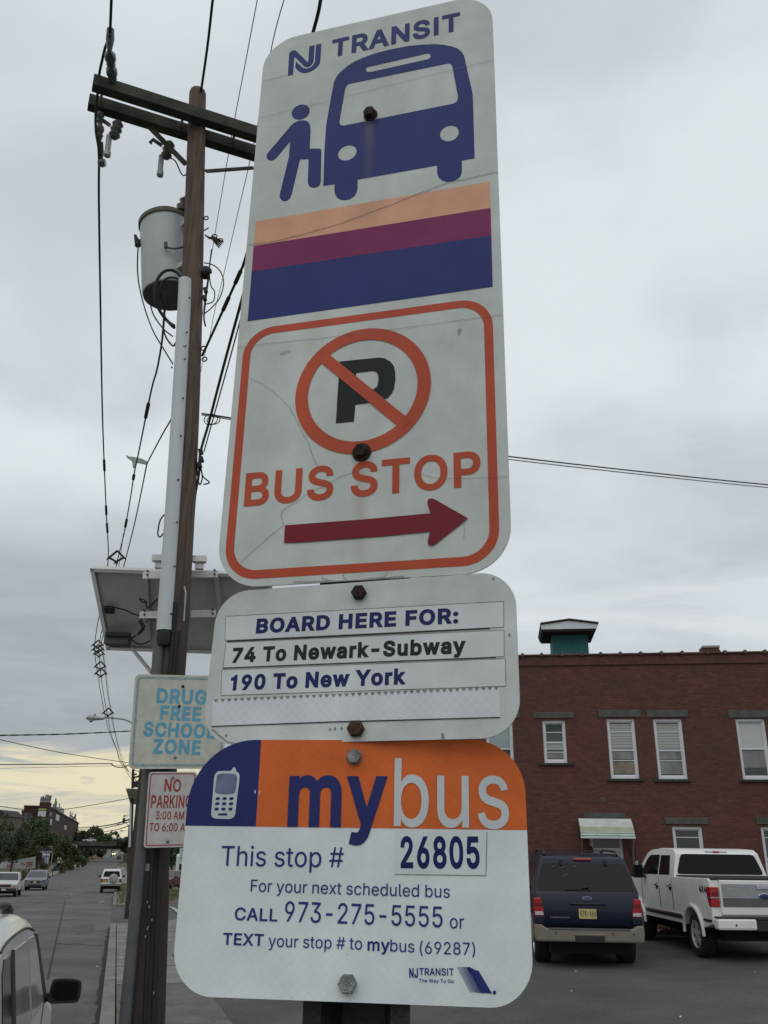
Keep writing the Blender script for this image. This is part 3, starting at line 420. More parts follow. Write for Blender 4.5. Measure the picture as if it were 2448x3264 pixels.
def glyph_tris(ch, bold):
    """fill a glyph whose strokes may cross each other: triangulate, keep what the outlines wind round"""
    key = (ch, bold)
    if key in _GT: return _GT[key]
    cs = GLY[ch][1]
    areas = [sum(c[i - 1][0] * c[i][1] - c[i][0] * c[i - 1][1] for i in range(len(c))) for c in cs]
    sg = 1.0 if max(areas, key=abs) < 0 else -1.0
    cc = [_thick([(p[0] / 1000.0, p[1] / 1000.0) for p in c], bold * sg) for c in cs]
    V = []; E = []
    for c in cc:
        k = len(V); V += [Vector(p) for p in c]; E += [(k + i, k + (i + 1) % len(c)) for i in range(len(c))]
    r = delaunay_2d_cdt(V, E, [], 0, 1e-5)
    vo, fo = r[0], r[2]
    tris = []
    for f in fo:
        x = sum(vo[i][0] for i in f) / 3; y = sum(vo[i][1] for i in f) / 3
        w = 0
        for c in cc:
            for i in range(len(c)):
                p, q = c[i - 1], c[i]
                if (p[1] <= y) != (q[1] <= y):
                    xi = p[0] + (y - p[1]) * (q[0] - p[0]) / (q[1] - p[1])
                    if xi > x: w += 1 if q[1] > p[1] else -1
        if w * sg < 0: tris.append(tuple(f))
    _GT[key] = ([(v[0], v[1]) for v in vo], tris)
    return _GT[key]
def outline(text, bold=0.0, gap=0.0):
    """filled text in em units: points, triangles, x range"""
    x = 0.0; P = []; F = []
    for ch in text:
        if ch == ' ':
            x += 0.185 + bold + gap; continue
        v, f = glyph_tris(ch, bold); k = len(P)
        P += [(x + a, b) for a, b in v]; F += [tuple(k + i for i in t) for t in f]
        x += GLY[ch][0] / 1000.0 + bold * 1.6 + gap
    used = {i for t in F for i in t}
    xs = [P[i][0] for i in used]
    return P, F, min(xs), max(xs)
CAP = max(p[1] for c in GLY['H'][1] for p in c) / 1000.0
XH = max(p[1] for c in GLY['x'][1] for p in c) / 1000.0
def rrect(u0, v0, u1, v1, r, n=8):
    pts = []
    for cx, cy, a in ((u1 - r, v1 - r, 0), (u0 + r, v1 - r, 90), (u0 + r, v0 + r, 180), (u1 - r, v0 + r, 270)):
        for k in range(n + 1):
            q = rad(a + 90 * k / n); pts.append((cx + r * math.cos(q), cy + r * math.sin(q)))
    return pts
def ell(cx, cy, rx, ry, n=40):
    return [(cx + rx * math.cos(2 * math.pi * k / n), cy + ry * math.sin(2 * math.pi * k / n)) for k in range(n)]
def smooth_poly(pts, it=1):
    for _ in range(it):
        q = []
        for i in range(len(pts)):
            a = pts[i]; b = pts[(i + 1) % len(pts)]
            q += [(a[0] * .75 + b[0] * .25, a[1] * .75 + b[1] * .25), (a[0] * .25 + b[0] * .75, a[1] * .25 + b[1] * .75)]
        pts = q
    return pts
class Flat:
    """a flat panel with its own upright axes; graphics are laid on it as thin sheets"""
    def __init__(s, root, pos, M3):
        s.root = root; s.pos = np.asarray(pos, float); s.M = np.asarray(M3, float)
        s.n = s.M[:, 1]
    def uv(s, x, y):
        P = on_plane(x, y, s.pos, s.n) - s.pos
        return (float(P @ s.M[:, 0]), float(P @ s.M[:, 2]))
    def lay(s, name, contours, m, z=1, parent=None, step=0.00025):
        b = MB(); b.sheet(contours, lambda p: (p[0], -s.t - step * z, p[1]))
        return b.build(name, m, parent or s.root, local=True, recalc=False)
    def text(s, name, txt, p0, p1, top, m, bold=0.0, z=2, ref='cap', parent=None, gap=0.0, step=0.00025):
        a = np.array(p0); b_ = np.array(p1); e = b_ - a; Wd = np.linalg.norm(e); e = e / Wd
        nrm = np.array([-e[1], e[0]])
        h = abs((np.array(top) - a) @ nrm)
        P, F, x0, x1 = outline(txt, bold, gap)
        k = h / ((CAP if ref == 'cap' else XH) + 2 * bold)
        kx = Wd / (x1 - x0)
        b = MB(); vs = []
        for p in P:
            c = a + e * (p[0] - x0) * kx + nrm * (p[1] + bold) * k
            vs.append((c[0], -s.t - step * z, c[1]))
        b.add(vs, F)
        return b.build(name, m, parent or s.root, local=True, recalc=False)
def letters3d(b, txt, o, ex, ey, w, h, bold=0.0):
    """text as a sheet into builder b: lower-left corner o, width w along ex, capital height h along ey"""
    P, F, x0, x1 = outline(txt, bold)
    kx = w / (x1 - x0); ky = h / (CAP + 2 * bold); o = Vector([float(q) for q in o]); ex = Vector(ex); ey = Vector(ey)
    return b.add([o + ex * ((p[0] - x0) * kx) + ey * ((p[1] + bold) * ky) for p in P], F)
# ------------------------------------------------------------------ ground, street, pavements
def grid_sheet(name, ss, ts, zf, m, kind='structure', label=None):
    b = MB(); vs = []
    for s_ in ss:
        for t_ in ts:
            p = st(s_, t_); vs.append((p[0], p[1], zf(s_, t_, p)))
    nt = len(ts)
    fs = [(i * nt + j, i * nt + j + 1, (i + 1) * nt + j + 1, (i + 1) * nt + j) for i in range(len(ss) - 1) for j in range(nt - 1)]
    b.add(vs, fs)
    o = b.build(name, m, smooth=60)
    o['kind'] = kind
    return o
ASPH = mat('street asphalt', (0.108, 0.105, 0.10), 0.9, var=0.22, scale=0.35, bump=0.35, bscale=60, detail=9)
def asphalt_detail(m, patch=0.35, cracks=True, worn=(0, 0, 0)):
    t, b = mnodes(m)
    src = b.inputs['Base Color'].links[0].from_socket
    tcn = t.nodes.new('ShaderNodeTexCoord')
    nz = t.nodes.new('ShaderNodeTexNoise'); nz.inputs['Scale'].default_value = 90; nz.inputs['Detail'].default_value = 4
    t.links.new(tcn.outputs['Object'], nz.inputs['Vector'])
    r1 = t.nodes.new('ShaderNodeMapRange'); t.links.new(nz.outputs[0], r1.inputs[0])
    for i, q in enumerate((0.3, 0.7, 0.6, 1.35)): r1.inputs[i + 1].default_value = q
    mul = t.nodes.new('ShaderNodeMixRGB'); mul.blend_type = 'MULTIPLY'; mul.inputs[0].default_value = 1
    t.links.new(src, mul.inputs[1]); t.links.new(r1.outputs[0], mul.inputs[2])
    out = mul.outputs[0]
    n7 = t.nodes.new('ShaderNodeTexNoise'); n7.inputs['Scale'].default_value = 14; n7.inputs['Detail'].default_value = 5; n7.inputs['Roughness'].default_value = 0.75
    t.links.new(tcn.outputs['Object'], n7.inputs['Vector'])
    r7 = t.nodes.new('ShaderNodeMapRange'); t.links.new(n7.outputs[0], r7.inputs[0])
    for i, q in enumerate((0.35, 0.65, 0.80, 1.2)): r7.inputs[i + 1].default_value = q
    mu7 = t.nodes.new('ShaderNodeMixRGB'); mu7.blend_type = 'MULTIPLY'; mu7.inputs[0].default_value = 1; t.links.new(out, mu7.inputs[1]); t.links.new(r7.outputs[0], mu7.inputs[2]); out = mu7.outputs[0]
    # tar-dark blotches and oil
    n2 = t.nodes.new('ShaderNodeTexNoise'); n2.inputs['Scale'].default_value = 0.9; n2.inputs['Detail'].default_value = 6; n2.inputs['Distortion'].default_value = 0.8
    mp = t.nodes.new('ShaderNodeMapping'); mp.inputs['Rotation'].default_value = (0, 0, -AZ); mp.inputs['Scale'].default_value = (1.0, 0.22, 1)
    t.links.new(tcn.outputs['Object'], mp.inputs[0]); t.links.new(mp.outputs[0], n2.inputs['Vector'])
    r2 = t.nodes.new('ShaderNodeMapRange'); t.links.new(n2.outputs[0], r2.inputs[0])
    for i, q in enumerate((0.56, 0.72, 0.0, patch)): r2.inputs[i + 1].default_value = q
    mx = t.nodes.new('ShaderNodeMixRGB'); t.links.new(r2.outputs[0], mx.inputs[0]); t.links.new(out, mx.inputs[1]); mx.inputs[2].default_value = (0.03, 0.03, 0.031, 1)
    out = mx.outputs[0]
    if cracks:
        vo = t.nodes.new('ShaderNodeTexVoronoi'); vo.feature = 'DISTANCE_TO_EDGE'; vo.inputs['Scale'].default_value = 0.22
        n3 = t.nodes.new('ShaderNodeTexNoise'); n3.inputs['Scale'].default_value = 0.8; n3.inputs['Detail'].default_value = 6
        t.links.new(tcn.outputs['Object'], n3.inputs['Vector'])
        ad = t.nodes.new('ShaderNodeMixRGB'); ad.blend_type = 'ADD'; ad.inputs[0].default_value = 1.6
        t.links.new(tcn.outputs['Object'], ad.inputs[1]); t.links.new(n3.outputs['Color'], ad.inputs[2])
        t.links.new(ad.outputs[0], vo.inputs['Vector'])
        r3 = t.nodes.new('ShaderNodeMapRange'); t.links.new(vo.outputs['Distance'], r3.inputs[0])
        for i, q in enumerate((0.0, 0.006, 0.75, 0.0)): r3.inputs[i + 1].default_value = q
        mx2 = t.nodes.new('ShaderNodeMixRGB'); t.links.new(r3.outputs[0], mx2.inputs[0]); t.links.new(out, mx2.inputs[1]); mx2.inputs[2].default_value = (0.02, 0.02, 0.02, 1)
        out = mx2.outputs[0]
    t.links.new(out, b.inputs['Base Color'])
asphalt_detail(ASPH)
LOTM = mat('parking lot asphalt', (0.080, 0.076, 0.072), 0.9, var=0.2, scale=0.5, bump=0.4, bscale=70, detail=9)
asphalt_detail(LOTM, 0.25, False)
CONC = mat('old concrete', (0.20, 0.19, 0.165), 0.9, var=0.16, scale=1.2, bump=0.35, bscale=40, detail=9)
asphalt_detail(CONC, 0.22, False)
CONCD = mat('dark old concrete', (0.115, 0.11, 0.10), 0.9, var=0.2, scale=1.5, bump=0.35, bscale=40, detail=9)
asphalt_detail(CONCD, 0.3, False)
DIRT = mat('verge soil and weeds', (0.075, 0.075, 0.035), 0.95, var=0.35, scale=1.2, col2=(0.05, 0.062, 0.025), bump=0.5)
PAINTW = mat('worn white road paint', (0.11, 0.11, 0.105), 0.85, var=0.1, scale=3.5, col2=(0.24, 0.24, 0.23))
PAINTB = mat('fresh white road paint', (0.42, 0.42, 0.40), 0.8, var=0.2, scale=6)
REDK = mat('red kerb paint', (0.34, 0.05, 0.05), 0.7, var=0.2, scale=10)
DARKJ = mat('dark joint', (0.02, 0.02, 0.018), 0.95, var=0.2, scale=10)
# wide terrain under everything, out to the horizon
sg = [-40, -20, -8, 0, 8, 16, 24, 32, 40, 50, 60, 70, 85, 100, 120, 150, 200, 260, 330, 420, 600, 900, 1400, 2200, 3500]
tg = [-2500, -1200, -600, -300, -150, -80, -50, -30, -20, -14, -11, -9.6, -6, -3, 0, 1.5, 3, 4, 5, 6.5, 9, 12, 16, 22, 30, 45, 70, 120, 250, 600, 1500, 2500]
def zter(s_, t_, p):
    z = float(gz(p[0], p[1]))
    if -10.2 < t_ < 40: z -= 0.12
    return z - 0.02
grid_sheet('ground', sg, tg, zter, DIRT)
# street
ss = list(np.arange(-12, 60, 2.0)) + list(np.arange(60, 200, 7.0)) + list(np.arange(200, 700, 25.0)) + [720, 900, 1300]
RW = -9.7
grid_sheet('street', ss, [RW, -8, -6.4, -4.8, -3.2, -1.6, 0.0], lambda s_, t_, p: zr(s_) + 0.004 + 0.05 * (1 - abs(t_ - RW / 2) / (-RW / 2)), ASPH)
def zroad(s_, t_): return zr(s_) + 0.004 + 0.05 * (1 - abs(t_ - RW / 2) / (-RW / 2))
# parking lot on the right, with the mouth of the side street
lot_s = list(np.arange(-12, 60.1, 1.0)); lot_t = [0.0, 0.5, 1.0, 1.5, 2, 2.5, 3, 3.5, 4, 4.5, 5, 5.5, 6, 6.5, 7, 8, 9, 10, 12, 14, 16, 18, 20, 23, 26, 30, 36]
grid_sheet('parking_lot', lot_s, lot_t, lambda s_, t_, p: float(gz(p[0], p[1])) - 0.004, LOTM)
def strip(name, s0, s1, t0, t1, h0, m, ds=1.0, gap=0.0, kind='structure', slab=None):
    b = MB(); n = max(1, int(round((s1 - s0) / (slab or ds))))
    for i in range(n):
        a = s0 + (s1 - s0) * i / n + gap / 2; c = s0 + (s1 - s0) * (i + 1) / n - gap / 2
        vs = []
        jit = random.uniform(-0.006, 0.006) if slab else 0
        for s_, t_ in ((a, t0), (c, t0), (c, t1), (a, t1)):
            p = st(s_, t_); vs.append((p[0], p[1], float(gz(p[0], p[1])) + h0 + jit))
        vs += [(v[0], v[1], v[2] - h0 - 0.12) for v in vs]
        b.add(vs, [(0, 1, 2, 3), (0, 4, 5, 1), (1, 5, 6, 2), (2, 6, 7, 3), (3, 7, 4, 0)])
    o = b.build(name, m); o['kind'] = kind
    return o
strip('kerb', -10, 39.0, 0.0, 0.20, 0.13, CONC, slab=2.4, gap=0.012)
strip('pavement', 18.6, 39.0, 0.225, 1.55, 0.125, CONC, slab=1.7, gap=0.02)
strip('pavement', 25.0, 39.0, 1.57, 3.6, 0.10, CONC, slab=1.9, gap=0.02)
strip('pavement', -10, 18.55, 0.225, 1.75, 0.12, CONCD, slab=2.9, gap=0.012)
strip('kerb', 58.0, 250, 0.0, 0.22, 0.13, CONC, ds=4)
strip('pavement', 58.0, 250, 0.25, 1.9, 0.12, CONC, slab=3, gap=0.03)
b = MB()
o = strip('kerb', 56.5, 56.9, 2.3, 12, 0.16, CONC); 
o = strip('kerb', 56.3, 56.49, 2.3, 12, 0.14, REDK)
# left side of the street
strip('kerb', 20, 330, RW - 0.22, RW, 0.13, CONC, ds=4)
strip('pavement', 20, 330, RW - 2.6, RW - 0.24, 0.125, mat('pale concrete', (0.30, 0.275, 0.22), 0.9, var=0.14, scale=1.0), slab=4, gap=0.03)
# lane dashes, seams and patches
mk = MB()
for s0 in (78, 118, 156, 205, 235, 270):
    for tt in (-3.25,):
        L = 3.0
        vs = [(*st(s_, t_), zroad(s_, t_) + 0.006) for s_, t_ in ((s0, tt - 0.07), (s0 + L, tt - 0.07), (s0 + L, tt + 0.07), (s0, tt + 0.07))]
        mk.add(vs, [(0, 1, 2, 3)])
for s0 in (63.5,):
    vs = [(*st(s_, t_), zroad(s_, t_) + 0.006) for s_, t_ in ((s0, -0.95), (s0 + 3.6, -0.72), (s0 + 3.6, -0.5), (s0, -0.72))]
    mk.add(vs, [(0, 1, 2, 3)])
for s0 in (110, 140, 175):
    vs = [(*st(s_, t_), zroad(s_, t_) + 0.006) for s_, t_ in ((s0, -6.35), (s0 + 3, -6.35), (s0 + 3, -6.2), (s0, -6.2))]
    mk.add(vs, [(0, 1, 2, 3)])
o = mk.build('lane_markings', PAINTW); o['kind'] = 'structure'
sm_ = MB()
pa = ground(208, 2868)[:2]; pb_ = ground(151, 3125)[:2]
sA, tA = pa @ RU, pa @ RV; sB, tB = pb_ @ RU, pb_ @ RV
for k in range(24):
    f0, f1 = k / 24, (k + 1) / 24
    q0 = (sB + (sA - sB) * f0, tB + (tA - tB) * f0); q1 = (sB + (sA - sB) * f1, tB + (tA - tB) * f1)
    w = 0.022
    sm_.add([(*st(q0[0], q0[1] - w), zroad(*q0) + 0.006), (*st(q1[0], q1[1] - w), zroad(*q1) + 0.006), (*st(q1[0], q1[1] + w), zroad(*q1) + 0.006), (*st(q0[0], q0[1] + w), zroad(*q0) + 0.006)], [(0, 1, 2, 3)])
o = sm_.build('road_seam', DARKJ); o['kind'] = 'structure'
# old repairs, an oil-dark patch and cracks in the street
REPAIR = mat('dark road repair', (0.080, 0.079, 0.077), 0.92, var=0.2, scale=2.5, bump=0.4, bscale=60)
def ground_poly(name, pts, m, dz=0.052):
    P = [ground(x, y) for x, y in pts]
    b_ = MB(); q = [(p[0], p[1], zroad(p[:2] @ RU, p[:2] @ RV) + 0.004) for p in P]
    c = np.mean(np.array(q), axis=0); n_ = len(q)
    b_.add(q + [tuple(c)], [(i, (i + 1) % n_, n_) for i in range(n_)])
    o_ = b_.build(name, m); o_['kind'] = 'structure'; return o_
ground_poly('road_patch', [(232, 2951), (246, 2952), (259, 2946), (283, 2949), (297, 2947), (306, 2955), (301, 2962), (309, 2969), (288, 2977), (268, 2974), (249, 2981), (238, 2971), (224, 2968), (229, 2960)], REPAIR)
ground_poly('road_patch', smooth_poly([(0, 2895), (50, 2889), (90, 2888), (70, 2899), (10, 2907)], 1), REPAIR)
for pts_ in (((100, 2889), (118, 2884), (126, 2880), (143, 2875)), ((20, 2884), (60, 2878), (95, 2879)), ((180, 3010), (215, 3013), (240, 3010), (300, 3016), (330, 3012)), ((262, 2862), (300, 2865), (340, 2868), (372, 2871))):
    b_ = MB(); P = [ground(x + random.uniform(-2, 2), y) for x, y in pts_]; P = [np.array([p[0], p[1], zroad(p[:2] @ RU, p[:2] @ RV) + 0.005]) for p in P]
    for a, c in zip(P[:-1], P[1:]):
        e_ = (c - a)[:2]; e_ = e_ / np.linalg.norm(e_); nn_ = np.array([-e_[1], e_[0], 0]) * 0.035
        b_.quad(a - nn_, c - nn_, c + nn_, a + nn_)
    o = b_.build('road_crack', DARKJ); o['kind'] = 'structure'
b_ = MB()
for s_ in np.arange(-8, 38, 1.0):
    w = 0.05 + random.uniform(0, .09); v = random.uniform(0, .09)
    q = [(*st(s_ + ds_, t_), zroad(s_ + ds_, t_) + 0.003) for ds_, t_ in ((0, -w), (1, -.05 - v), (1, -0.001), (0, -0.001))]
    b_.quad(*q)
o = b_.build('gutter_grime', DARKJ); o['kind'] = 'structure'
# white arc at the side street
arc = MB(); pts = []
for x, y in ((538, 2891), (548, 2892), (556, 2896), (563, 2901), (572, 2908), (585, 2916), (602, 2924)):
    P = ground(x, y); pts.append(P)
for a, c in zip(pts[:-1], pts[1:]):
    d = (c - a)[:2]; d = d / np.linalg.norm(d); nrm = np.array([-d[1], d[0]]) * 0.14
    arc.add([(*(a[:2] - nrm), a[2] + 0.012), (*(c[:2] - nrm), c[2] + 0.012), (*(c[:2] + nrm), c[2] + 0.012), (*(a[:2] + nrm), a[2] + 0.012)], [(0, 1, 2, 3)])
o = arc.build('kerb_line_marking', PAINTB); o['kind'] = 'structure'
# litter and paint flecks on the ground
LIT = mat('paper litter', (0.6, 0.6, 0.58), 0.8, var=0.1, scale=20)
for i, (x, y) in enumerate(((383, 3073), (317, 3047), (308, 3086), (156, 2953), (1823, 3168), (2170, 3252), (1836, 3104), (2408, 3106))):
    P = ground(x, y)
    hgt = 0.125 if x == 383 else 0.03
    w = 0.055 if x == 383 else 0.02
    l = MB(); rr_ = random.Random(i)
    c = np.array([P[0], P[1], P[2] + hgt])
    pts = [c + np.array([w * math.cos(a) * rr_.uniform(0.6, 1.2), w * math.sin(a) * rr_.uniform(0.6, 1.2), rr_.uniform(0.0, 0.02)]) for a in np.linspace(0, 5.4, 7)]
    l.add(pts + [c + np.array([0, 0, 0.02])], [(k, (k + 1) % 7, 7) for k in range(7)])
    labels = ['crumpled white paper on the pavement beside the utility pole', 'scrap of litter on the street nearest the van mirror', 'scrap of litter on the street, second near the kerb', 'pale scrap of litter on the street above the white van roof',
              'tiny scrap of litter on the lot below the blue car', 'scrap of litter on the lot at the bottom edge', 'tiny scrap of litter on the lot right behind the blue car', 'tiny scrap of litter on the lot behind the white pickup']
    tag(l.build('paper_scrap', LIT), labels[i], 'litter', 'scraps of litter on the ground')
# weeds along the kerb
def tufts(name, pts, m, n, h, spread, label=None, kind='stuff'):
    b = MB(); R = random.Random(len(pts) + n)
    for P in pts:
        for k in range(n):
            x = P[0] + R.gauss(0, spread); y = P[1] + R.gauss(0, spread); z = float(gz(x, y)) + P[2]
            a = R.uniform(0, 6.28); hh_ = h * R.uniform(0.5, 1.2); w = h * 0.10
            ln = R.uniform(-0.5, 0.5) * hh_
            dx_, dy_ = math.cos(a) * w, math.sin(a) * w
            b.add([(x - dx_, y - dy_, z), (x + dx_, y + dy_, z), (x + ln * math.sin(a), y - ln * math.cos(a), z + hh_)], [(0, 1, 2)])
    o = b.build(name, m, recalc=False); o['kind'] = kind
    return o
GRASS = mat('weedy grass', (0.075, 0.095, 0.03), 0.9, var=0.3, scale=3, col2=(0.15, 0.13, 0.05))
tufts('grass', [(*st(s_, t_), 0.1) for s_ in np.arange(59, 110, 0.8) for t_ in (0.5, 0.9, 1.4)], GRASS, 9, 0.22, 0.25)
tufts('grass', [(*st(s_, t_), 0.02) for s_ in np.arange(58, 92, 0.9) for t_ in np.arange(2.6, 12, 0.9)], GRASS, 8, 0.25, 0.4)
tufts('grass', [(*st(s_, 0.21), 0.1) for s_ in (21.2, 22.5, 24.0, 24.4)], GRASS, 10, 0.05, 0.05)
# ------------------------------------------------------------------ the bus stop post and its signs
def crop(ox, oy, k):
    return lambda x, y: (ox + x / k, oy + y / k)
cA = crop(800, 0, 1.8433); cB = crop(700, 550, 1.659); cC = crop(650, 1300, 1.58); cD = crop(600, 1800, 1.5082); cE = crop(500, 2350, 1.3272)
cP = crop(640, 2400, 7.541); cN = crop(900, 120, 10.369); cL = crop(1280, 3040, 4.608)
def eul(yaw, tilt, roll):
    y, t, r = rad(yaw), rad(tilt), rad(roll)
    return np.array((Matrix.Rotation(y, 3, 'Z') @ Matrix.Rotation(t, 3, 'X') @ Matrix.Rotation(r, 3, 'Y')))
def sign_mat(name, col, rough=0.45, honey=0.0, streaks=(), dirt=0.08, hscale=(190, 190)):
    """painted retro-reflective sheet: mottled grime, rust runs below the bolts, optional lattice of cells"""
    m = mat(name, col, rough=rough, var=dirt * 0.5, scale=22, spec=0.2)
    t, b = mnodes(m)
    src = b.inputs['Base Color'].links[0].from_socket
    tcn = t.nodes.new('ShaderNodeTexCoord'); sp = t.nodes.new('ShaderNodeSeparateXYZ'); t.links.new(tcn.outputs['Object'], sp.inputs[0])
    def mt(op, a, c=None, clamp=False):
        n = t.nodes.new('ShaderNodeMath'); n.operation = op; n.use_clamp = clamp
        for i, q in enumerate((a, c)):
            if q is None: continue
            if isinstance(q, (int, float)): n.inputs[i].default_value = q
            else: t.links.new(q, n.inputs[i])
        return n.outputs[0]
    def mx(f, a, c, mode='MIX'):
        n = t.nodes.new('ShaderNodeMixRGB'); n.blend_type = mode
        for i, q in enumerate((f, a, c)):
            if isinstance(q, (int, float)): n.inputs[i].default_value = q
            elif isinstance(q, tuple): n.inputs[i].default_value = (*q, 1)
            else: t.links.new(q, n.inputs[i])
        return n.outputs[0]
    # fine scratches and specks
    nz = t.nodes.new('ShaderNodeTexNoise'); nz.inputs['Scale'].default_value = 260; nz.inputs['Detail'].default_value = 3
    t.links.new(tcn.outputs['Object'], nz.inputs['Vector'])
    sk = t.nodes.new('ShaderNodeMapRange'); t.links.new(nz.outputs[0], sk.inputs[0])
    for i, q in enumerate((0.68, 0.80, 0.0, 0.45)): sk.inputs[i + 1].default_value = q
    out = mx(sk.outputs[0], src, tuple(q * 0.45 for q in col))
    n2 = t.nodes.new('ShaderNodeTexNoise'); n2.inputs['Scale'].default_value = 9; n2.inputs['Detail'].default_value = 6
    t.links.new(tcn.outputs['Object'], n2.inputs['Vector'])
    for (u0, ztop, length, wid, amt) in streaks:
        du = mt('ABSOLUTE', mt('SUBTRACT', sp.outputs[0], u0))
        fx = mt('SUBTRACT', 1.0, mt('DIVIDE', du, wid), True)
        fz = mt('SUBTRACT', 1.0, mt('DIVIDE', mt('ABSOLUTE', mt('SUBTRACT', ztop, sp.outputs[2])), length), True)
        below = mt('LESS_THAN', sp.outputs[2], ztop)
        f = mt('MULTIPLY', mt('MULTIPLY', mt('MULTIPLY', fx, fz), below), mt('MULTIPLY', n2.outputs[0], amt * 2))
        out = mx(f, out, (0.30, 0.22, 0.10))
    n6 = t.nodes.new('ShaderNodeTexNoise'); n6.inputs['Scale'].default_value = 5; n6.inputs['Detail'].default_value = 8; n6.inputs['Roughness'].default_value = 0.7
    t.links.new(tcn.outputs['Object'], n6.inputs['Vector'])
    r6 = t.nodes.new('ShaderNodeMapRange'); t.links.new(n6.outputs[0], r6.inputs[0])
    for i, q in enumerate((0.35, 0.65, 0.90, 1.08)): r6.inputs[i + 1].default_value = q
    out = mx(1.0, out, r6.outputs[0], 'MULTIPLY')
    if honey:
        # rows of diamond cells with pale ridges
        a = mt('ADD', mt('MULTIPLY', sp.outputs[0], hscale[0]), mt('MULTIPLY', sp.outputs[2], hscale[1]))
        c = mt('SUBTRACT', mt('MULTIPLY', sp.outputs[0], hscale[0]), mt('MULTIPLY', sp.outputs[2], hscale[1]))
        fa = mt('ABSOLUTE', mt('SUBTRACT', mt('FRACT', a), 0.5)); fc = mt('ABSOLUTE', mt('SUBTRACT', mt('FRACT', c), 0.5))
        ridge = mt('MAXIMUM', fa, fc)
        rg = t.nodes.new('ShaderNodeMapRange'); t.links.new(ridge, rg.inputs[0])
        for i, q in enumerate((0.43, 0.485, 0.0, abs(honey))): rg.inputs[i + 1].default_value = q
        fade = mt('MULTIPLY', rg.outputs[0], mt('ADD', mt('MULTIPLY', n2.outputs[0], 0.8), 0.25))
        out = mx(fade, out, tuple(min(1, q * 1.45 + 0.05) for q in col) if honey > 0 else tuple(q * 0.55 for q in col))
    t.links.new(out, b.inputs['Base Color'])
    return m
BLUE = sign_mat('printed blue', (0.022, 0.032, 0.170), 0.5, dirt=0.1)
BLUE2 = sign_mat('printed dark blue', (0.014, 0.018, 0.105), 0.5, dirt=0.1)
BLUE3 = sign_mat('printed text blue', (0.026, 0.040, 0.20), 0.5, dirt=0.1)
REDO = sign_mat('printed orange red', (0.49, 0.082, 0.038), 0.5, dirt=0.1)
CRIM = sign_mat('arrow crimson vinyl', (0.19, 0.012, 0.028), 0.35, dirt=0.08)
PEACH = sign_mat('faded peach print', (0.76, 0.405, 0.255), 0.55, dirt=0.12, streaks=((-0.002, 0.2, 0.22, 0.03, 0.5),))
PURP = sign_mat('printed plum', (0.215, 0.022, 0.110), 0.5, dirt=0.1)
BLK = mat('printed black', (0.020, 0.024, 0.024), 0.6, var=0.1, scale=40, spec=0.2)
CRACK = mat('crack line', (0.27, 0.265, 0.245), 0.8, var=0.3, scale=90)
ALU = mat('aluminium sheet', (0.30, 0.31, 0.30), 0.45, 0.6, var=0.1, scale=12)
RUST = mat('rusty bolt', (0.040, 0.026, 0.02), 0.75, 0.3, var=0.45, scale=120, bump=0.6)
RUST2 = mat('brown rusty bolt', (0.085, 0.036, 0.02), 0.8, 0.1, var=0.4, scale=140, bump=0.6)
ZINC = mat('zinc bolt', (0.30, 0.31, 0.31), 0.5, 0.7, var=0.3, scale=150, bump=0.4)
POSTM = mat('green brown channel steel', (0.022, 0.024, 0.026), 0.62, 0.2, var=0.3, scale=9, bump=0.4)

def plate(fl, cont, m):
    b = MB()
    t = fl.t
    b.prism(cont, (0, -t, 0), (1, 0, 0), (0, 0, 1), (0, 1, 0), 2 * t)
    return b.build('plate', m, fl.root, local=True)
def bolt(fl, p, r, m, washer=None, hexa=True, h=0.006, name='bolt'):
    b = MB()
    n = 6 if hexa else 18
    if hexa:
        b.lathe([(r * 0.98, 0), (r, h * 0.2), (r, h * 0.8), (r * 0.86, h), (r * 0.4, h * 1.05)], (p[0], -fl.t, p[1]), (0, -1, 0.0), n)
    else:
        b.lathe([(r, 0), (r, h * 0.35), (r * 0.9, h * 0.75), (r * 0.5, h), (r * 0.1, h * 1.06)], (p[0], -fl.t, p[1]), (0, -1, 0), n)
    o = b.build(name, m, fl.root, local=True, smooth=35 if hexa else 60)
    if washer:
        w = MB(); w.lathe([(washer, 0), (washer, 0.0016), (washer * 0.92, 0.0022), (r * 0.7, 0.0022)], (p[0], -fl.t, p[1]), (0, -1, 0), 22)
        w.build('washer', RUST2 if m is not ZINC else ZINC, o, local=True, smooth=40)
    return o
def line(fl, pts, w, name, m=None, z=4):
    """a thin crack or seam drawn along points"""
    b = MB(); P = [np.array(p) for p in pts]
    for a, c in zip(P[:-1], P[1:]):
        e = c - a; L = np.linalg.norm(e)
        if L < 1e-6: continue
        nrm = np.array([-e[1], e[0]]) / L * w / 2
        y = -fl.t - 0.00025 * z
        b.quad((a[0] - nrm[0], y, a[1] - nrm[1]), (c[0] - nrm[0], y, c[1] - nrm[1]), (c[0] + nrm[0], y, c[1] + nrm[1]), (a[0] + nrm[0], y, a[1] + nrm[1]))
    return b.build(name, m or CRACK, fl.root, local=True, recalc=False)
def jag(pts, amp, n=5, seed=1):
    R = random.Random(seed); out = []
    for a, c in zip(pts[:-1], pts[1:]):
        for k in range(n):
            f = k / n; q = (a[0] + (c[0] - a[0]) * f + R.uniform(-amp, amp), a[1] + (c[1] - a[1]) * f + R.uniform(-amp, amp)); out.append(q)
    out.append(pts[-1]); return out

def make_sign(name, label, pos, yaw, tilt, roll, thick=0.0011):
    M3 = eul(yaw, tilt, roll)
    M = Matrix(((*M3[0], pos[0]), (*M3[1], pos[1]), (*M3[2], pos[2]), (0, 0, 0, 1)))
    root = thing(name, label, 'road sign', M=M)
    fl = Flat(root, pos, M3); fl.t = thick
    return fl
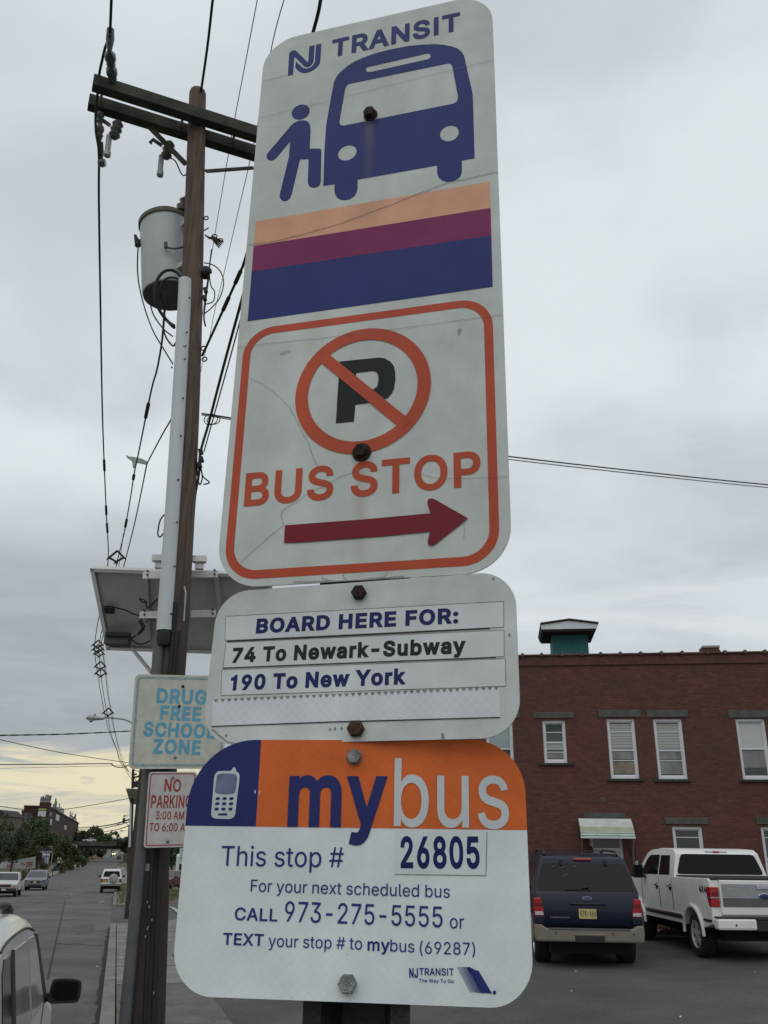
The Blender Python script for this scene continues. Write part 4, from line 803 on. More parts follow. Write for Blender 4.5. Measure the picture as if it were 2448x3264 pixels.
# ---- tall bus stop sign
T = make_sign('bus_stop_sign', 'tall white bus stop sign with blue bus picture, stripes, crossed-out P and red arrow', (-0.0226, 0.823, 2.6263), -15.21, 0.05, 0.42)
hw, hh = 0.1525, 0.37975
zb1 = T.uv(*cA(705, 683)); zb2 = T.uv(*cC(797, 228))
WHITE1 = sign_mat('weathered white sign sheet', (0.575, 0.605, 0.575), 0.5, dirt=0.12, streaks=((zb1[0], zb1[1], 0.10, 0.006, 0.9), (zb2[0], zb2[1], 0.16, 0.010, 0.55)))
plate(T, rrect(-hw, -hh, hw, hh, 0.047, 12), [WHITE1])
BLUEB = sign_mat('printed blue with rust run', (0.022, 0.032, 0.170), 0.5, dirt=0.1, streaks=((zb1[0] - 0.001, zb1[1], 0.13, 0.009, 0.40),))
b = lambda c, pts: [T.uv(*c(*p)) for p in pts]
bus = [(427,1097),(433,900),(443,745),(462,630),(483,520),(491,482),(506,452),(530,425),(565,395),(610,366),(660,344),(730,318),(800,300),(870,285),(940,273),(1010,267),(1080,264),(1130,268),(1180,277),(1215,290),(1238,308),(1253,332),(1262,370),(1272,420),(1285,475),(1296,520),(1304,560),(1307,640),(1311,790),(1315,935),(1240,948),(1240,1008),(1237,1030),(1226,1048),(1206,1062),(1178,1072),(1150,1073),(1124,1065),(1106,1050),(1097,1030),(1095,1010),(1095,977),(628,1060),(628,1110),(622,1138),(606,1160),(582,1175),(555,1181),(528,1178),(508,1166),(496,1146),(492,1118),(493,1087)]
shield = [(583,497),(1155,379),(1168,378),(1178,384),(1184,396),(1217,572),(1216,588),(1209,602),(1196,611),(1183,615),(552,741),(538,742),(527,736),(522,724),(523,712),(555,528),(562,512),(571,502)]
slot = [(694,398),(1035,320),(1048,321),(1056,329),(1056,341),(1049,349),(1038,353),(702,428),(688,428),(678,421),(677,408),(684,401)]
T.lay('bus_pictogram', [b(cA, bus), b(cA, shield), b(cA, slot), b(cA, [(568 + 54 * math.cos(q) - 4 * math.sin(q), 903 + 44 * math.sin(q) - 8 * math.cos(q)) for q in np.linspace(0, 6.2, 28)]), b(cA, [(1167 + 55 * math.cos(q), 789 + 45 * math.sin(q) - 8 * math.cos(q)) for q in np.linspace(0, 6.2, 28)])], BLUEB)
pers = [(262,722),(285,713),(310,711),(332,716),(346,730),(351,750),(352,775),(347,877),(400,877),(411,880),(416,890),(415,930),(412,1072),(405,1093),(390,1104),(372,1108),(354,1104),(341,1093),(336,1075),(340,940),(290,941),(242,1145),(232,1168),(216,1183),(198,1187),(182,1181),(172,1166),(171,1148),(225,925),(232,836),(152,932),(137,944),(120,949),(104,944),(94,930),(95,912),(105,898),(232,748),(246,733)]
T.lay('passenger_pictogram', [b(cA, pers)], BLUE)
T.lay('passenger_pictogram', [b(cA, [(294 + 53 * math.cos(q), 663 + 44 * math.sin(q) - 9 * math.cos(q)) for q in np.linspace(0, 6.2, 30)])], BLUE)
T.text('lettering', 'TRANSIT', T.uv(*cA(475, 343)), T.uv(*cA(1230, 182)), T.uv(*cA(476, 241)), BLUE, bold=0.027)
nj1 = [(195,1287),(215,900),(238,560),(243,538),(285,492),(330,462),(380,445),(425,442),(465,462),(560,555),(700,690),(848,843),(866,820),(880,640),(893,440),(900,318),(1075,270),(1062,500),(1045,800),(1030,850),(990,910),(930,970),(870,1000),(800,1008),(740,985),(640,880),(520,755),(430,680),(405,670),(400,720),(385,960),(362,1255)]
nj2 = [(1120,262),(1298,222),(1285,500),(1270,740),(1255,850),(1225,920),(1160,1000),(1080,1070),(980,1130),(880,1172),(780,1195),(680,1190),(600,1165),(530,1115),(475,1055),(445,1020),(448,900),(460,810),(580,920),(690,1020),(750,1045),(800,1050),(890,1035),(970,990),(1040,920),(1075,850),(1090,790),(1105,500)]
T.lay('monogram', [b(cN, nj1)], BLUE); T.lay('monogram', [b(cN, nj2)], BLUE)
T.lay('peach_stripe', [b(cB, [(193,262),(1428,52),(1434,191),(182,392)])], PEACH)
T.lay('plum_stripe', [b(cB, [(182,392),(1434,191),(1438,336),(172,526)])], PURP)
T.lay('blue_stripe', [b(cB, [(172,526),(1438,336),(1445,608),(150,790)])], BLUE)
L_ = np.mean([T.uv(*cB(127, 960))[0], T.uv(*cC(165, 100))[0], T.uv(*cC(110, 740))[0]]); R_ = np.mean([T.uv(*cB(1443, 760))[0], T.uv(*cC(1470, 100))[0], T.uv(*cC(1492, 640))[0]])
B_ = np.mean([T.uv(*cC(220, 869))[1], T.uv(*cC(1380, 791))[1]]); U_ = np.mean([T.uv(*cB(270, 819))[1], T.uv(*cB(1310, 675))[1]])
bw = 0.0094
T.lay('red_border', [rrect(L_, B_, R_, U_, 0.036, 12), rrect(L_ + bw, B_ + bw, R_ - bw, U_ - bw, 0.027, 12)], REDO)
pl = T.uv(*cB(403, 1190)); pr = T.uv(*cB(1120, 1100)); pt = T.uv(*cB(810, 826)); pb = T.uv(*cC(755, 237))
cu, cv = (pl[0] + pr[0]) / 2, (pt[1] + pb[1]) / 2
ro = ((pr[0] - pl[0]) / 2 + (pt[1] - pb[1]) / 2) / 2
T.lay('prohibition_ring', [ell(cu, cv, ro, ro, 64), ell(cu, cv, ro * 0.81, ro * 0.81, 64)], REDO, 3)
s1a, s1b = T.uv(*cB(583, 967)), T.uv(*cB(540, 1010)); s2a, s2b = T.uv(*cC(1018, 46)), T.uv(*cC(974, 92))
d_ = np.array([s2a[0] - s1a[0], s2a[1] - s1a[1]]); d_ = d_ / np.linalg.norm(d_) * 0.008
T.lay('prohibition_slash', [[(s1a[0] - d_[0], s1a[1] - d_[1]), (s2a[0] + d_[0], s2a[1] + d_[1]), (s2b[0] + d_[0], s2b[1] + d_[1]), (s1b[0] - d_[0], s1b[1] - d_[1])]], REDO, 4)
Pp = [(637,1003),(740,992),(845,982),(875,986),(905,1003),(924,1028),(930,1060),(931,1100),(924,1145),(912,1172),(890,1196),(862,1211),(840,1216),(720,1231),(712,1320),(617,1329)]
Ph = [(724,1063),(812,1053),(830,1058),(839,1070),(842,1090),(840,1118),(833,1138),(815,1149),(716,1161)]
T.lay('letter_p', [b(cB, Pp), b(cB, Ph)], BLK, 2)
T.text('lettering', 'BUS STOP', T.uv(*cC(203, 500)), T.uv(*cC(1397, 394)), T.uv(*cC(215, 333)), REDO, bold=0.021)
T.lay('arrow', [b(cC, [(412,595),(800,566),(1143,535),(1129,487),(1128,472),(1136,462),(1150,460),(1166,465),(1332,560),(1172,686),(1158,696),(1143,698),(1131,690),(1129,678),(1141,626),(900,650),(478,681),(407,683)])], CRIM, 5)
for i, (c, pts, w) in enumerate([(cB, [(150,388),(300,368),(470,325),(640,275),(870,190),(1060,115),(1200,62),(1470,3)], 0.0009), (cB, [(97,930),(250,908),(450,890),(700,862),(900,835),(1200,795),(1495,758)], 0.0005),
    (cC, [(435,0),(480,90),(530,190),(590,330)], 0.0005), (cC, [(395,520),(393,555),(405,595),(330,650),(190,780)], 0.0006), (cC, [(395,520),(470,475),(520,440),(600,400),(690,350),(780,320)], 0.0006),
    (cC, [(1060,330),(1180,360),(1530,350)], 0.0004), (cA, [(66,485),(250,440)], 0.0006), (cA, [(45,700),(200,660),(460,600)], 0.0004), (cA, [(560,575),(800,510),(1425,360)], 0.0004), (cB, [(160,1092),(230,1120),(310,1180),(370,1244)], 0.0004),
    (cC, [(595,850),(600,862),(630,870)], 0.0006), (cC, [(705,838),(708,858),(725,870)], 0.0006), (cC, [(925,830),(915,850),(870,862)], 0.0005), (cC, [(980,848),(930,858),(890,865)], 0.0006), (cC, [(455,882),(600,876),(760,872),(900,858),(1010,850)], 0.0010), (cC, [(1310,560),(1310,660)], 0.0004)]):
    line(T, jag(b(c, pts), 0.0006 if i not in (0, 1) else 0.0004, 4, i), w * 0.75, 'crack')
T.lay('smudge', [smooth_poly(b(cB, [(1255,840),(1270,825),(1285,835),(1275,860),(1262,870)]), 2)], mat('smudge grey', (0.40, 0.42, 0.41), 0.6, var=0.2, scale=60), 1)
T.lay('smudge', [smooth_poly(b(cB, [(320,955),(360,940),(385,948),(350,960),(325,972)]), 2)], MATS['smudge grey'], 1)
bolt(T, zb1, 0.0077, RUST, 0.0088, hexa=True, h=0.009)
bolt(T, zb2, 0.0080, RUST, 0.0103, hexa=True, h=0.009)
# ---- route sign
Rg = make_sign('route_sign', 'white board-here sign listing two bus routes, above the orange and white sign', (-0.0241, 0.8179, 2.1676), -16.34, -3.7, -0.1)
WHITE2 = sign_mat('weathered white route sheet', (0.575, 0.605, 0.59), 0.5, dirt=0.14)
WHITE2b = sign_mat('newer white strip', (0.64, 0.67, 0.675), 0.45, dirt=0.08)
HONEY = sign_mat('prismatic white strip', (0.64, 0.67, 0.70), 0.35, honey=0.30, dirt=0.06, hscale=(105, 105))
zb3 = Rg.uv(*cD(826, 140)); zb4 = Rg.uv(*cD(812, 792))
plate(Rg, rrect(-0.1525, -0.077, 0.1525, 0.077, 0.034, 12), [WHITE2])
r = lambda pts: [Rg.uv(*cD(*p)) for p in pts]
for q in ([(183,250),(1517,178),(1518,302),(180,366)], [(185,376),(1519,316),(1520,443),(170,497)], [(165,507),(1525,453),(1528,585),(160,630)]):
    Rg.lay('route_strip', [r(q)], WHITE2b, 1)
    line(Rg, r(q + [q[0]]), 0.0005, 'strip_edge', z=2)
line(Rg, r([(190,371),(800,342),(1450,308)]), 0.0012, 'strip_gap', BLK, z=3)
line(Rg, r([(170,499),(800,474),(1480,449)]), 0.0008, 'strip_gap', BLK, z=3)
Rg.lay('prismatic_strip', [r([(120,650),(1498,588),(1502,735),(116,778)])], HONEY, 1)
line(Rg, r([(116,779),(700,757),(1500,736)]), 0.0009, 'strip_gap', BLK, z=3)
tri = MB()
for k in range(44):
    f = (k + 0.5) / 44; x = 122 + (1498 - 122) * f; y = 649 - 61 * f
    p = r([(x - 12, y), (x + 12, y - 1), (x, y + 15)])
    tri.add([(p[0][0], -Rg.t - 0.0006, p[0][1]), (p[2][0], -Rg.t - 0.0006, p[2][1]), (p[1][0], -Rg.t - 0.0006, p[1][1])], [(0, 1, 2)])
tri.build('cut_edge', mat('cut edge grey', (0.22, 0.225, 0.22), 0.6, var=0.2, scale=80), Rg.root, local=True, recalc=False)
Rg.text('lettering', 'BOARD HERE FOR:', Rg.uv(*cD(327, 333)), Rg.uv(*cD(1300, 284)), Rg.uv(*cD(330, 262)), BLUE2, bold=0.038)
Rg.text('lettering', '74 To Newark-Subway', Rg.uv(*cD(212, 474)), Rg.uv(*cD(1336, 428)), Rg.uv(*cD(215, 402)), BLK, bold=0.038)
Rg.text('lettering', '190 To New York', Rg.uv(*cD(203, 607)), Rg.uv(*cD(1048, 577)), Rg.uv(*cD(205, 533)), BLUE2, bold=0.038)
line(Rg, jag(r([(120,790),(180,845),(240,868)]), 0.0006, 4, 31), 0.0010, 'crack')
line(Rg, jag(r([(1225,810),(1228,845)]), 0.0004, 4, 32), 0.0020, 'crack')
for p in ((685, 792), (708, 790), (740, 788), (1467, 70), (1545, 340), (185, 822)):
    u = Rg.uv(*cD(*p)); Rg.lay('chip', [ell(u[0], u[1], 0.0011, 0.0014, 10)], MATS['cut edge grey'], 2)
bolt(Rg, zb3, 0.0075, RUST, hexa=True, h=0.007); bolt(Rg, zb4, 0.0080, RUST2, hexa=True, h=0.007)
# ---- stop number sign
Sg = make_sign('stop_number_sign', 'orange, blue and white sign with phone picture, stop number and phone number', (-0.0245, 0.8159, 1.9495), -7.41, 0.38, 0.19)
WHITE3 = sign_mat('bright prismatic white', (0.76, 0.81, 0.83), 0.35, honey=-0.14, dirt=0.06, hscale=(105, 105), streaks=())
ORNG = sign_mat('prismatic orange', (0.70, 0.148, 0.034), 0.4, honey=0.16, dirt=0.12, hscale=(105, 105))
BLU4 = sign_mat('prismatic blue', (0.024, 0.032, 0.150), 0.4, honey=0.0, dirt=0.1)
LETW = sign_mat('pale prismatic letters', (0.60, 0.635, 0.66), 0.35, honey=0.18, dirt=0.06, hscale=(105, 105))
# its real corners from the edges
uL = np.mean([Sg.uv(*cE(110, 500))[0], Sg.uv(*cE(82, 830))[0]]); uR = np.mean([Sg.uv(*cE(1575, 600))[0], Sg.uv(*cE(1590, 900))[0], Sg.uv(*cE(1557, 260))[0]])
vB = np.mean([Sg.uv(*cE(300, 1101))[1], Sg.uv(*cE(1300, 1139))[1]]); vT = Sg.uv(*cE(900, 12))[1]
vS = np.mean([Sg.uv(*cE(200, 373))[1], Sg.uv(*cE(1500, 394))[1]])
uS = np.mean([Sg.uv(*cE(445, 40))[0], Sg.uv(*cE(417, 374))[0]])
rcl, rcr, rl = 0.060, 0.045, 0.036
arcL = [(uL + rcl + rcl * math.cos(rad(a)), vT - rcl + rcl * math.sin(rad(a))) for a in np.linspace(90, 180, 15)]
arcR = [(uR - rcr + rcr * math.cos(rad(a)), vT - rcr + rcr * math.sin(rad(a))) for a in np.linspace(0, 90, 13)]
bot = [q for q in rrect(uL, vB, uR, vT, rl, 12) if q[1] < (vB + vT) / 2]
plate(Sg, arcR + arcL + bot, [WHITE3])
Sg.lay('blue_panel', [[(uS, vT)] + arcL + [(uL, vS), (uS, vS)]], BLU4, 1)
Sg.lay('orange_panel', [[(uS, vS), (uR, vS)] + arcR + [(uS, vT)]], ORNG, 1)
q = lambda c, pts: [Sg.uv(*c(*p)) for p in pts]
phone = [(460,440),(560,436),(700,436),(745,430),(790,350),(838,350),(866,445),(905,470),(932,505),(943,550),(930,740),(890,1020),(845,1440),(830,1500),(795,1550),(745,1580),(690,1590),(400,1582),(330,1568),(285,1538),(260,1490),(270,1380),(300,1020),(330,620),(350,530),(385,475),(420,450)]
scr = [(430,520),(520,500),(690,495),(790,505),(850,525),(880,565),(885,620),(865,800),(840,930),(810,970),(740,990),(620,1000),(450,985),(385,965),(358,930),(362,860),(400,590),(412,545)]
Sg.lay('phone_pictogram', [q(cP, phone)], LETW, 2)
SCRN = mat('phone screen print', (0.05, 0.065, 0.20), 0.4, var=0.5, scale=30, col2=(0.19, 0.22, 0.33))
Sg.lay('phone_pictogram', [q(cP, scr)], SCRN, 3)
for ry, xs in ((1097, (422, 585, 750)), (1220, (408, 573, 739)), (1347, (392, 558, 725))):
    for x in xs:
        Sg.lay('phone_key', [smooth_poly(q(cP, [(x - 52, ry + 10), (x - 35, ry - 32), (x + 35, ry - 36), (x + 56, ry - 12), (x + 40, ry + 36), (x - 40, ry + 38)]), 2)], BLU4, 3)
Sg.lay('phone_key', [q(cP, [(440,1455),(645,1452),(652,1478),(640,1503),(440,1502),(432,1478)])], BLU4, 3)
Sg.text('lettering', 'my', Sg.uv(*cE(553, 379)), Sg.uv(*cE(976, 383)), Sg.uv(*cE(553, 164)), BLU4, bold=0.024, z=3, ref='x')
Sg.text('lettering', 'bus', Sg.uv(*cE(1003, 376)), Sg.uv(*cE(1492, 386)), Sg.uv(*cE(1003, 160)), LETW, bold=0.005, z=3, ref='x')
Sg.text('lettering', 'This stop #', Sg.uv(*cE(272, 543)), Sg.uv(*cE(791, 551)), Sg.uv(*cE(272, 459)), BLUE3, bold=0.001)
Sg.lay('number_patch', [q(cE, [(1012,391),(1397,399),(1392,585),(1007,579)])], sign_mat('white number patch', (0.70, 0.75, 0.77), 0.4, honey=0.1, dirt=0.06), 1)
line(Sg, q(cE, [(1397,399),(1392,585),(1007,579)]), 0.0006, 'strip_edge', z=2)
Sg.text('lettering', '26805', Sg.uv(*cE(1032, 554)), Sg.uv(*cE(1367, 556)), Sg.uv(*cE(1034, 419)), BLUE2, bold=0.026)
Sg.text('lettering', 'For your next scheduled bus', Sg.uv(*cE(398, 652)), Sg.uv(*cE(1240, 679)), Sg.uv(*cE(399, 601)), BLUE3, bold=0.002)
Sg.text('lettering', 'CALL', Sg.uv(*cE(330, 773)), Sg.uv(*cE(511, 779)), Sg.uv(*cE(330, 719)), BLUE3, bold=0.014)
Sg.text('lettering', '973-275-5555', Sg.uv(*cE(541, 779)), Sg.uv(*cE(1209, 804)), Sg.uv(*cE(543, 693)), BLUE3, bold=0.003)
Sg.text('lettering', 'or', Sg.uv(*cE(1240, 807)), Sg.uv(*cE(1300, 809)), Sg.uv(*cE(1240, 764)), BLUE3, bold=0.002, ref='x')
Sg.text('lettering', 'TEXT', Sg.uv(*cE(280, 877)), Sg.uv(*cE(452, 883)), Sg.uv(*cE(282, 826)), BLUE3, bold=0.018)
Sg.text('lettering', 'your stop # to', Sg.uv(*cE(473, 885)), Sg.uv(*cE(869, 898)), Sg.uv(*cE(474, 834)), BLUE3, bold=0.002)
Sg.text('lettering', 'my', Sg.uv(*cE(892, 902)), Sg.uv(*cE(986, 905)), Sg.uv(*cE(892, 862)), BLUE3, bold=0.018, ref='x')
Sg.text('lettering', 'bus', Sg.uv(*cE(988, 905)), Sg.uv(*cE(1090, 910)), Sg.uv(*cE(989, 867)), BLUE3, bold=0.002, ref='x')
Sg.text('lettering', '(69287)', Sg.uv(*cE(1113, 914)), Sg.uv(*cE(1347, 921)), Sg.uv(*cE(1114, 862)), BLUE3, bold=0.002)
Sg.text('lettering', 'NJ', Sg.uv(*cL(115, 350)), Sg.uv(*cL(245, 352)), Sg.uv(*cL(118, 205)), BLUE3, bold=0.03)
Sg.text('lettering', 'TRANSIT', Sg.uv(*cL(262, 312)), Sg.uv(*cL(770, 318)), Sg.uv(*cL(262, 205)), BLUE3, bold=0.016)
Sg.text('lettering', 'The Way To Go', Sg.uv(*cL(255, 412)), Sg.uv(*cL(768, 428)), Sg.uv(*cL(256, 360)), BLUE3, bold=0.010)
for k in range(9):
    x = 815 + k * 22; w = 7 + k * 1.5
    Sg.lay('slanted_stripes', [q(cL, [(x, 190), (x + w, 190), (x + w + 190, 560 + k * 2), (x + 190, 560 + k * 2)])], BLUE3, 2)
Sg.lay('slanted_stripes', [q(cL, [(960,200),(1030,205),(1080,235),(1130,245),(1332,582),(1190,572)])], BLUE3, 2)
Sg.lay('slanted_stripes', [q(cL, [(1364 + 26 * math.cos(a), 565 + 30 * math.sin(a)) for a in np.linspace(0, 6, 14)])], BLUE3, 2)
Sg.lay('chip', [q(cP, [(1310,890),(1335,900),(1325,990),(1300,960)])], LETW, 3)
Sg.lay('chip', [q(cP, [(1420,930),(1455,905),(1440,960),(1395,1020)])], LETW, 3)
bolt(Sg, Sg.uv(*cE(837, 84)), 0.0066, ZINC, 0.0071, hexa=True, h=0.007)
bolt(Sg, Sg.uv(*cE(810, 1040)), 0.0080, ZINC, hexa=True, h=0.008)
# ---- U-channel post behind the signs
pm = eul(-13.0, 0, 0.3)
pc = np.array([-0.020, 0.823, 0]); ex, ey = pm[:, 0], pm[:, 1]
ztop = 2.99; zbot = float(gz(pc[0], pc[1])) - 0.3
post = thing('sign_post', 'dark steel channel post carrying the three bus signs', 'post', (pc[0] + ey[0] * 0.01, pc[1] + ey[1] * 0.01, zbot))
prof = [(-0.046, 0.006), (-0.030, 0.006), (-0.019, 0.036), (0.019, 0.036), (0.030, 0.006), (0.046, 0.006), (0.046, 0.0095), (0.0325, 0.0095), (0.0215, 0.0395), (-0.0215, 0.0395), (-0.0325, 0.0095), (-0.046, 0.0095)]
hz = [on_plane(*crop(940, 3160, 4.366)(960, 268), pc + ey * 0.036, ey)]
hu = float((hz[0] - pc) @ ex); hzz = float(hz[0][2])
mb = MB()
def pv(p, z): return (pc[0] + ex[0] * p[0] + ey[0] * p[1], pc[1] + ex[1] * p[0] + ey[1] * p[1], z)
n = len(prof)
for i in range(n):
    a, c = prof[i], prof[(i + 1) % n]
    if i in (2, 8):     # the web, punched with holes
        yy = a[1]; u0, u1 = sorted((a[0], c[0]))
        holes = [ell(hu * 1.0, hzz + k * 0.0508, 0.0125, 0.0125, 18) for k in range(-6, 2)]
        holes = [h for h in holes if min(p[0] for p in h) > u0 + 0.001 and max(p[0] for p in h) < u1 - 0.001]
        mb.sheet([[(u0, zbot), (u1, zbot), (u1, ztop), (u0, ztop)]] + holes, lambda p: pv((p[0], yy), p[1]))
    else:
        mb.quad(pv(a, zbot), pv(c, zbot), pv(c, ztop), pv(a, ztop))
mb.build('channel', POSTM, post, recalc=False)
# ------------------------------------------------------------------ utility pole, its gear and the wires
WOOD = mat('weathered pole wood', (0.165, 0.115, 0.088), 0.9, var=0.3, scale=7, stretch=(6, 6, 0.35), bump=0.9, bscale=30, col2=(0.058, 0.043, 0.035))
WOODG = mat('greenish crossarm timber', (0.052, 0.052, 0.036), 0.9, var=0.35, scale=6, bump=0.5)
WOODD = mat('dark far pole wood', (0.05, 0.043, 0.034), 0.9, var=0.3, scale=4, bump=0.4)
GUARD = mat('pale grey plastic guard', (0.54, 0.57, 0.585), 0.5, var=0.05, scale=3)
COND = mat('grey conduit', (0.095, 0.10, 0.096), 0.6, var=0.14, scale=5, bump=0.2)
CAN = mat('transformer grey paint', (0.45, 0.475, 0.49), 0.45, var=0.05, scale=4)
CAND = mat('transformer dark base', (0.10, 0.105, 0.11), 0.7, var=0.2, scale=6)
WIREM = mat('weathered black wire', (0.034, 0.036, 0.022), 0.8, var=0.05, scale=2, spec=0.2)
WIREG = mat('thin grey wire', (0.085, 0.09, 0.075), 0.7, var=0.05, scale=2, spec=0.2)
BLKR = mat('black rubber', (0.012, 0.013, 0.014), 0.7, var=0.2, scale=20)
PORC = mat('grey porcelain', (0.10, 0.105, 0.10), 0.25, var=0.2, scale=14)
GALV = mat('galvanised steel', (0.33, 0.34, 0.34), 0.5, 0.4, var=0.14, scale=10)
BRKT = mat('white aluminium bracket', (0.60, 0.60, 0.58), 0.4, 0.2, var=0.05, scale=10)
PANB = mat('solar panel backing', (0.42, 0.42, 0.39), 0.6, var=0.08, scale=6)
PANF = mat('solar cells', (0.01, 0.014, 0.03), 0.15, var=0.2, scale=30)
def spline(pts, n=6):
    P = [np.asarray(p, float) for p in pts]; out = []
    for i in range(len(P) - 1):
        a = P[max(i - 1, 0)]; b_ = P[i]; c = P[i + 1]; d = P[min(i + 2, len(P) - 1)]
        for k in range(n):
            t = k / n
            out.append(0.5 * ((2 * b_) + (c - a) * t + (2 * a - 5 * b_ + 4 * c - d) * t * t + (-a + 3 * b_ - 3 * c + d) * t ** 3))
    out.append(P[-1]); return out
def pp(x, y, Y): return at_y(x, y, Y)
PY = 6.05
axp = [(474, 2945, .120), (485, 2703, .116), (540, 2150, .108), (566, 1800, .104), (591, 1400, .098), (609.5, 1000, .09), (621.6, 600, .082), (630, 300, .076)]
axis = [pp(x, y, PY) for x, y, r_ in axp]
d0 = axis[0] - axis[1]; d0 = d0 / np.linalg.norm(d0)
zgr = float(gz(axis[0][0], axis[0][1]))
foot = axis[0] + d0 * ((axis[0][2] - zgr + 0.1) / -d0[2])
axis = [foot] + axis; rads = [0.135] + [a[2] for a in axp]
def pole_at(z):
    for a, c in zip(axis[:-1], axis[1:]):
        if z <= c[2] or c is axis[-1]: return a + (c - a) * ((z - a[2]) / (c[2] - a[2]))
_t, _b = mnodes(WOOD)     # the butt of the pole is black with creosote
_src = _b.inputs['Base Color'].links[0].from_socket
_tc = _t.nodes.new('ShaderNodeTexCoord'); _sp = _t.nodes.new('ShaderNodeSeparateXYZ'); _t.links.new(_tc.outputs['Object'], _sp.inputs[0])
_nz = _t.nodes.new('ShaderNodeTexNoise'); _nz.inputs['Scale'].default_value = 1.5; _mp = _t.nodes.new('ShaderNodeMapping'); _mp.inputs['Scale'].default_value = (5, 5, .5)
_t.links.new(_tc.outputs['Object'], _mp.inputs[0]); _t.links.new(_mp.outputs[0], _nz.inputs['Vector'])
_ad = _t.nodes.new('ShaderNodeMath'); _ad.operation = 'MULTIPLY_ADD'; _t.links.new(_nz.outputs[0], _ad.inputs[0]); _ad.inputs[1].default_value = 2.2; _t.links.new(_sp.outputs[2], _ad.inputs[2])
_mr = _t.nodes.new('ShaderNodeMapRange'); _t.links.new(_ad.outputs[0], _mr.inputs[0])
for _i, _q in enumerate((3.6, 5.6, 0.80, 0.0)): _mr.inputs[_i + 1].default_value = _q
_mx = _t.nodes.new('ShaderNodeMixRGB'); _t.links.new(_mr.outputs[0], _mx.inputs[0]); _t.links.new(_src, _mx.inputs[1]); _mx.inputs[2].default_value = (.018, .016, .016, 1)
_t.links.new(_mx.outputs[0], _b.inputs['Base Color'])
pole = thing('utility_pole', 'nearest tall wooden utility pole with crossarms and pale cable guard', 'utility pole', foot)
sp_ = spline(axis, 6); rs = [float(np.interp(p[2], [a[2] for a in axis], rads)) for p in sp_]
mb = MB(); mb.tube(sp_, rs, 20)
# rounded, split top
tp = axis[-1]; mb.lathe([(0.076, -0.002), (0.068, 0.03), (0.04, 0.055), (0.01, 0.065)], tp, (0, 0, 1), 14)
mb.build('trunk', WOOD, pole, smooth=50)
# crossarms: one each side of the pole at the same height
zA = float(pp(630, 372, PY - 0.12)[2])
armF0 = at_z(296, 263, zA); armFm = pp(630, 374, PY - 0.13); dirA = armFm - armF0; dirA[2] = 0; La = np.linalg.norm(dirA); dirA /= La
armB0 = at_z(282, 325, zA); off = armB0 - armF0
for a0, ln in ((armF0, 2.44), (armB0, 2.44)):
    m_ = MB(); m_.beam(a0, a0 + dirA * ln, 0.095, 0.118)
    m_.build('crossarm', WOODG, pole, bevel=0.006)
for k in (0.08, La - 0.12, La + 0.35):
    m_ = MB(); a = armF0 + dirA * k; c = armB0 + dirA * (k + 0.02); m_.tube([a, c], 0.012, 6); m_.build('spacer_bolt', GALV, pole)
pb1 = pole_at(float(pp(593, 524, PY - .08)[2])) ; 
v1 = pp(593, 524, PY); v2 = pp(655, 546, PY)
for a, c in ((armB0 + dirA * 0.52 - np.array([0, 0, 0.06]), v1), (at_z(809, 535, zA - 0.06), v2)):
    m_ = MB(); m_.beam(a, c, 0.045, 0.012, (0, 1, 0)); m_.build('brace', WOODG, pole)
# cutouts and arresters hanging below the rear arm
for i, (x0, y0, x1, y1) in enumerate(((373, 372, 370, 462), (537, 437, 530, 515))):
    a = at_z(x0, y0, zA - 0.05); a = a + (armB0 - a) @ np.array([0, 1, 0]) * 0
    m_ = MB()
    m_.lathe([(0.03, 0.0), (0.05, 0.03), (0.035, 0.06), (0.052, 0.09), (0.035, 0.12), (0.05, 0.15), (0.03, 0.18)], a + np.array([0, 0, -0.24]), (0.12, 0, 1), 12)
    o = m_.build('fuse_cutout', PORC, pole, smooth=40)
    m2 = MB(); m2.tube([a + np.array([-0.04, 0, -0.22]), a + np.array([-0.03, -0.01, -0.42])], 0.024, 10); m2.lathe([(0.018, 0), (0.03, 0.01), (0.03, 0.05), (0.02, 0.06)], a + np.array([-0.028, -0.01, -0.46]), (0, 0, 1), 10)
    m2.build('fuse_tube', GALV, o, smooth=40)
    m3 = MB(); m3.beam(a + np.array([0.0, -0.03, 0.09]), a + np.array([0.0, -0.03, -0.05]), 0.03, 0.02); m3.build('clamp', GALV, o)
    m4 = MB(); m4.tube([a + np.array([-0.05, 0, -0.1]), a + np.array([-0.13, -0.02, -0.05]), a + np.array([-0.15, -0.02, -0.09])], 0.018, 8); m4.build('arm_clip', PORC, o)
# pale U-guard over the cables, then plain conduit to the ground
gp = [pp(590, 893, PY - .10), pp(586, 1000, PY - .105), pp(569, 1300, PY - .115), pp(551, 1600, PY - .12), pp(527, 1950, PY - .125), pp(523, 2010, PY - .125)]
mb = MB(); mb.tube(spline(gp, 4), 0.053, 10); mb.build('cable_guard', GUARD, pole, smooth=50)
for i, (x, y) in enumerate(((604, 950), (596, 1060), (590, 1145), (584, 1270), (577, 1390), (569, 1530), (565, 1665), (557, 1806), (547, 1957), (548, 1172))):
    m_ = MB(); m_.lathe([(0.007, 0), (0.007, 0.008), (0.004, 0.012)], pp(x, y, PY - .155), (0, -1, 0), 8); m_.build('screw', BLKR, pole)
m_ = MB(); a = pp(524, 2012, PY - .125); m_.lathe([(0.046, 0), (0.05, -0.06), (0.04, -0.10)], a, (0, 0, 1), 14); m_.build('conduit_fitting', BLKR, pole, smooth=40)
cpts = [pp(505, 2030, PY - .11), pp(500, 2133, PY - .11), pp(474, 2440, PY - .11), pp(451, 2703, PY - .12), pp(428, 2945, PY - .12)]
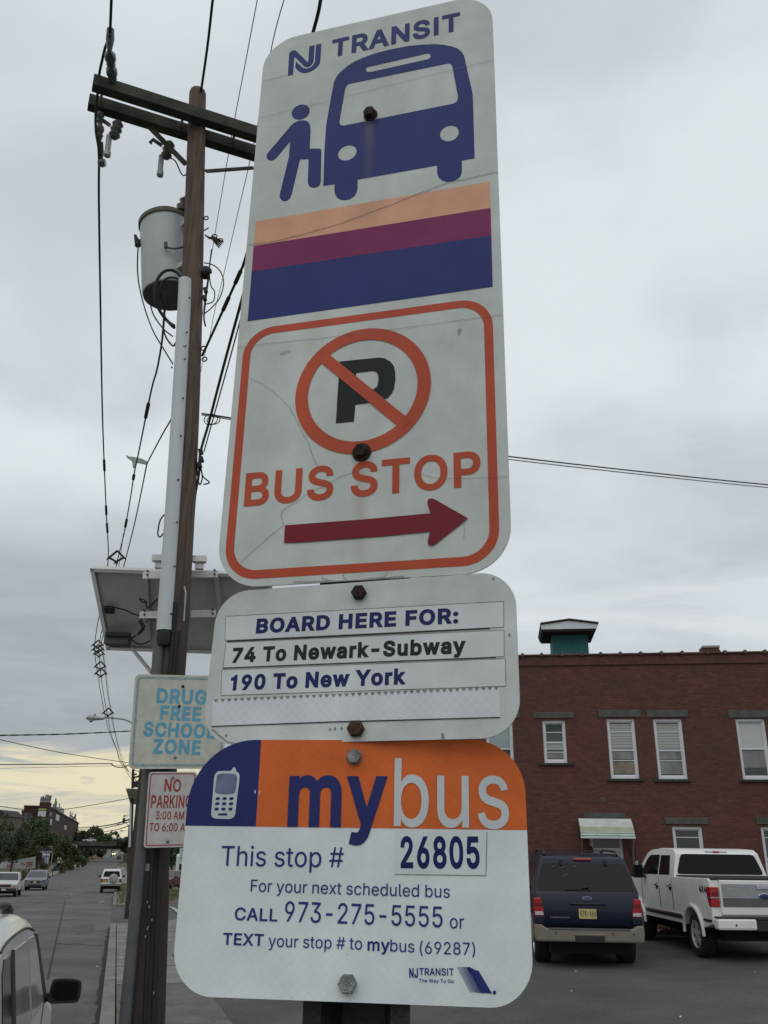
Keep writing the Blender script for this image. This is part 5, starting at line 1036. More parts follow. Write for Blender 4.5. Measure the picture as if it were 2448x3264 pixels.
e_ = cpts[-1] - cpts[-2]; e_ = e_ / np.linalg.norm(e_); cpts.append(cpts[-1] + e_ * (cpts[-1][2] - zgr + 0.05) / -e_[2])
mb = MB(); mb.tube(spline(cpts, 4), 0.037, 14); mb.build('conduit', COND, pole, smooth=60)
for y in (2330, 2890, 3195):
    cx_ = float(np.interp(y, [2030, 2133, 2440, 2703, 2945, 3200], [505, 500, 474, 451, 428, 404])); P0 = pp(cx_, y, PY - .115)
    m_ = MB(); m_.lathe([(0.041, -0.012), (0.041, 0.012)], P0, tuple(-e_), 14); m_.build('conduit_strap', COND, pole, smooth=40)
# small tags and staples on the trunk
m_ = MB(); m_.box(pp(470, 2765, PY - 0.118), (0.030, 0.004, 0.042)); m_.build('pole_tag', mat('pole tag', (0.20, 0.21, 0.19), 0.6, var=0.2, scale=30), pole)
for x, y in ((470, 2875), (475, 2890), (484, 2932), (472, 2955), (470, 2961), (464, 2985), (490, 3165)):
    m_ = MB(); m_.box(pp(x, y, PY - 0.135), (0.006, 0.006, 0.013)); m_.build('staple', GALV, pole)
m_ = MB(); m_.tube([pp(586, 1980, PY - .13), pp(592, 1890, PY - .12), pp(588, 1870, PY - .11)], 0.006, 6); m_.build('ground_wire', GALV, pole)
m_ = MB()
m_.tube([pole_at(z) + np.array([0.03, -0.115, 0]) for z in np.linspace(zgr, 3.6, 12)], 0.014, 8)
m_.tube([pole_at(z) + np.array([0.075, -0.10, 0]) for z in np.linspace(zgr, 3.4, 12)], 0.011, 8)
m_.build('riser_cable', BLKR, pole, smooth=60)
# spool insulators, loops and coils on the right of the pole
def loop(c, rx, rz, turn=1.0, th0=0.0, tilt=0.3, n=18):
    return [np.asarray(c) + np.array([rx * math.cos(th0 + 2 * math.pi * turn * k / n), tilt * rx * math.sin(th0 + 2 * math.pi * turn * k / n), rz * math.sin(th0 + 2 * math.pi * turn * k / n)]) for k in range(n + 1)]
m_ = MB()
c = pp(672, 1337, PY); m_.tube(loop(c, 0.052, 0.055), 0.004, 6); m_.tube(loop(c + np.array([0.02, 0.01, 0.0]), 0.05, 0.045, 1, 1), 0.004, 6)
m_.build('cable_coil', WIREM, pole, smooth=60)
m_ = MB()
c = pp(678, 768, PY - 0.05)
for k in range(5): m_.tube([c + np.array([-0.07 + .01 * k, 0, 0.06 - 0.01 * k]), c + np.array([0.0, -0.02, 0.0 + .008 * k]), c + np.array([0.06 + .008 * k, 0, -0.07 + .015 * k])], 0.006, 6)
m_.tube(loop(c + np.array([0.01, 0, 0.045]), 0.022, 0.028), 0.005, 6); m_.tube(loop(c + np.array([0.06, 0, 0.01]), 0.025, 0.02), 0.005, 6)
m_.build('cable_bundle', WIREM, pole, smooth=60)
m_ = MB(); c = pp(656, 868, PY - 0.03)
m_.lathe([(0.02, -0.05), (0.045, -0.04), (0.03, -0.01), (0.045, 0.03), (0.02, 0.05)], c, (0.4, -1, 0), 12); m_.tube([pp(640, 862, PY), c, pp(672, 868, PY - .1)], 0.012, 8)
m_.build('spool_insulator', BLKR, pole, smooth=50)
m_ = MB()
m_.tube(spline([pp(667, 870, PY - .05), pp(672, 910, PY), pp(684, 930, PY), pp(680, 960, PY), pp(655, 970, PY)], 5), 0.005, 6)
m_.tube(spline([pp(650, 838, PY - .02), pp(675, 843, PY), pp(700, 862, PY), pp(713, 900, PY), pp(700, 950, PY), pp(670, 985, PY), pp(651, 1000, PY)], 5), 0.005, 6)
m_.tube(spline([pp(675, 795, PY), pp(670, 830, PY), pp(667, 865, PY)], 4), 0.006, 6)
m_.tube(spline([pp(667, 870, PY - .05), pp(660, 920, PY), pp(655, 960, PY), pp(650, 1010, PY), pp(655, 1040, PY)], 5), 0.007, 6)
m_.build('drip_loop', WIREM, pole, smooth=60)
for k, (x, y) in enumerate(((655, 925), (652, 950), (640, 1440), (642, 1465), (636, 1482))):
    m_ = MB(); m_.box(pp(x, y, PY - .03), (0.035, 0.03, 0.05), (0.9, 0, 0.3), (0, 1, 0), (-.3, 0, .9)); m_.build('splice', BLKR, pole, bevel=0.005)
loose = [spline([pp(640, 1495, PY), pp(648, 1520, PY), pp(668, 1538, PY), pp(648, 1544, PY)], 4), spline([pp(634, 1470, PY), pp(628, 1500, PY), pp(636, 1545, PY), pp(645, 1520, PY), pp(636, 1470, PY)], 4),
         spline([pp(524, 1640, PY - .1), pp(510, 1660, PY - .1), pp(503, 1700, PY - .1), pp(510, 1712, PY - .1), pp(521, 1700, PY - .1)], 4), [pp(650, 735, PY - .05), pp(664, 727, PY - .15)]]
loose += [loop(pp(x, y, PY - 0.02), 0.018, 0.022) for (x, y) in ((657, 695), (648, 1110), (652, 1145))]
for q in loose:
    m_ = MB(); m_.tube(q, 0.0055, 6); m_.build('loose_cable', WIREM, pole, smooth=60)
# ---- transformer
cT = pp(539, 940, 6.33); rT = 0.228; zT0 = cT[2]; zT1 = float(pp(539, 713, 6.33)[2])
tr = thing('transformer', 'grey pole-mounted transformer can hanging beside the utility pole', 'transformer', cT)
H_ = zT1 - zT0
axT = pp(530, 713, 6.33) - cT; axT = axT / np.linalg.norm(axT)
m_ = MB(); m_.lathe([(rT * .97, 0.0), (rT, 0.03), (rT, H_ - 0.02)], cT, axT, 32); o = m_.build('tank', CAN, tr, smooth=50)
m_ = MB(); m_.lathe([(rT * .96, -0.012), (rT * .97, 0.0)], cT, axT, 32); m_.build('tank_base', CAND, tr, smooth=50)
m_ = MB(); m_.lathe([(rT + .014, H_ - 0.045), (rT + .016, H_ - 0.01), (rT * .9, H_ + 0.03), (rT * .4, H_ + 0.05)], cT, axT, 32); m_.build('lid', mat('lid olive', (0.10, 0.105, 0.06), 0.6, var=0.3, scale=9), tr, smooth=50)
m_ = MB(); c = cT + np.array([-rT - 0.02, -0.05, H_ - 0.24]); m_.tube([c, c + np.array([-0.07, 0, 0])], 0.022, 8); m_.tube([c + np.array([-0.06, 0, -0.04]), c + np.array([-0.10, 0, 0.07])], [0.03, 0.012], 8); m_.build('side_bushing', BLKR, tr, smooth=50)
m_ = MB(); c = cT + np.array([0.07, -0.12, H_ + 0.03]); m_.lathe([(0.06, 0), (0.075, .04), (0.05, 0.07), (0.07, 0.10), (0.045, 0.14), (0.03, 0.2)], c, (0.3, -0.1, 1), 14); m_.build('high_bushing', PORC, tr, smooth=50)
m_ = MB(); c = cT + np.array([0.13, -0.12, H_ + 0.25])
for k, zz_ in enumerate((0.0, 0.16)):
    m_.lathe([(0.02, -0.05), (0.045, -0.03), (0.03, 0), (0.045, 0.03), (0.02, 0.06)], c + np.array([0.0, 0, zz_]), (0.1, 0, 1), 10)
m_.tube(spline([c + np.array([0, 0, .2]), c + np.array([-0.01, 0, .3]), pp(585, 560, PY + .05), pp(560, 515, PY + .1), pp(545, 505, PY + .1)], 5), 0.006, 6)
m_.tube([c, c + np.array([0, 0, .2])], 0.01, 6)
m_.build('arrester', BLKR, tr, smooth=50)
m_ = MB(); m_.tube(spline([pp(528, 778, 6.06), pp(533, 788, 6.06), pp(560, 792, 6.06), pp(590, 785, 6.06)], 4), 0.009, 8); m_.tube([pp(528, 773, 6.06), pp(529, 790, 6.06)], 0.016, 8); m_.build('ground_lug', CAND, tr, smooth=50)
m_ = MB()
for zz_ in (0.15, H_ - 0.16): m_ = MB(); m_.beam(cT + np.array([0.12, -0.16, zz_]), pole_at(zT0 + zz_) + np.array([0, 0.02, 0]), 0.10, 0.05); m_.build('mounting_bracket', CAN, tr, bevel=0.004)

m_ = MB()
yb = 6.0
m_.tube(spline([pp(585, 893, 6.0), pp(560, 866, yb), pp(532, 862, yb - .02), pp(508, 880, yb - .03), pp(495, 915, yb - .03), pp(496, 960, yb), pp(515, 1000, yb + .05), pp(545, 1035, yb + .1), pp(556, 1045, yb + .1)], 5), 0.013, 8)
m_.tube(spline([pp(583, 897, 6.0), pp(555, 885, yb), pp(530, 888, yb - .02), pp(515, 905, yb - .03), pp(511, 935, yb), pp(520, 965, yb + .05), pp(540, 985, yb + .1)], 5), 0.009, 8)
m_.tube(spline([pp(520, 1000, 6.2), pp(530, 1020, 6.1), pp(555, 1038, 6.0)], 4), 0.012, 8)
m_.build('secondary_leads', BLKR, tr, smooth=60)
m_ = MB()
m_.tube(spline([pp(442, 762, 6.2), pp(438, 840, 6.2), pp(442, 900, 6.2), pp(455, 960, 6.2), pp(472, 1015, 6.2), pp(492, 1063, 6.15), pp(525, 1118, 6.05), pp(551, 1160, 5.98)], 5), 0.006, 6)
m_.tube(spline([pp(480, 975, 6.3), pp(490, 1005, 6.25), pp(510, 1035, 6.2), pp(528, 1055, 6.1), pp(550, 1072, 6.0)], 5), 0.006, 6)
m_.tube(spline([pp(520, 1040, 6.3), pp(525, 1065, 6.25), pp(535, 1085, 6.15), pp(552, 1103, 6.0), pp(562, 1092, 5.93), pp(585, 1105, 5.9), pp(594, 1100, 5.92)], 5), 0.007, 6)
m_.build('service_leads', WIREM, tr, smooth=60)
# ---- overhead wires, each its own
def wire(label, pts, r_, m=None, extra=None, name='power_line', group='overhead wires'):
    K = [pp(*q) for q in pts]
    out = lambda q: q[1] <= 0 or q[0] <= 0 or q[0] >= 2448      # runs on past the edge of the view
    P = spline(K, 5)
    L_ = list(P)
    if out(pts[0]): d = P[0] - P[1]; L_ = [P[0] + d / np.linalg.norm(d) * 14] + L_
    if out(pts[-1]): d = P[-1] - P[-2]; L_ = L_ + [P[-1] + d / np.linalg.norm(d) * 14]
    b_ = MB(); b_.tube(L_, r_, 6)
    if extra: extra(b_, P)
    o = b_.build(name, m or WIREM, smooth=60)
    tag(o, label, 'wire', group)
    return o
def bell_chain(b_, P0, P1, n=2, r_=0.04):
    P0 = np.asarray(P0); P1 = np.asarray(P1); d = P1 - P0; L = np.linalg.norm(d); d = d / L
    prof = [(0.012, 0)]
    for k in range(n):
        h0 = L * (0.08 + 0.84 * k / n); hs = L * 0.84 / n
        prof += [(0.02, h0), (r_, h0 + hs * .15), (r_ * 1.05, h0 + hs * .4), (r_ * .6, h0 + hs * .62), (r_ * .85, h0 + hs * .75), (0.02, h0 + hs * .95)]
    prof += [(0.012, L)]
    b_.lathe(prof, P0, d, 14)
m_ = MB(); bell_chain(m_, pp(349, 160, 5.2), armF0 + dirA * 0.16 + np.array([0, 0, 0.05]), 2, 0.045)
m_.tube([pp(352, 92, 5.12), pp(351, 125, 5.15), pp(349, 165, 5.2)], [0.03, 0.035, 0.018], 8)
m_.build('strain_insulator', PORC, pole, smooth=45)
m_ = MB(); bell_chain(m_, armB0 + dirA * 0.10 + np.array([0, 0, -0.03]), pp(318, 452, 5.9), 2, 0.036)
m_.tube([pp(318, 452, 5.9), pp(322, 480, 5.95), pp(320, 520, 6.0)], [0.03, 0.025, 0.02], 8); m_.lathe([(0.03, -.03), (0.04, 0), (0.03, .03)], pp(325, 519, 6.0), (1, 0, 0), 8)
m_.build('strain_insulator', PORC, pole, smooth=45)
wire('thick wire running from the top edge to the left crossarm tip', [(358, -60, 4.65), (355, 0, 4.8), (351, 100, 5.1), (349, 130, 5.15)], 0.011)
m_ = MB(); m_.tube(spline([pp(351, 112, 5.1), pp(336, 150, 5.25), pp(325, 195, 5.4), pp(316, 240, 5.55), pp(311, 300, 5.66), pp(305, 360, 5.75), pp(306, 420, 5.82), pp(314, 470, 5.9), pp(316, 520, 6.0)], 5), 0.011, 8); m_.build('jumper', WIREM, pole, smooth=60)
wire('leftmost long wire dropping from the crossarm tip down the street', [(316, 505, 6.0), (315, 600, 6.4), (316, 700, 6.8), (319, 900, 7.9), (326, 1300, 11), (333, 1500, 13.5), (339, 1640, 15.5), (345, 1780, 18), (330, 1900, 20.5), (309, 2000, 24), (302, 2070, 26.5), (309, 2136, 29), (325, 2230, 32), (336, 2285, 34), (350, 2339, 36), (372, 2390, 38), (380, 2423, 39.2), (401, 2456, 40.4), (419, 2483, 42)], 0.0105,
     extra=lambda b_, P: [b_.tube([P[i], P[i + 1]], 0.022, 6) for i in (24, 29, 31, 37) if i + 1 < len(P)])
wire('long wire running from the transformer down the street, middle of three', [(525, 985, 6.6), (516, 1090, 7.6), (500, 1180, 8.6), (481, 1250, 9.5), (442, 1442, 12), (427, 1514, 13), (416, 1586, 14.5), (395, 1702, 16.2), (373, 1792, 18), (345, 1920, 21), (317, 2049, 25), (317, 2095, 27), (321, 2149, 29), (331, 2217, 31.5), (342, 2277, 34), (355, 2342, 36), (374, 2393, 38), (384, 2423, 39), (408, 2458, 40.5)], 0.0105,
     extra=lambda b_, P: [b_.tube([P[i], P[i + 1]], 0.024, 6) for i in (16, 25, 33) if i + 1 < len(P)])
wire('long wire running down the street from behind the cable guard', [(606, 1180, 6.2), (590, 1240, 8), (570, 1290, 9.3), (539, 1348, 10.2), (518, 1384, 10.8), (474, 1467, 12.2), (467, 1485, 12.5), (451, 1565, 14), (427, 1677, 16), (395, 1803, 18.3), (365, 1920, 21), (324, 2043, 25), (329, 2092, 27), (336, 2146, 29), (344, 2217, 31.5), (354, 2258, 33), (361, 2306, 35), (366, 2331, 36), (376, 2377, 38), (391, 2429, 39.2), (404, 2450, 40), (423, 2473, 42)], 0.0105)
wire('thin messenger wire between the three street wires', [(393, 1700, 17), (380, 1800, 18.5), (350, 1960, 23), (330, 2060, 26), (345, 2190, 31), (352, 2270, 34), (368, 2345, 36.5), (396, 2425, 39.5), (410, 2465, 41)], 0.005, WIREG)
def spacer(x, y, Y, w, label):
    c = pp(x, y, Y); b_ = MB(); k = w
    q = [c + np.array([-k, 0, -.25 * k]), c + np.array([0, 0, .75 * k]), c + np.array([k, 0, -.2 * k]), c + np.array([.05 * k, 0, -.85 * k])]
    for a, d in zip(q, q[1:] + q[:1]): b_.tube([a, d], 0.15 * k, 6)
    for p in q:
        for s_ in (-1, 1): b_.tube([p, p + np.array([s_ * .34 * k, 0, -.34 * k])], [0.18 * k, 0.04 * k], 6)
    tag(b_.build('wire_spacer', WIREM, smooth=50), label, 'wire spacer', 'diamond spacers on the street wires')
spacer(372, 1772, 18.2, 0.16, 'diamond wire spacer just above the solar panel')
for i, (x, y, Y, w) in enumerate(((312, 2052, 25.2, .14), (313, 2066, 25.8, .15), (316, 2080, 26.6, .14), (320, 2120, 28, .16), (322, 2142, 29, .17), (345, 2268, 34, .18))):
    spacer(x, y, Y, w, ['topmost of the dark wire spacers left below the panel', 'second dark wire spacer below the panel corner', 'third dark wire spacer below the panel corner', 'fourth dark wire spacer below the panel corner', 'lowest wire spacer of the dense bunch below the panel', 'lone wire spacer just above the street lamp arm'][i])
b_ = MB(); g = [(402, 1450), (412, 1455), (440, 1459), (455, 1463), (472, 1473), (468, 1481), (436, 1474), (432, 1490), (424, 1492), (421, 1470), (404, 1458)]
P = [pp(x, y, 12.6) for x, y in g]; ctr = P[0]
b_.prism([((p - ctr)[0], (p - ctr)[2]) for p in P], ctr + np.array([0, 0.02, 0]), (1, 0, 0), (0, 0, 1), (0, -1, 0), 0.03)
tag(b_.build('wire_bracket', mat('pale green insulator', (0.27, 0.32, 0.31), 0.4, var=0.1, scale=20), bevel=0.004), 'pale green bracket clamped between two street wires', 'wire bracket')
wire('thick wire rising from the pole top to the top edge', [(684, -40, 4.95), (678, 0, 5.1), (661, 150, 5.55), (640, 296, 6.0)], 0.011)
wire('thin grey wire crossing behind the pole, left one of two', [(826, -30, 5.4), (820, 0, 5.5), (779, 217, 6.4), (738, 434, 7.5), (693, 700, 9.5), (660, 900, 11.5), (640, 1040, 13.5), (616, 1200, 16), (590, 1500, 22), (555, 1800, 28), (510, 2120, 36), (474, 2290, 41)], 0.0045, WIREG)
wire('thin grey wire crossing behind the pole, right one of two', [(905, 0, 5.1), (868, 140, 5.6), (821, 398, 6.9), (785, 564, 7.9), (753, 700, 8.9), (713, 875, 10.4), (684, 991, 11.6), (668, 1074, 12.6), (632, 1230, 15), (600, 1500, 21), (565, 1800, 28), (515, 2120, 36), (472, 2285, 41)], 0.0045, WIREG)
wire('thick cable passing behind the sign top and down to the pole', [(1022, 0, 3.32), (998, 103, 3.55), (890, 470, 4.3), (784, 817, 5.1), (767, 864, 5.25), (720, 969, 5.6), (677, 1063, 5.9), (644, 1135, 6.02)], 0.010,
     extra=lambda b_, P: [b_.tube([P[i], P[i + 1], P[i + 2]], 0.016, 6) for i in (20, 24)])
wire('thick cable emerging from behind the sign, lower of two', [(888, 478, 4.32), (830, 740, 4.6), (771, 954, 4.9), (720, 1140, 5.4), (691, 1250, 5.7), (665, 1350, 5.95), (639, 1442, 6.03), (634, 1510, 6.05), (622, 1580, 6.07), (616, 1655, 6.06)], 0.010)
wire('thin cable alongside the lower thick cable right of the pole', [(886, 484, 4.34), (825, 780, 4.6), (764, 1027, 4.9), (689, 1300, 5.75), (650, 1440, 6.0)], 0.005, WIREG)
wire('upper of two service wires crossing the sky right of the sign', [(643, 1318, 6.02), (735, 1332, 6.15), (1100, 1390, 6.5), (1621, 1455, 6.9), (2050, 1504, 7.4), (2448, 1545, 7.9), (2900, 1584, 8.5)], 0.0062, WIREG)
wire('lower of two service wires crossing the sky right of the sign', [(643, 1322, 6.02), (735, 1337, 6.15), (1100, 1396, 6.5), (1621, 1464, 6.9), (2050, 1513, 7.4), (2448, 1554, 7.9), (2900, 1593, 8.5)], 0.0050, GALV)
wire('twisted cable crossing the left sky below the street lamp', [(-120, 2347, 28), (0, 2344, 29), (208, 2340, 31), (420, 2330, 34), (470, 2327, 35)], 0.020, extra=lambda b_, P: [b_.tube([P[i], P[i] + (P[i + 1] - P[i]) * .5], 0.027, 6) for i in range(0, len(P) - 1, 1)])
wire('thin wire slanting down across the left sky', [(-100, 2340, 29), (0, 2358, 31), (200, 2400, 35), (400, 2430, 40), (440, 2434, 42)], 0.014, WIREG)
wire('dark wire over the yellow sky ending in a dip', [(-100, 2437, 38), (0, 2437, 38), (200, 2436, 39), (345, 2434, 40), (356, 2437, 40), (372, 2445, 40), (395, 2445, 40.5), (412, 2438, 42)], 0.021)
wire('hair-thin wire just under the dark wire in the yellow sky', [(-100, 2450, 40), (0, 2449, 40), (345, 2441, 41), (420, 2440, 42)], 0.009, WIREG)
wire('sagging wire passing in front of the far brick block', [(-100, 2556, 85), (0, 2570, 88), (75, 2580, 90), (140, 2584, 92), (203, 2580, 94), (300, 2565, 97), (410, 2545, 100), (428, 2541, 101)], 0.036)
wire('upper of the wires rising toward the far poles above the bridge', [(240, 2640, 230), (320, 2634, 190), (370, 2625, 150), (412, 2612, 112), (420, 2609, 108)], 0.09)
wire('second of the wires rising toward the far poles above the bridge', [(240, 2645, 230), (320, 2640, 190), (370, 2631, 150), (412, 2619, 112), (420, 2617, 108)], 0.06)
wire('lowest of the wires rising toward the far poles above the bridge', [(325, 2652, 190), (370, 2645, 160), (412, 2632, 125), (420, 2629, 120)], 0.06)
# ---- signs nailed to the pole
MP = np.array(Matrix.Rotation(-AZ - rad(0.0), 3, 'Z'))
def pole_sign(name, label, xy, Y, lean):
    M3 = np.array(Matrix.Rotation(-AZ, 3, 'Z') @ Matrix.Rotation(rad(lean), 3, 'Y'))
    pos = pp(*xy, Y)
    root = thing(name, label, 'road sign', M=Matrix(((*M3[0], pos[0]), (*M3[1], pos[1]), (*M3[2], pos[2]), (0, 0, 0, 1))))
    fl = Flat(root, pos, M3); fl.t = 0.0012
    return fl
cS = crop(250, 2100, 3.16)
CREAMS = sign_mat('aged cream sign sheet', (0.52, 0.525, 0.45), 0.6, dirt=0.12, streaks=())
LTBL = mat('faded sky blue paint', (0.065, 0.30, 0.45), 0.6, var=0.25, scale=25, col2=(0.15, 0.38, 0.49))
LTBL2 = mat('worn teal border paint', (0.16, 0.25, 0.28), 0.7, var=0.25, scale=30, col2=(0.35, 0.39, 0.36))
DG = pole_sign('school_zone_sign', 'faded cream drug free school zone sign with blue lettering on the pole', cS(985, 630), 5.855, -2.2)
sL = np.mean([DG.uv(*cS(583, 250))[0], DG.uv(*cS(490, 1000))[0], DG.uv(*cS(540, 600))[0]]); sT = np.mean([DG.uv(*cS(700, 147))[1], DG.uv(*cS(1250, 180))[1]]); sB_ = np.mean([DG.uv(*cS(600, 1100))[1], DG.uv(*cS(1150, 1116))[1]])
wD = (sT - sB_); sR = max(sL + wD, DG.uv(*cS(1465, 830))[0])
plate(DG, rrect(sL, sB_, sR, sT, 0.035, 8), [CREAMS])
for zz_, (a, c) in enumerate(((0.014, 0.030),)):
    DG.lay('sign_border', [rrect(sL + a, sB_ + a, sR - a, sT - a, 0.028, 8), rrect(sL + c, sB_ + c, sR - c, sT - c, 0.018, 8)], LTBL2, 1, step=0.0006)
for txt, p0, p1, top in (('DRUG', (782, 446), (1287, 466), (783, 294)), ('FREE', (818, 614), (1230, 632), (822, 467)), ('SCHOOL', (648, 779), (1372, 806), (650, 630)), ('ZONE', (745, 956), (1227, 969), (757, 806))):
    DG.text('lettering', txt, DG.uv(*cS(*p0)), DG.uv(*cS(*p1)), DG.uv(*cS(*top)), LTBL, bold=0.034, z=2, step=0.0006)
for p in ((1053, 280), (1015, 478), (972, 992)): bolt(DG, DG.uv(*cS(*p)), 0.010, RUST if p[1] < 900 else ZINC, hexa=False, h=0.01, name='nail_head')
NP_ = pole_sign('no_parking_sign', 'white no parking sign with red lettering and border, below the school zone sign', cS(925, 1520), 5.85, -2.0)
nL = np.mean([NP_.uv(*cS(700, 1300))[0], NP_.uv(*cS(668, 1700))[0]]); nT = NP_.uv(*cS(950, 1138))[1]; nB = NP_.uv(*cS(900, 1899))[1]
nR = nL + (nT - nB) * 0.667
WHN = sign_mat('grimy white sign sheet', (0.50, 0.48, 0.455), 0.5, dirt=0.12)
REDN = mat('no parking red', (0.30, 0.028, 0.024), 0.5, var=0.15, scale=40)
plate(NP_, rrect(nL, nB, nR, nT, 0.022, 8), [WHN])
NP_.lay('sign_border', [rrect(nL + .010, nB + .010, nR - .010, nT - .010, 0.018, 8), rrect(nL + .0165, nB + .0165, nR - .0165, nT - .0165, 0.0125, 8)], REDN, 1, step=0.0006)
for txt, p0, p1, top, bd in (('NO', (862, 1338), (1029, 1339), (866, 1211), .018), ('PARKING', (727, 1503), (1134, 1503), (731, 1373), .016), ('3:00 AM', (775, 1619), (1063, 1618), (779, 1536), .014), ('TO 6:00 AM', (712, 1738), (1130, 1738), (715, 1654), .014)):
    NP_.text('lettering', txt, NP_.uv(*cS(*p0)), NP_.uv(*cS(*p1)), NP_.uv(*cS(*top)), REDN, bold=bd, z=2, step=0.0006)
bolt(NP_, NP_.uv(*cS(953, 1196)), 0.010, ZINC, hexa=False, h=0.01, name='nail_head'); bolt(NP_, NP_.uv(*cS(898, 1837)), 0.011, ZINC, hexa=False, h=0.01, name='nail_head')
# ---- solar panel seen from below
def solar(name, label, TL, BL, wid, ex, parent_axis, sc=1.0, detail=True, brk=()):
    TL = np.asarray(TL); BL = np.asarray(BL); ex = np.asarray(ex, float); dn = BL - TL; h = np.linalg.norm(dn); dn = dn / h
    nn = np.cross(ex, dn); nn = nn / np.linalg.norm(nn)     # towards the ground side
    if nn[2] > 0: nn = -nn
    root = thing(name, label, 'solar panel', TL + dn * h / 2 + ex * wid / 2)
    m_ = MB(); c = TL + ex * wid / 2 + dn * h / 2; m_.box(c - nn * 0.016 * sc, (wid, h, 0.006), ex, dn, nn); m_.build('cells', PANF, root)
    m_ = MB(); m_.box(c - nn * 0.010 * sc, (wid - 0.01, h - 0.01, 0.004), ex, dn, nn); m_.build('backing', PANB, root)
    fr = MB(); t = 0.036 * sc
    fr.box(TL + ex * wid / 2 + dn * t * .0 + nn * 0.0, (wid, 0.003, t), ex, dn, nn); fr.box(TL + ex * wid / 2 + dn * t * .4 + nn * t * .5, (wid, t * .8, 0.003), ex, dn, nn)
    fr.box(BL + ex * wid / 2, (wid, 0.003, t), ex, dn, nn); fr.box(BL + ex * wid / 2 - dn * t * .4 + nn * t * .5, (wid, t * .8, 0.003), ex, dn, nn)
    for q in (TL, TL + ex * wid): 
        s_ = 1 if q is TL else -1
        fr.box(q + dn * h / 2, (0.003, h, t), ex, dn, nn); fr.box(q + dn * h / 2 + ex * s_ * t * .4 + nn * t * .5, (t * .8, h, 0.003), ex, dn, nn)
    fr.build('frame', BRKT, root)
    return root, ex, dn, nn, h
pcx = pole_at(3.9)
TL = pp(289, 1808, 6.30); BL = pp(341, 2068, 6.86)
exs = np.array([math.cos(rad(3)), math.sin(rad(3)), -0.012]); exs /= np.linalg.norm(exs)
sr, ex_, dn_, nn_, hS = solar('solar_panel', 'near solar panel on the utility pole, grey underside and white brackets', TL, BL, 1.36, exs, None)
for (x0, x1, y, Y) in ((458, 600, 1827, 6.28), (612, 696, 1824, 6.28), (448, 570, 1953, 6.52), (612, 690, 1950, 6.52)):
    a = pp(x0, y, Y); c = pp(x1, y - 1, Y)
    m_ = MB(); m_.box((a + c) / 2 + nn_ * 0.03, (np.linalg.norm(c - a), 0.058, 0.012), (c - a) / np.linalg.norm(c - a), (0, 0, 1), (0, 1, 0)); o = m_.build('bracket', BRKT, sr, bevel=0.003)
    m2 = MB()
    for xx in ((x0 + 12) if x0 < 600 else (x1 - 12),):
        for yy in (y - 7, y + 6): m2.lathe([(0.008, 0), (0.008, 0.006)], pp(xx, yy, Y - .035), (0, -1, 0), 8)
    m2.build('screws', BLKR, o)
for (x0, x1) in ((465, 480), (690, 712)):
    m_ = MB(); m_.beam(pp(x0, 1840, 6.36), pp(x1 - 5 if x0 < 600 else x1, 2050, 6.80), 0.03, 0.02); m_.build('rail', PANB, sr)
for (x, y) in ((508, 1780), (636, 1783)):
    m_ = MB(); m_.box(pp(x, y, 6.1), (0.10, 0.05, 0.05)); m_.box(pp(x, y + 22, 6.12), (0.06, 0.04, 0.05)); m_.build('band_clamp', BRKT, sr, bevel=0.004)
m_ = MB(); a = pp(351, 1939, 6.56) ; m_.box(a + nn_ * 0.02, (0.075, 0.06, 0.03), ex_, dn_, nn_); m_.build('junction_box', BLKR, sr, bevel=0.006)
m_ = MB(); m_.box(pp(376, 2040, 6.72) , (0.19, 0.085, 0.08)); m_.build('controller_box', mat('dark grey box', (0.055, 0.057, 0.056), 0.6, var=0.1, scale=10), sr, bevel=0.004)
m_ = MB()
m_.box(pp(376, 2022, 6.66), (0.19, 0.03, 0.03))
m_.tube(spline([pp(365, 1936, 6.5), pp(400, 1945, 6.5), pp(425, 1957, 6.5), pp(444, 1962, 6.5)], 5), 0.006, 6)
m_.tube(spline([pp(447, 1965, 6.5), pp(452, 1985, 6.5), pp(457, 2005, 6.5), pp(443, 2020, 6.55), pp(420, 2036, 6.6), pp(440, 2052, 6.6), pp(462, 2050, 6.5), pp(478, 2042, 6.35)], 5), 0.006, 6)
m_.tube([pp(446, 1978, 6.5), pp(458, 2000, 6.5)], 0.016, 8); m_.tube([pp(457, 2003, 6.5), pp(443, 2018, 6.52)], 0.014, 8)
m_.tube(spline([pp(502, 1910, 6.3), pp(480, 1930, 6.4), pp(470, 1938, 6.42), pp(462, 1915, 6.42), pp(445, 1908, 6.42), pp(452, 1918, 6.42), pp(468, 1920, 6.42)], 5), 0.006, 6)
m_.tube(spline([pp(466, 1985, 6.45), pp(475, 1973, 6.42), pp(495, 1980, 6.3)], 4), 0.006, 6)
m_.build('panel_cables', BLKR, sr, smooth=60)
m_ = MB(); m_.beam(pp(420, 2066, 6.7), pp(482, 2143, 6.05), 0.02, 0.02); m_.build('strut', GALV, sr)
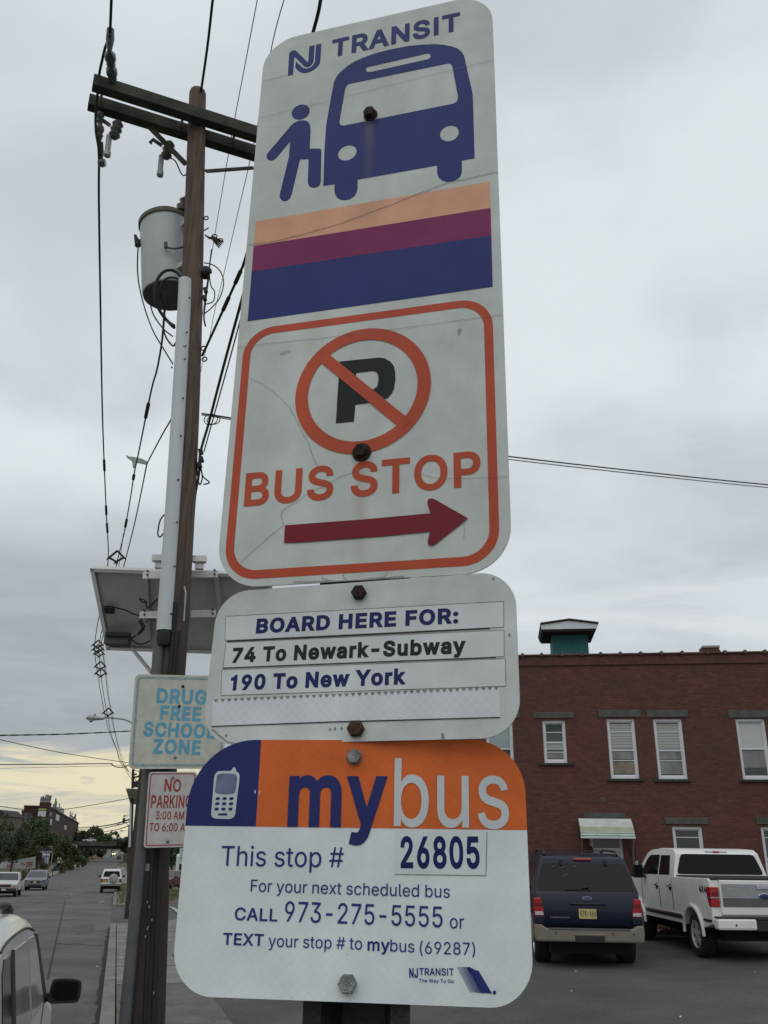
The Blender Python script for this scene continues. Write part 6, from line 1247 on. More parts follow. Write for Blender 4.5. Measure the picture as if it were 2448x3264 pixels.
# ---- the far poles down the street with lamps
def far_pole(label, pts, Y, r0, r1, name='utility_pole', m=None):
    P = [pp(x, y, Y) for x, y in pts]; d = P[0] - P[1]; d /= np.linalg.norm(d)
    g = float(gz(P[0][0], P[0][1])); ft = P[0] + d * max(0.0, (P[0][2] - g + 0.1) / -d[2])
    P = [ft] + P
    root = thing(name, label, 'utility pole', ft, group='wooden poles along the street')
    m_ = MB(); n_ = len(P); m_.tube(P, [r0 + (r1 - r0) * i / (n_ - 1) for i in range(n_)], 12); m_.build('trunk', m or WOODD, root, smooth=60)
    return root, P
def lamp(label, head, armend, Y, L, root=None, P=None):
    """cobra-head street lamp with its bent arm"""
    a = pp(*head, Y); c = pp(*armend, Y)
    t_ = thing('street_lamp', label, 'street lamp', c, group='cobra-head street lamps')
    k = L
    m_ = MB(); m_.tube(spline([c, c + (a - c) * .3 + np.array([0, 0, .30 * k]), c + (a - c) * .65 + np.array([0, 0, .22 * k]), a + np.array([.45 * k, 0, 0.03 * k])], 5), 0.035 * k + .01, 8); m_.build('arm', GALV, t_, smooth=60)
    m_ = MB(); m_.lathe([(0.05 * k, -0.5 * k), (0.09 * k, -0.3 * k), (0.11 * k, -.1 * k), (0.14 * k, 0.1 * k), (0.15 * k, .3 * k), (0.10 * k, .45 * k), (0.02 * k, .52 * k)], a, (-1, 0, 0.04), 14)
    o = m_.build('lamp_head', GALV, t_, smooth=60)
    m_ = MB(); m_.lathe([(0.13 * k, 0), (0.12 * k, -.08 * k), (0.06 * k, -.13 * k)], a + np.array([-.22 * k, 0, -.09 * k]), (0, 0, 1), 14); m_.build('lens', mat('lamp lens', (0.35, 0.36, 0.36), 0.2, var=0.1, scale=9), o, smooth=60)
    m_ = MB(); m_.lathe([(0.03 * k, 0), (0.04 * k, .06 * k), (0.03 * k, .11 * k)], a + np.array([-.05 * k, 0, .12 * k]), (0, 0, 1), 10); m_.build('photocell', BLKR, o, smooth=60)
    return t_
Yf = float(ground(404, 2928)[1])
fp, P = far_pole('brown wooden pole just beyond the side street, partly behind the near conduit', [(404, 2928), (426, 2703), (441, 2560), (458, 2390), (470, 2270)], Yf, 0.135, 0.10)
lamp('nearest cobra-head street lamp, left of the school zone sign', (304, 2289), (446, 2325), Yf - 0.2, 0.9)
fp2, P = far_pole('slim dark pole with a small solar panel and white conduit', [(409, 2850), (414, 2760), (419, 2640), (424.5, 2452)], 72, 0.15, 0.11)
m_ = MB(); m_.tube([pp(413, 2700, 71.7), pp(417, 2562, 71.7)], 0.075, 8); m_.build('white_conduit', GUARD, fp2, smooth=60)
m_ = MB()
for yy, xx in ((2478, 436), (2495, 434), (2470, 430)): m_.tube([pp(424, yy, 72), pp(xx + 6, yy - 3, 72)], 0.07, 6)
m_.tube(spline([pp(426, 2455, 72), pp(440, 2458, 72), pp(445, 2466, 72), pp(436, 2480, 72)], 4), 0.03, 6); m_.tube(spline([pp(428, 2478, 72), pp(436, 2490, 72), pp(445, 2480, 72)], 4), 0.03, 6)
m_.box(pp(432, 2500, 72), (0.4, 0.3, 0.45)); m_.build('pole_gear', BLKR, fp2)
TL = pp(401, 2513, 70); BL = pp(416, 2563, 73)
solar('solar_panel', 'far small solar panel on the slim dark pole down the street', TL, BL, 1.25, (1, 0, -0.01), None)
for i, (h_, ae, Y, L, lab) in enumerate((((400, 2600.5), (414, 2601), 140, 0.72, 'small distant street lamp, upper of three beside the pole'), ((381, 2627), (411, 2633), 105, 0.72, 'distant street lamp, middle of three, over the street'), ((389, 2648), (411, 2652), 170, 0.72, 'most distant street lamp, lowest of three beside the pole'))):
    lamp(lab, h_, ae, Y, L)
    far_pole(['distant lamp pole carrying the upper far street lamp', 'distant lamp pole carrying the middle far street lamp', 'distant lamp pole carrying the lowest far street lamp'][i], [(ae[0] - 1, 2715), (ae[0], 2660 if i < 2 else 2690), (ae[0] + 1, ae[1] - 4)], Y, 0.14, 0.10)
m_ = MB(); m_.tube([pp(395, 2603, 140), pp(395, 2612, 140)], .06, 6); m_.box(pp(395, 2616, 140), (0.35, .3, .7)); tag(m_.build('signal_box', BLKR), 'small dark box hanging under the upper distant street lamp', 'signal box')
# ------------------------------------------------------------------ brick building on the right
def brick_mat(name, c1, c2, mortar, sc=1.0, dark=0.4):
    m = bpy.data.materials.new(name); m.use_nodes = True
    t = m.node_tree; b = t.nodes['Principled BSDF']
    tcn = t.nodes.new('ShaderNodeTexCoord'); mp = t.nodes.new('ShaderNodeMapping'); mp.inputs['Rotation'].default_value = (rad(-90), 0, 0)
    t.links.new(tcn.outputs['Object'], mp.inputs[0])
    br = t.nodes.new('ShaderNodeTexBrick')
    for k, v in (('Scale', 1.0), ('Brick Width', 0.215 * sc), ('Row Height', 0.075 * sc), ('Mortar Size', 0.008 * sc), ('Mortar Smooth', 0.2), ('Bias', 0.0)): br.inputs[k].default_value = v
    br.inputs['Color1'].default_value = (*c1, 1); br.inputs['Color2'].default_value = (*c2, 1); br.inputs['Mortar'].default_value = (*mortar, 1)
    t.links.new(mp.outputs[0], br.inputs['Vector'])
    nz = t.nodes.new('ShaderNodeTexNoise'); nz.inputs['Scale'].default_value = 0.55; nz.inputs['Detail'].default_value = 7; nz.inputs['Roughness'].default_value = 0.65
    t.links.new(tcn.outputs['Object'], nz.inputs['Vector'])
    r1 = t.nodes.new('ShaderNodeMapRange'); t.links.new(nz.outputs[0], r1.inputs[0])
    for i, q in enumerate((0.38, 0.66, 0.0, dark)): r1.inputs[i + 1].default_value = q
    mx = t.nodes.new('ShaderNodeMixRGB'); t.links.new(r1.outputs[0], mx.inputs[0]); t.links.new(br.outputs['Color'], mx.inputs[1]); mx.inputs[2].default_value = (0.060, 0.034, 0.030, 1)
    n2 = t.nodes.new('ShaderNodeTexNoise'); n2.inputs['Scale'].default_value = 7; n2.inputs['Detail'].default_value = 3
    mp2 = t.nodes.new('ShaderNodeMapping'); mp2.inputs['Scale'].default_value = (1, 1, 3); t.links.new(tcn.outputs['Object'], mp2.inputs[0]); t.links.new(mp2.outputs[0], n2.inputs['Vector'])
    r2 = t.nodes.new('ShaderNodeMapRange'); t.links.new(n2.outputs[0], r2.inputs[0])
    for i, q in enumerate((0.3, 0.7, 0.82, 1.18)): r2.inputs[i + 1].default_value = q
    ml = t.nodes.new('ShaderNodeMixRGB'); ml.blend_type = 'MULTIPLY'; ml.inputs[0].default_value = 1; t.links.new(mx.outputs[0], ml.inputs[1]); t.links.new(r2.outputs[0], ml.inputs[2])
    t.links.new(ml.outputs[0], b.inputs['Base Color'])
    b.inputs['Roughness'].default_value = 0.9
    bn = t.nodes.new('ShaderNodeBump'); bn.inputs['Strength'].default_value = 0.5; bn.inputs['Distance'].default_value = 0.01
    t.links.new(br.outputs['Fac'], bn.inputs['Height']); bn.invert = True; t.links.new(bn.outputs[0], b.inputs['Normal'])
    return m
BRICK = brick_mat('red brown brick', (0.132, 0.045, 0.035), (0.086, 0.031, 0.026), (0.082, 0.038, 0.031))
STONE = mat('grey green stone lintel', (0.085, 0.09, 0.078), 0.9, var=0.2, scale=4, bump=0.4)
SILL = mat('dark stone sill', (0.035, 0.037, 0.034), 0.9, var=0.2, scale=5)
VINYL = mat('white window vinyl', (0.66, 0.68, 0.70), 0.5, var=0.05, scale=5)
GLASSD = mat('dark window glass', (0.035, 0.042, 0.044), 0.06, var=0.2, scale=2, spec=0.6)
BLIND = mat('pale window blind', (0.40, 0.42, 0.39), 0.5, var=0.08, scale=3, stretch=(0.5, 0.5, 30))
CURT = mat('grey curtain', (0.20, 0.21, 0.20), 0.6, var=0.18, scale=5, stretch=(1, 1, 0.4))
CURTW = mat('warm curtain', (0.22, 0.19, 0.145), 0.6, var=0.18, scale=5)
TEAL = mat('teal painted boards', (0.016, 0.13, 0.13), 0.7, var=0.1, scale=4, stretch=(6, 6, 0.5))
WPAINT = mat('white painted wood', (0.60, 0.62, 0.64), 0.6, var=0.06, scale=5)
SOFF = mat('dark soffit', (0.03, 0.03, 0.03), 0.9, var=0.1, scale=5)
COPE = mat('coping tile', (0.13, 0.075, 0.06), 0.9, var=0.25, scale=4)
WALLP = at_y(2050, 2400, 25.3)
_t, _b = mnodes(BLIND)      # slats
_w = _t.nodes.new('ShaderNodeTexWave'); _w.bands_direction = 'Z'; _w.inputs['Scale'].default_value = 4.2; _w.inputs['Distortion'].default_value = 0.3
_tc = _t.nodes.new('ShaderNodeTexCoord'); _t.links.new(_tc.outputs['Object'], _w.inputs['Vector'])
_mr = _t.nodes.new('ShaderNodeMapRange'); _t.links.new(_w.outputs['Fac'], _mr.inputs[0])
for _i, _q in enumerate((0.0, 0.45, 0.55, 1.0)): _mr.inputs[_i + 1].default_value = _q
_mx = _t.nodes.new('ShaderNodeMixRGB'); _mx.blend_type = 'MULTIPLY'; _mx.inputs[0].default_value = 1; _t.links.new(_b.inputs['Base Color'].links[0].from_socket, _mx.inputs[1]); _t.links.new(_mr.outputs[0], _mx.inputs[2])
_t.links.new(_mx.outputs[0], _b.inputs['Base Color'])
FYAW = rad(-7.6)
FE = np.array([math.cos(FYAW), math.sin(FYAW), 0]); FN = np.array([-math.sin(FYAW), math.cos(FYAW), 0])   # FN points into the building
def fac(x, y, out=0.0):
    P = on_plane(x, y, WALLP - FN * out, FN); d = P - WALLP
    return float(d @ FE), float(P[2])
c4 = crop(1550, 1900, 1.8474); c5 = crop(1600, 2600, 1.9564); c8 = crop(1780, 2560, 3.95); c9 = crop(1640, 2080, 4.1475)
bz0 = zlot(9, 20) - 0.15
aR = fac(2448, 2300)[0] + 9.0; aL = fac(1352, 2400)[0]
roofz = float(np.mean([fac(1655, 2089)[1], fac(2050, 2083)[1], fac(2440, 2078)[1]]))
BM = Matrix(((FE[0], FN[0], 0, WALLP[0]), (FE[1], FN[1], 0, WALLP[1]), (0, 0, 1, 0), (0, 0, 0, 1)))
bld = thing('brick_building', 'long two storey red brown brick building with white windows', 'building', M=BM)
wins = []   # (a0, z0, a1, z1, kind)
def wrect(c, p0, p1, p2, p3):
    q = [fac(*c(*p)) for p in (p0, p1, p2, p3)]
    return ((q[0][0] + q[3][0]) / 2, (q[2][1] + q[3][1]) / 2, (q[1][0] + q[2][0]) / 2, (q[0][1] + q[1][1]) / 2)
w1 = wrect(c4, (330, 732), (465, 730), (478, 983), (342, 983)); w2 = wrect(c4, (707, 722), (872, 722), (903, 1075), (735, 1075)); w3 = wrect(c4, (982, 722), (1152, 722), (1187, 1078), (1015, 1078)); 
w4 = wrect(c4, (1467, 722), (1640, 720), (1688, 1080), (1512, 1080))
wd = w2[2] - w2[0]
r0 = fac(*c4(157, 820))[0]
w0 = (r0 - wd, w2[1], r0, w2[3])
l1 = fac(*c5(1060, 66)); l1b = fac(*c5(1246, 64)); l2 = fac(*c5(1612, 68))
wh = w2[3] - w2[1]
lw1 = (l1[0], l1[1] - wh, l1b[0], l1[1]); lw2 = (l2[0], l2[1] - wh, l2[0] + wd, l2[1])
dT = fac(*c8(430, 440)); dR = fac(*c8(778, 455)); dBz = bz0 + 0.2
door = (fac(*c8(405, 640))[0], dBz, fac(*c8(825, 640))[0], fac(*c8(600, 395))[1])
wins = [(w0, 2, 'low'), (w1, 4, 'small'), (w2, 4, 'blind'), (w3, 4, 'blind2'), (w4, 2, 'half'), (lw1, 2, 'plain'), (lw2, 2, 'plain')]
extra = [((w4[0] + 3.2, w4[1], w4[0] + 3.2 + wd, w4[3]), 2, 'half'), ((lw2[0] + 3.3, lw2[1], lw2[0] + 3.3 + wd, lw2[3]), 2, 'plain'), ((w0[0] - 3.0, w0[1], w0[0] - 3.0 + wd, w0[3]), 2, 'half'), ((w0[0] - .8, lw1[1], w0[0] - .8 + wd, lw1[3]), 2, 'plain')]
wins += extra
aL = min(aL, w0[0] - 4.3)
DEP = 9.0; RV_ = 0.13
m_ = MB()
holes = [[(w[0], w[1]), (w[2], w[1]), (w[2], w[3]), (w[0], w[3])] for w, _, _ in wins] + [[(door[0], door[1]), (door[2], door[1]), (door[2], door[3]), (door[0], door[3])]]
m_.sheet([[(aL, bz0 - .3), (aR, bz0 - .3), (aR, roofz - 0.03), (aL, roofz - 0.03)]] + holes, lambda p: (p[0], 0, p[1]))
for h in holes:
    for i in range(4):
        p, q = h[i], h[(i + 1) % 4]; m_.quad((p[0], 0, p[1]), (q[0], 0, q[1]), (q[0], RV_ + .05, q[1]), (p[0], RV_ + .05, p[1]))
for a, s_ in ((aL, 1), (aR, -1)): m_.quad((a, 0, bz0 - .3), (a, DEP, bz0 - .3), (a, DEP, roofz - .03), (a, 0, roofz - .03))
m_.quad((aL, DEP, bz0 - .3), (aR, DEP, bz0 - .3), (aR, DEP, roofz - .03), (aL, DEP, roofz - .03))
m_.quad((aL, 0.3, roofz - .5), (aR, 0.3, roofz - .5), (aR, DEP, roofz - .5), (aL, DEP, roofz - .5))
m_.quad((aL, 0.3, roofz - .5), (aR, 0.3, roofz - .5), (aR, 0.3, roofz - .03), (aL, 0.3, roofz - .03)); m_.quad((aL, 0, roofz - .03), (aR, 0, roofz - .03), (aR, .3, roofz - .03), (aL, .3, roofz - .03))
m_.build('wall', BRICK, bld, local=True, recalc=False)
# corbel line and tile coping
zc = fac(*c4(700, 400))[1]
m_ = MB(); m_.bx((aL, -0.045, zc - .03), (aR, -0.003, zc + .04)); m_.build('corbel', BRICK, bld, local=True)
m_ = MB(); m_.bx((aL - .05, -0.06, roofz - .03), (aR, 0.36, roofz + .015))
m_.build('coping', COPE, bld, local=True, bevel=0.01)
xs = [fac(*c4(x, 345))[0] for x in (213, 325, 445, 560, 672, 788, 908, 1030, 1152, 1300, 1405, 1522, 1640)]
xs += [xs[-1] + .62 * k for k in range(1, 12)] + [xs[0] - .6 * k for k in range(1, 6)]
for a in xs:
    if aL < a < aR: m_ = MB(); m_.lathe([(0.055, -0.07), (0.06, 0), (0.055, 0.42)], (a, -.02, roofz + .0), (0, 1, 0), 10); m_.build('coping_roll', COPE, bld, local=True, smooth=50)
def lintel(c, p0, p1, nm='lintel', m=STONE, proud=0.035):
    a0, z1 = fac(*c(*p0)); a1, z0 = fac(*c(*p1))
    k = MB(); k.bx((a0, -proud, z0), (a1, -0.003, z1)); return k.build(nm, m, bld, local=True, bevel=0.012)
lintel(c4, (275, 684), (515, 719)); lintel(c4, (658, 671), (912, 713)); lintel(c4, (942, 673), (1189, 713)); lintel(c4, (1422, 673), (1700, 716)); lintel(c4, (-80, 684), (202, 720))
lintel(c5, (1015, 10), (1285, 55)); lintel(c5, (1583, 11), (1850, 56)); lintel(c8, (315, 120), (842, 196))
lintel(c4, (305, 984), (517, 998), 'sill', SILL, 0.07); lintel(c4, (712, 1077), (930, 1092), 'sill', SILL, 0.07); lintel(c4, (985, 1080), (1207, 1096), 'sill', SILL, 0.07); lintel(c4, (1490, 1082), (1712, 1097), 'sill', SILL, 0.07)
for w, n_, kind in wins:
    a0, z0, a1, z1 = w; F = 0.062
    k = MB()
    for (p, q) in (((a0, z0), (a0 + F, z1)), ((a1 - F, z0), (a1, z1)), ((a0 + F, z1 - F * 1.1), (a1 - F, z1)), ((a0 + F, z0), (a1 - F, z0 + F * 1.3))):
        k.bx((p[0], RV_ - .075, p[1]), (q[0], RV_ + .03, q[1]))
    fr = k.build('window', VINYL, bld, local=True, bevel=0.008)
    i0, i1, y0, y1 = a0 + F, a1 - F, z0 + F * 1.3, z1 - F * 1.1
    G = 0.03
    k = MB()
    for (p, q) in (((i0, y0), (i0 + G, y1)), ((i1 - G, y0), (i1, y1)), ((i0 + G, y1 - G), (i1 - G, y1)), ((i0 + G, y0), (i1 - G, y0 + G))):
        k.bx((p[0], RV_ - .03, p[1]), (q[0], RV_ + .02, q[1]))
    H_ = y1 - y0; bars = [0.5]
    if n_ == 4: bars = [0.48, 0.75, 0.22] if kind == 'small' else [0.47, 0.28, 0.81]
    for j, f in enumerate(bars):
        t_ = 0.022 if j == 0 else 0.012
        if kind in ('half', 'plain', 'low') or True: k.bx((i0 + G, RV_ - .025 + .002 * j, y0 + H_ * f - t_), (i1 - G, RV_ + .015, y0 + H_ * f + t_))
    k.build('sash', VINYL, fr, local=True)
    k = MB(); k.bx((i0, RV_ + .006, y0), (i1, RV_ + .012, y1)); k.build('pane', GLASSD, fr, local=True)
    def pan(f0, f1, m, nm):
        q = MB(); q.bx((i0 + G, RV_ - .006, y0 + H_ * f0 + .004), (i1 - G, RV_ + .003, y0 + H_ * f1 - .004)); q.build(nm, m, fr, local=True)
    if kind in ('blind', 'blind2'): pan(0.50, 0.96, BLIND, 'blind'); pan(.30, .455, CURT, 'curtain'); pan(0.04, 0.26, CURTW if kind == 'blind' else CURT, 'curtain')
    if kind == 'small': pan(.27, .46, BLIND, 'blind'); pan(.05, .2, CURT, 'curtain'); pan(.51, .73, mat('blue grey shade', (0.07, .085, .095), .4, var=.1, scale=4), 'shade')
    if kind == 'half': pan(.50, .97, mat('pale roller shade', (0.50, 0.52, 0.50), .5, var=.05, scale=3), 'shade'); pan(.16, .47, CURT, 'curtain')
    if kind == 'low': pan(.52, .96, mat('bluish shade', (0.30, 0.36, 0.38), .4, var=.05, scale=3), 'shade')
    if kind == 'plain':
        q = MB(); q.bx((i0 + G, RV_ - .01, y1 - .22), (i1 - G, RV_ + .004, y1 - .20)); q.build('blind', VINYL, fr, local=True)
# doorway
k = MB()
a0, z0, a1, z1 = door; F = 0.09
tr_z = fac(*c8(600, 580))[1]
for (p, q) in (((a0, z0), (a0 + F, z1)), ((a1 - F, z0), (a1, z1)), ((a0 + F, z1 - F), (a1 - F, z1)), ((a0 + F, tr_z - .05), (a1 - F, tr_z + .03))): k.bx((p[0], RV_ - .06, p[1]), (q[0], RV_ + .03, q[1]))
df = k.build('door_frame', WPAINT, bld, local=True, bevel=0.008)
k = MB(); k.bx((a0 + F, RV_, z0), (a1 - F, RV_ + .04, tr_z - .05)); dr = k.build('door', WPAINT, bld, local=True)
k = MB(); k.bx((a0 + F + .16, RV_ - .012, z0 + 1.05), (a1 - F - .2, RV_ - .002, tr_z - .28)); k.build('door_window', GLASSD, dr, local=True)
k = MB(); k.lathe([(0.03, 0), (0.035, .04), (.02, .06)], (a0 + F + .08, RV_, z0 + .95), (0, -1, 0), 10); k.build('knob', GALV, dr, local=True)
k = MB(); k.bx((a0 + F, RV_ + .005, tr_z + .03), (a1 - F, RV_ + .012, z1 - F)); k.build('transom', GLASSD, df, local=True)
k = MB(); q = fac(*c8(427, 585)); k.lathe([(0.05, -.08), (.06, 0), (.03, .1)], (q[0] - .04, -.09, q[1]), (0, 0, 1), 10); k.build('porch_lamp', BLKR, bld, local=True)
# ribbed metal awning over the door, curving down at its front
aw0 = fac(*c8(250, 192)); aw1 = fac(*c8(895, 203)); 
OUT = 0.62
f0 = fac(*c8(285, 425), out=OUT); f1 = fac(*c8(968, 435), out=OUT)
k = MB(); prof = [(0.0, aw0[1]), (0.16, aw0[1] - .085), (0.32, aw0[1] - .175), (0.45, aw0[1] - .27), (0.54, aw0[1] - .36)]
zt = aw0[1]; zb = f0[1]
prof = [(OUT * u, zt + (zb - zt) * v) for u, v in ((0, 0), (.18, .10), (.36, .215), (.54, .345), (.68, .47), (.80, .60), (.89, .73), (.95, .86), (1, 1))]
awn = thing('awning', 'ribbed pale metal awning with green stripes over the white door', 'awning', M=BM)
lo, hi = min(aw0[0], f0[0]), max(aw1[0], f1[0])
GRN = mat('green awning stripe', (0.05, 0.20, 0.10), 0.5, var=0.1, scale=6); PALEA = mat('pale awning enamel', (0.58, 0.61, 0.58), 0.45, var=0.10, scale=4, stretch=(1, 1, 3)); YELA = mat('aged cream enamel', (0.40, 0.43, 0.30), 0.5, var=0.1, scale=5)
k.cur = 0
pts = []
for i in range(len(prof) - 1):
    (o0, za), (o1, zb_) = prof[i], prof[i + 1]
    for j in range(3):
        f, g = j / 3, (j + 1) / 3
        k.cur = 0 if i < 4 else (2 if (i, j) < (6, 0) else (1 if j == 1 else 0))
        p0_, p1_ = (o0 + (o1 - o0) * f, za + (zb_ - za) * f), (o0 + (o1 - o0) * g, za + (zb_ - za) * g)
        k.add([(lo, -p0_[0], p0_[1]), (hi, -p0_[0], p0_[1]), (hi, -p1_[0] - .0, p1_[1] + .012), (lo, -p1_[0], p1_[1] + .012), (hi, -p1_[0] - .004, p1_[1]), (lo, -p1_[0] - .004, p1_[1])], [(0, 1, 2, 3), (3, 2, 4, 5)])
k.build('canopy', [PALEA, GRN, YELA], awn, local=True, recalc=False)
k = MB()
for a in (lo, hi):
    for i in range(len(prof) - 1):
        k.quad((a, -0.0, prof[i][1] - .0), (a, -prof[i][0], prof[i][1]), (a, -prof[i + 1][0], prof[i + 1][1]), (a, -0.0, prof[i + 1][1]))
k.build('end_panel', mat('awning side painted shade', (0.05, 0.05, 0.045), 0.8, var=0.1, scale=5), awn, local=True, recalc=False)  # shade at the awning ends put into the dark panel colour
k = MB(); k.bx((lo - .01, -OUT - .02, zb - .03), (hi + .01, -OUT + .0, zb + .02)); k.build('trim', WPAINT, awn, local=True)
for a in (lo + .03, hi - .03):
    k = MB(); k.tube([(a, -OUT + .03, zb), (a, -.01, zb - .55)], .012, 6); k.build('bracket', GALV, awn, local=True)
# downpipe beside the door, wall vent
k = MB(); q0 = fac(*c8(925, 540)); k.tube([(q0[0], -.05, q0[1]), (q0[0] + .02, -.05, bz0)], .035, 10); k.build('downpipe', mat('rusty grey pipe', (0.12, 0.10, 0.085), .7, var=.2, scale=8), bld, local=True, smooth=60)
k = MB(); q0 = fac(*c4(672, 1185)); q1 = fac(*c4(702, 1212)); k.bx((q0[0], -.02, q1[1]), (q1[0], -.003, q0[1])); k.build('vent', STONE, bld, local=True)
# teal roof box with white gabled hood
a0, zt_ = fac(*c4(388, 215)); a1, zb_ = fac(*c4(600, 340))
yb_ = 1.2
sc_ = (25.3 + yb_) / 25.3
cup = thing('roof_cupola', 'teal box with white gabled hood on the brick building roof', 'roof cupola', M=BM)
def facd(x, y, dep): 
    P = on_plane(x, y, WALLP + FN * dep, FN); d = P - WALLP; return float(d @ FE), float(P[2])
p = [facd(*c4(*q), yb_) for q in ((388, 270), (600, 270))]
zlow = roofz - .5; ztop_ = facd(*c4(490, 200), yb_)[1]
k = MB(); k.bx((p[0][0], yb_, zlow), (p[1][0], yb_ + 1.2, ztop_)); k.build('box', TEAL, cup, local=True)
hd = yb_ - .55
e = [facd(*c4(*q), hd) for q in ((318, 166), (488, 141), (660, 162), (650, 190), (328, 192))]
zr0 = min(e[3][1], e[4][1])
gab = [(e[4][0], zr0), (e[3][0], zr0), (e[2][0], e[2][1] - .02), (e[1][0], e[1][1] - .02), (e[0][0], e[0][1] - .02)]
k = MB(); k.prism(gab, (0, hd, 0), (1, 0, 0), (0, 0, 1), (0, 1, 0), .08); k.build('gable', WPAINT, cup, local=True)
k = MB(); k.prism([(x * 1.0, z) for x, z in gab], (0, hd + .081, 0), (1, 0, 0), (0, 0, 1), (0, 1, 0), 1.75); k.build('hood', SOFF, cup, local=True)
k = MB()
for A_, B_2 in ((e[0], e[1]), (e[1], e[2])):
    k.add([(A_[0], hd - .06, A_[1]), (B_2[0], hd - .06, B_2[1]), (B_2[0], hd + 1.9, B_2[1]), (A_[0], hd + 1.9, A_[1]), (A_[0], hd - .06, A_[1] + .04), (B_2[0], hd - .06, B_2[1] + .04), (B_2[0], hd + 1.9, B_2[1] + .04), (A_[0], hd + 1.9, A_[1] + .04)], [(0, 1, 2, 3), (4, 5, 6, 7), (0, 1, 5, 4), (0, 3, 7, 4), (1, 2, 6, 5), (3, 2, 6, 7)])
k.build('roof', mat('dark felt roof', (0.035, 0.03, 0.025), .9, var=.2, scale=5), cup, local=True)
k = MB(); k.bx((e[4][0] + .03, hd + .05, zr0 - .06), (e[3][0] - .03, hd + 1.75, zr0 - .002)); k.build('soffit', SOFF, cup, local=True)
# chimney
chm = thing('chimney', 'short brick chimney with pale cap on the roof edge', 'chimney', M=BM)
q0 = facd(*c4(1272, 325), .32); q1 = facd(*c4(1392, 325), .32); q2 = facd(*c4(1280, 293), .32)
k = MB(); k.prism([(q0[0], roofz - .5), (q1[0], roofz - .5), (q1[0], roofz + .02), (q1[0] - .09, q2[1] - .05), (q0[0] + .05, q2[1] - .05), (q0[0], roofz + .02)], (0, .37, 0), (1, 0, 0), (0, 0, 1), (0, 1, 0), .5); k.build('stack', BRICK, chm, local=True)
k = MB(); k.bx((q0[0] + .03, .34, q2[1] - .05), (q1[0] - .05, .9, q2[1] + .02)); k.build('cap', mat('pale chimney cap', (0.40, 0.36, 0.30), .9, var=.15, scale=6), chm, local=True, bevel=.015)
# kerb and narrow planting strip along the foot of the wall
k = MB(); k.bx((aL, -2.2, bz0 - .2), (aR, -2.05, bz0 + .16)); o = k.build('kerb', CONC); o.matrix_world = BM; o['kind'] = 'structure'
k = MB(); k.bx((aL, -2.05, bz0 - .2), (aR, -.004, bz0 + .13)); o = k.build('pavement', CONC); o.matrix_world = BM; o['kind'] = 'structure'
b_ = MB(); R = random.Random(5)
for i in range(240):
    a = fac(2128, 2980)[0] + R.gauss(0, .28); y = -1.75 + R.gauss(0, .12); z = bz0 + .13; ang = R.uniform(0, 6.28); h_ = R.uniform(.05, .22); w = .03
    b_.add([(a - w, y, z), (a + w, y, z), (a + R.uniform(-.1, .1), y + R.uniform(-.1, .1), z + h_)], [(0, 1, 2)])
o = b_.build('grass', GRASS, recalc=False); o.matrix_world = BM; o['kind'] = 'stuff'
# ------------------------------------------------------------------ vehicles
def paint(name, col, rough=0.28, metal=0.0, var=0.04):
    return mat(name, col, rough, metal, var=var, scale=3, coat=0.12, spec=0.35)
GLS = mat('tinted car glass', (0.008, 0.010, 0.011), 0.10, var=0.1, scale=2, spec=0.16)
GLS2 = mat('clear car glass', (0.055, 0.065, 0.07), 0.05, var=0.2, scale=3, spec=0.6)
TYRE = mat('tyre rubber', (0.014, 0.014, 0.015), 0.85, var=0.2, scale=20)
CHROME = mat('chrome', (0.55, 0.56, 0.58), 0.16, 0.9, var=0.05, scale=8)
RIMD = mat('steel rim', (0.28, 0.29, 0.30), 0.35, 0.7, var=0.1, scale=8)
RIMC = mat('polished wheel', (0.62, 0.63, 0.65), 0.3, 0.45, var=0.05, scale=8)
TRIM = mat('black plastic trim', (0.016, 0.017, 0.018), 0.6, var=0.15, scale=12)
UNDER = mat('underbody black', (0.008, 0.008, 0.008), 0.9, var=0.1, scale=6)
REDL = mat('red lamp lens', (0.42, 0.012, 0.018), 0.2, var=0.3, scale=40, coat=0.5)
REDD = mat('dark red lamp lens', (0.17, 0.008, 0.012), 0.2, var=0.2, scale=30, coat=0.5)
CLRL = mat('clear lamp lens', (0.55, 0.56, 0.55), 0.15, var=0.2, scale=40, coat=0.5)
AMBL = mat('amber lamp lens', (0.5, 0.22, 0.08), 0.2, var=0.2, scale=40, coat=0.5)
PLATE_Y = mat('yellow licence plate', (0.52, 0.43, 0.17), 0.5, var=0.08, scale=30)
PLATE_T = mat('plate lettering', (0.03, 0.025, 0.015), 0.5, var=0.1, scale=30)
def wheel(root, x, y, r, w, rim=RIMD, spokes=6, side=1, rr=0.62, z=None):
    z = r if z is None else z
    a = (side, 0, 0)
    b_ = MB(); b_.lathe([(r * rr, -w * .5), (r * .90, -w * .5), (r * .975, -w * .40), (r, -w * .22), (r, w * .22), (r * .975, w * .40), (r * .90, w * .5), (r * rr, w * .5), (r * rr, w * .35)], (x, y, z), a, 28)
    wh = b_.build('wheel', TYRE, root, local=True, smooth=40)
    b_ = MB(); b_.lathe([(r * rr, w * .30), (r * rr, w * .50), (r * rr * .93, w * .50), (r * rr * .9, w * .34), (r * .12, w * .30)], (x, y, z), a, 28)
    b_.lathe([(r * .13, w * .28), (r * .12, w * .46), (r * .05, w * .48)], (x, y, z), a, 12)
    for k in range(spokes):
        q = 2 * math.pi * k / spokes + .3; d = Vector((0, math.cos(q), math.sin(q))); n_ = Vector((0, -math.sin(q), math.cos(q)))
        c = Vector((x, y, z)) + d * r * rr * .52 + Vector(a) * w * .40
        b_.box(c, (w * .10, r * rr * .86, r * .20), a, d, n_)
    b_.build('rim', rim, wh, local=True, smooth=40)
    return wh
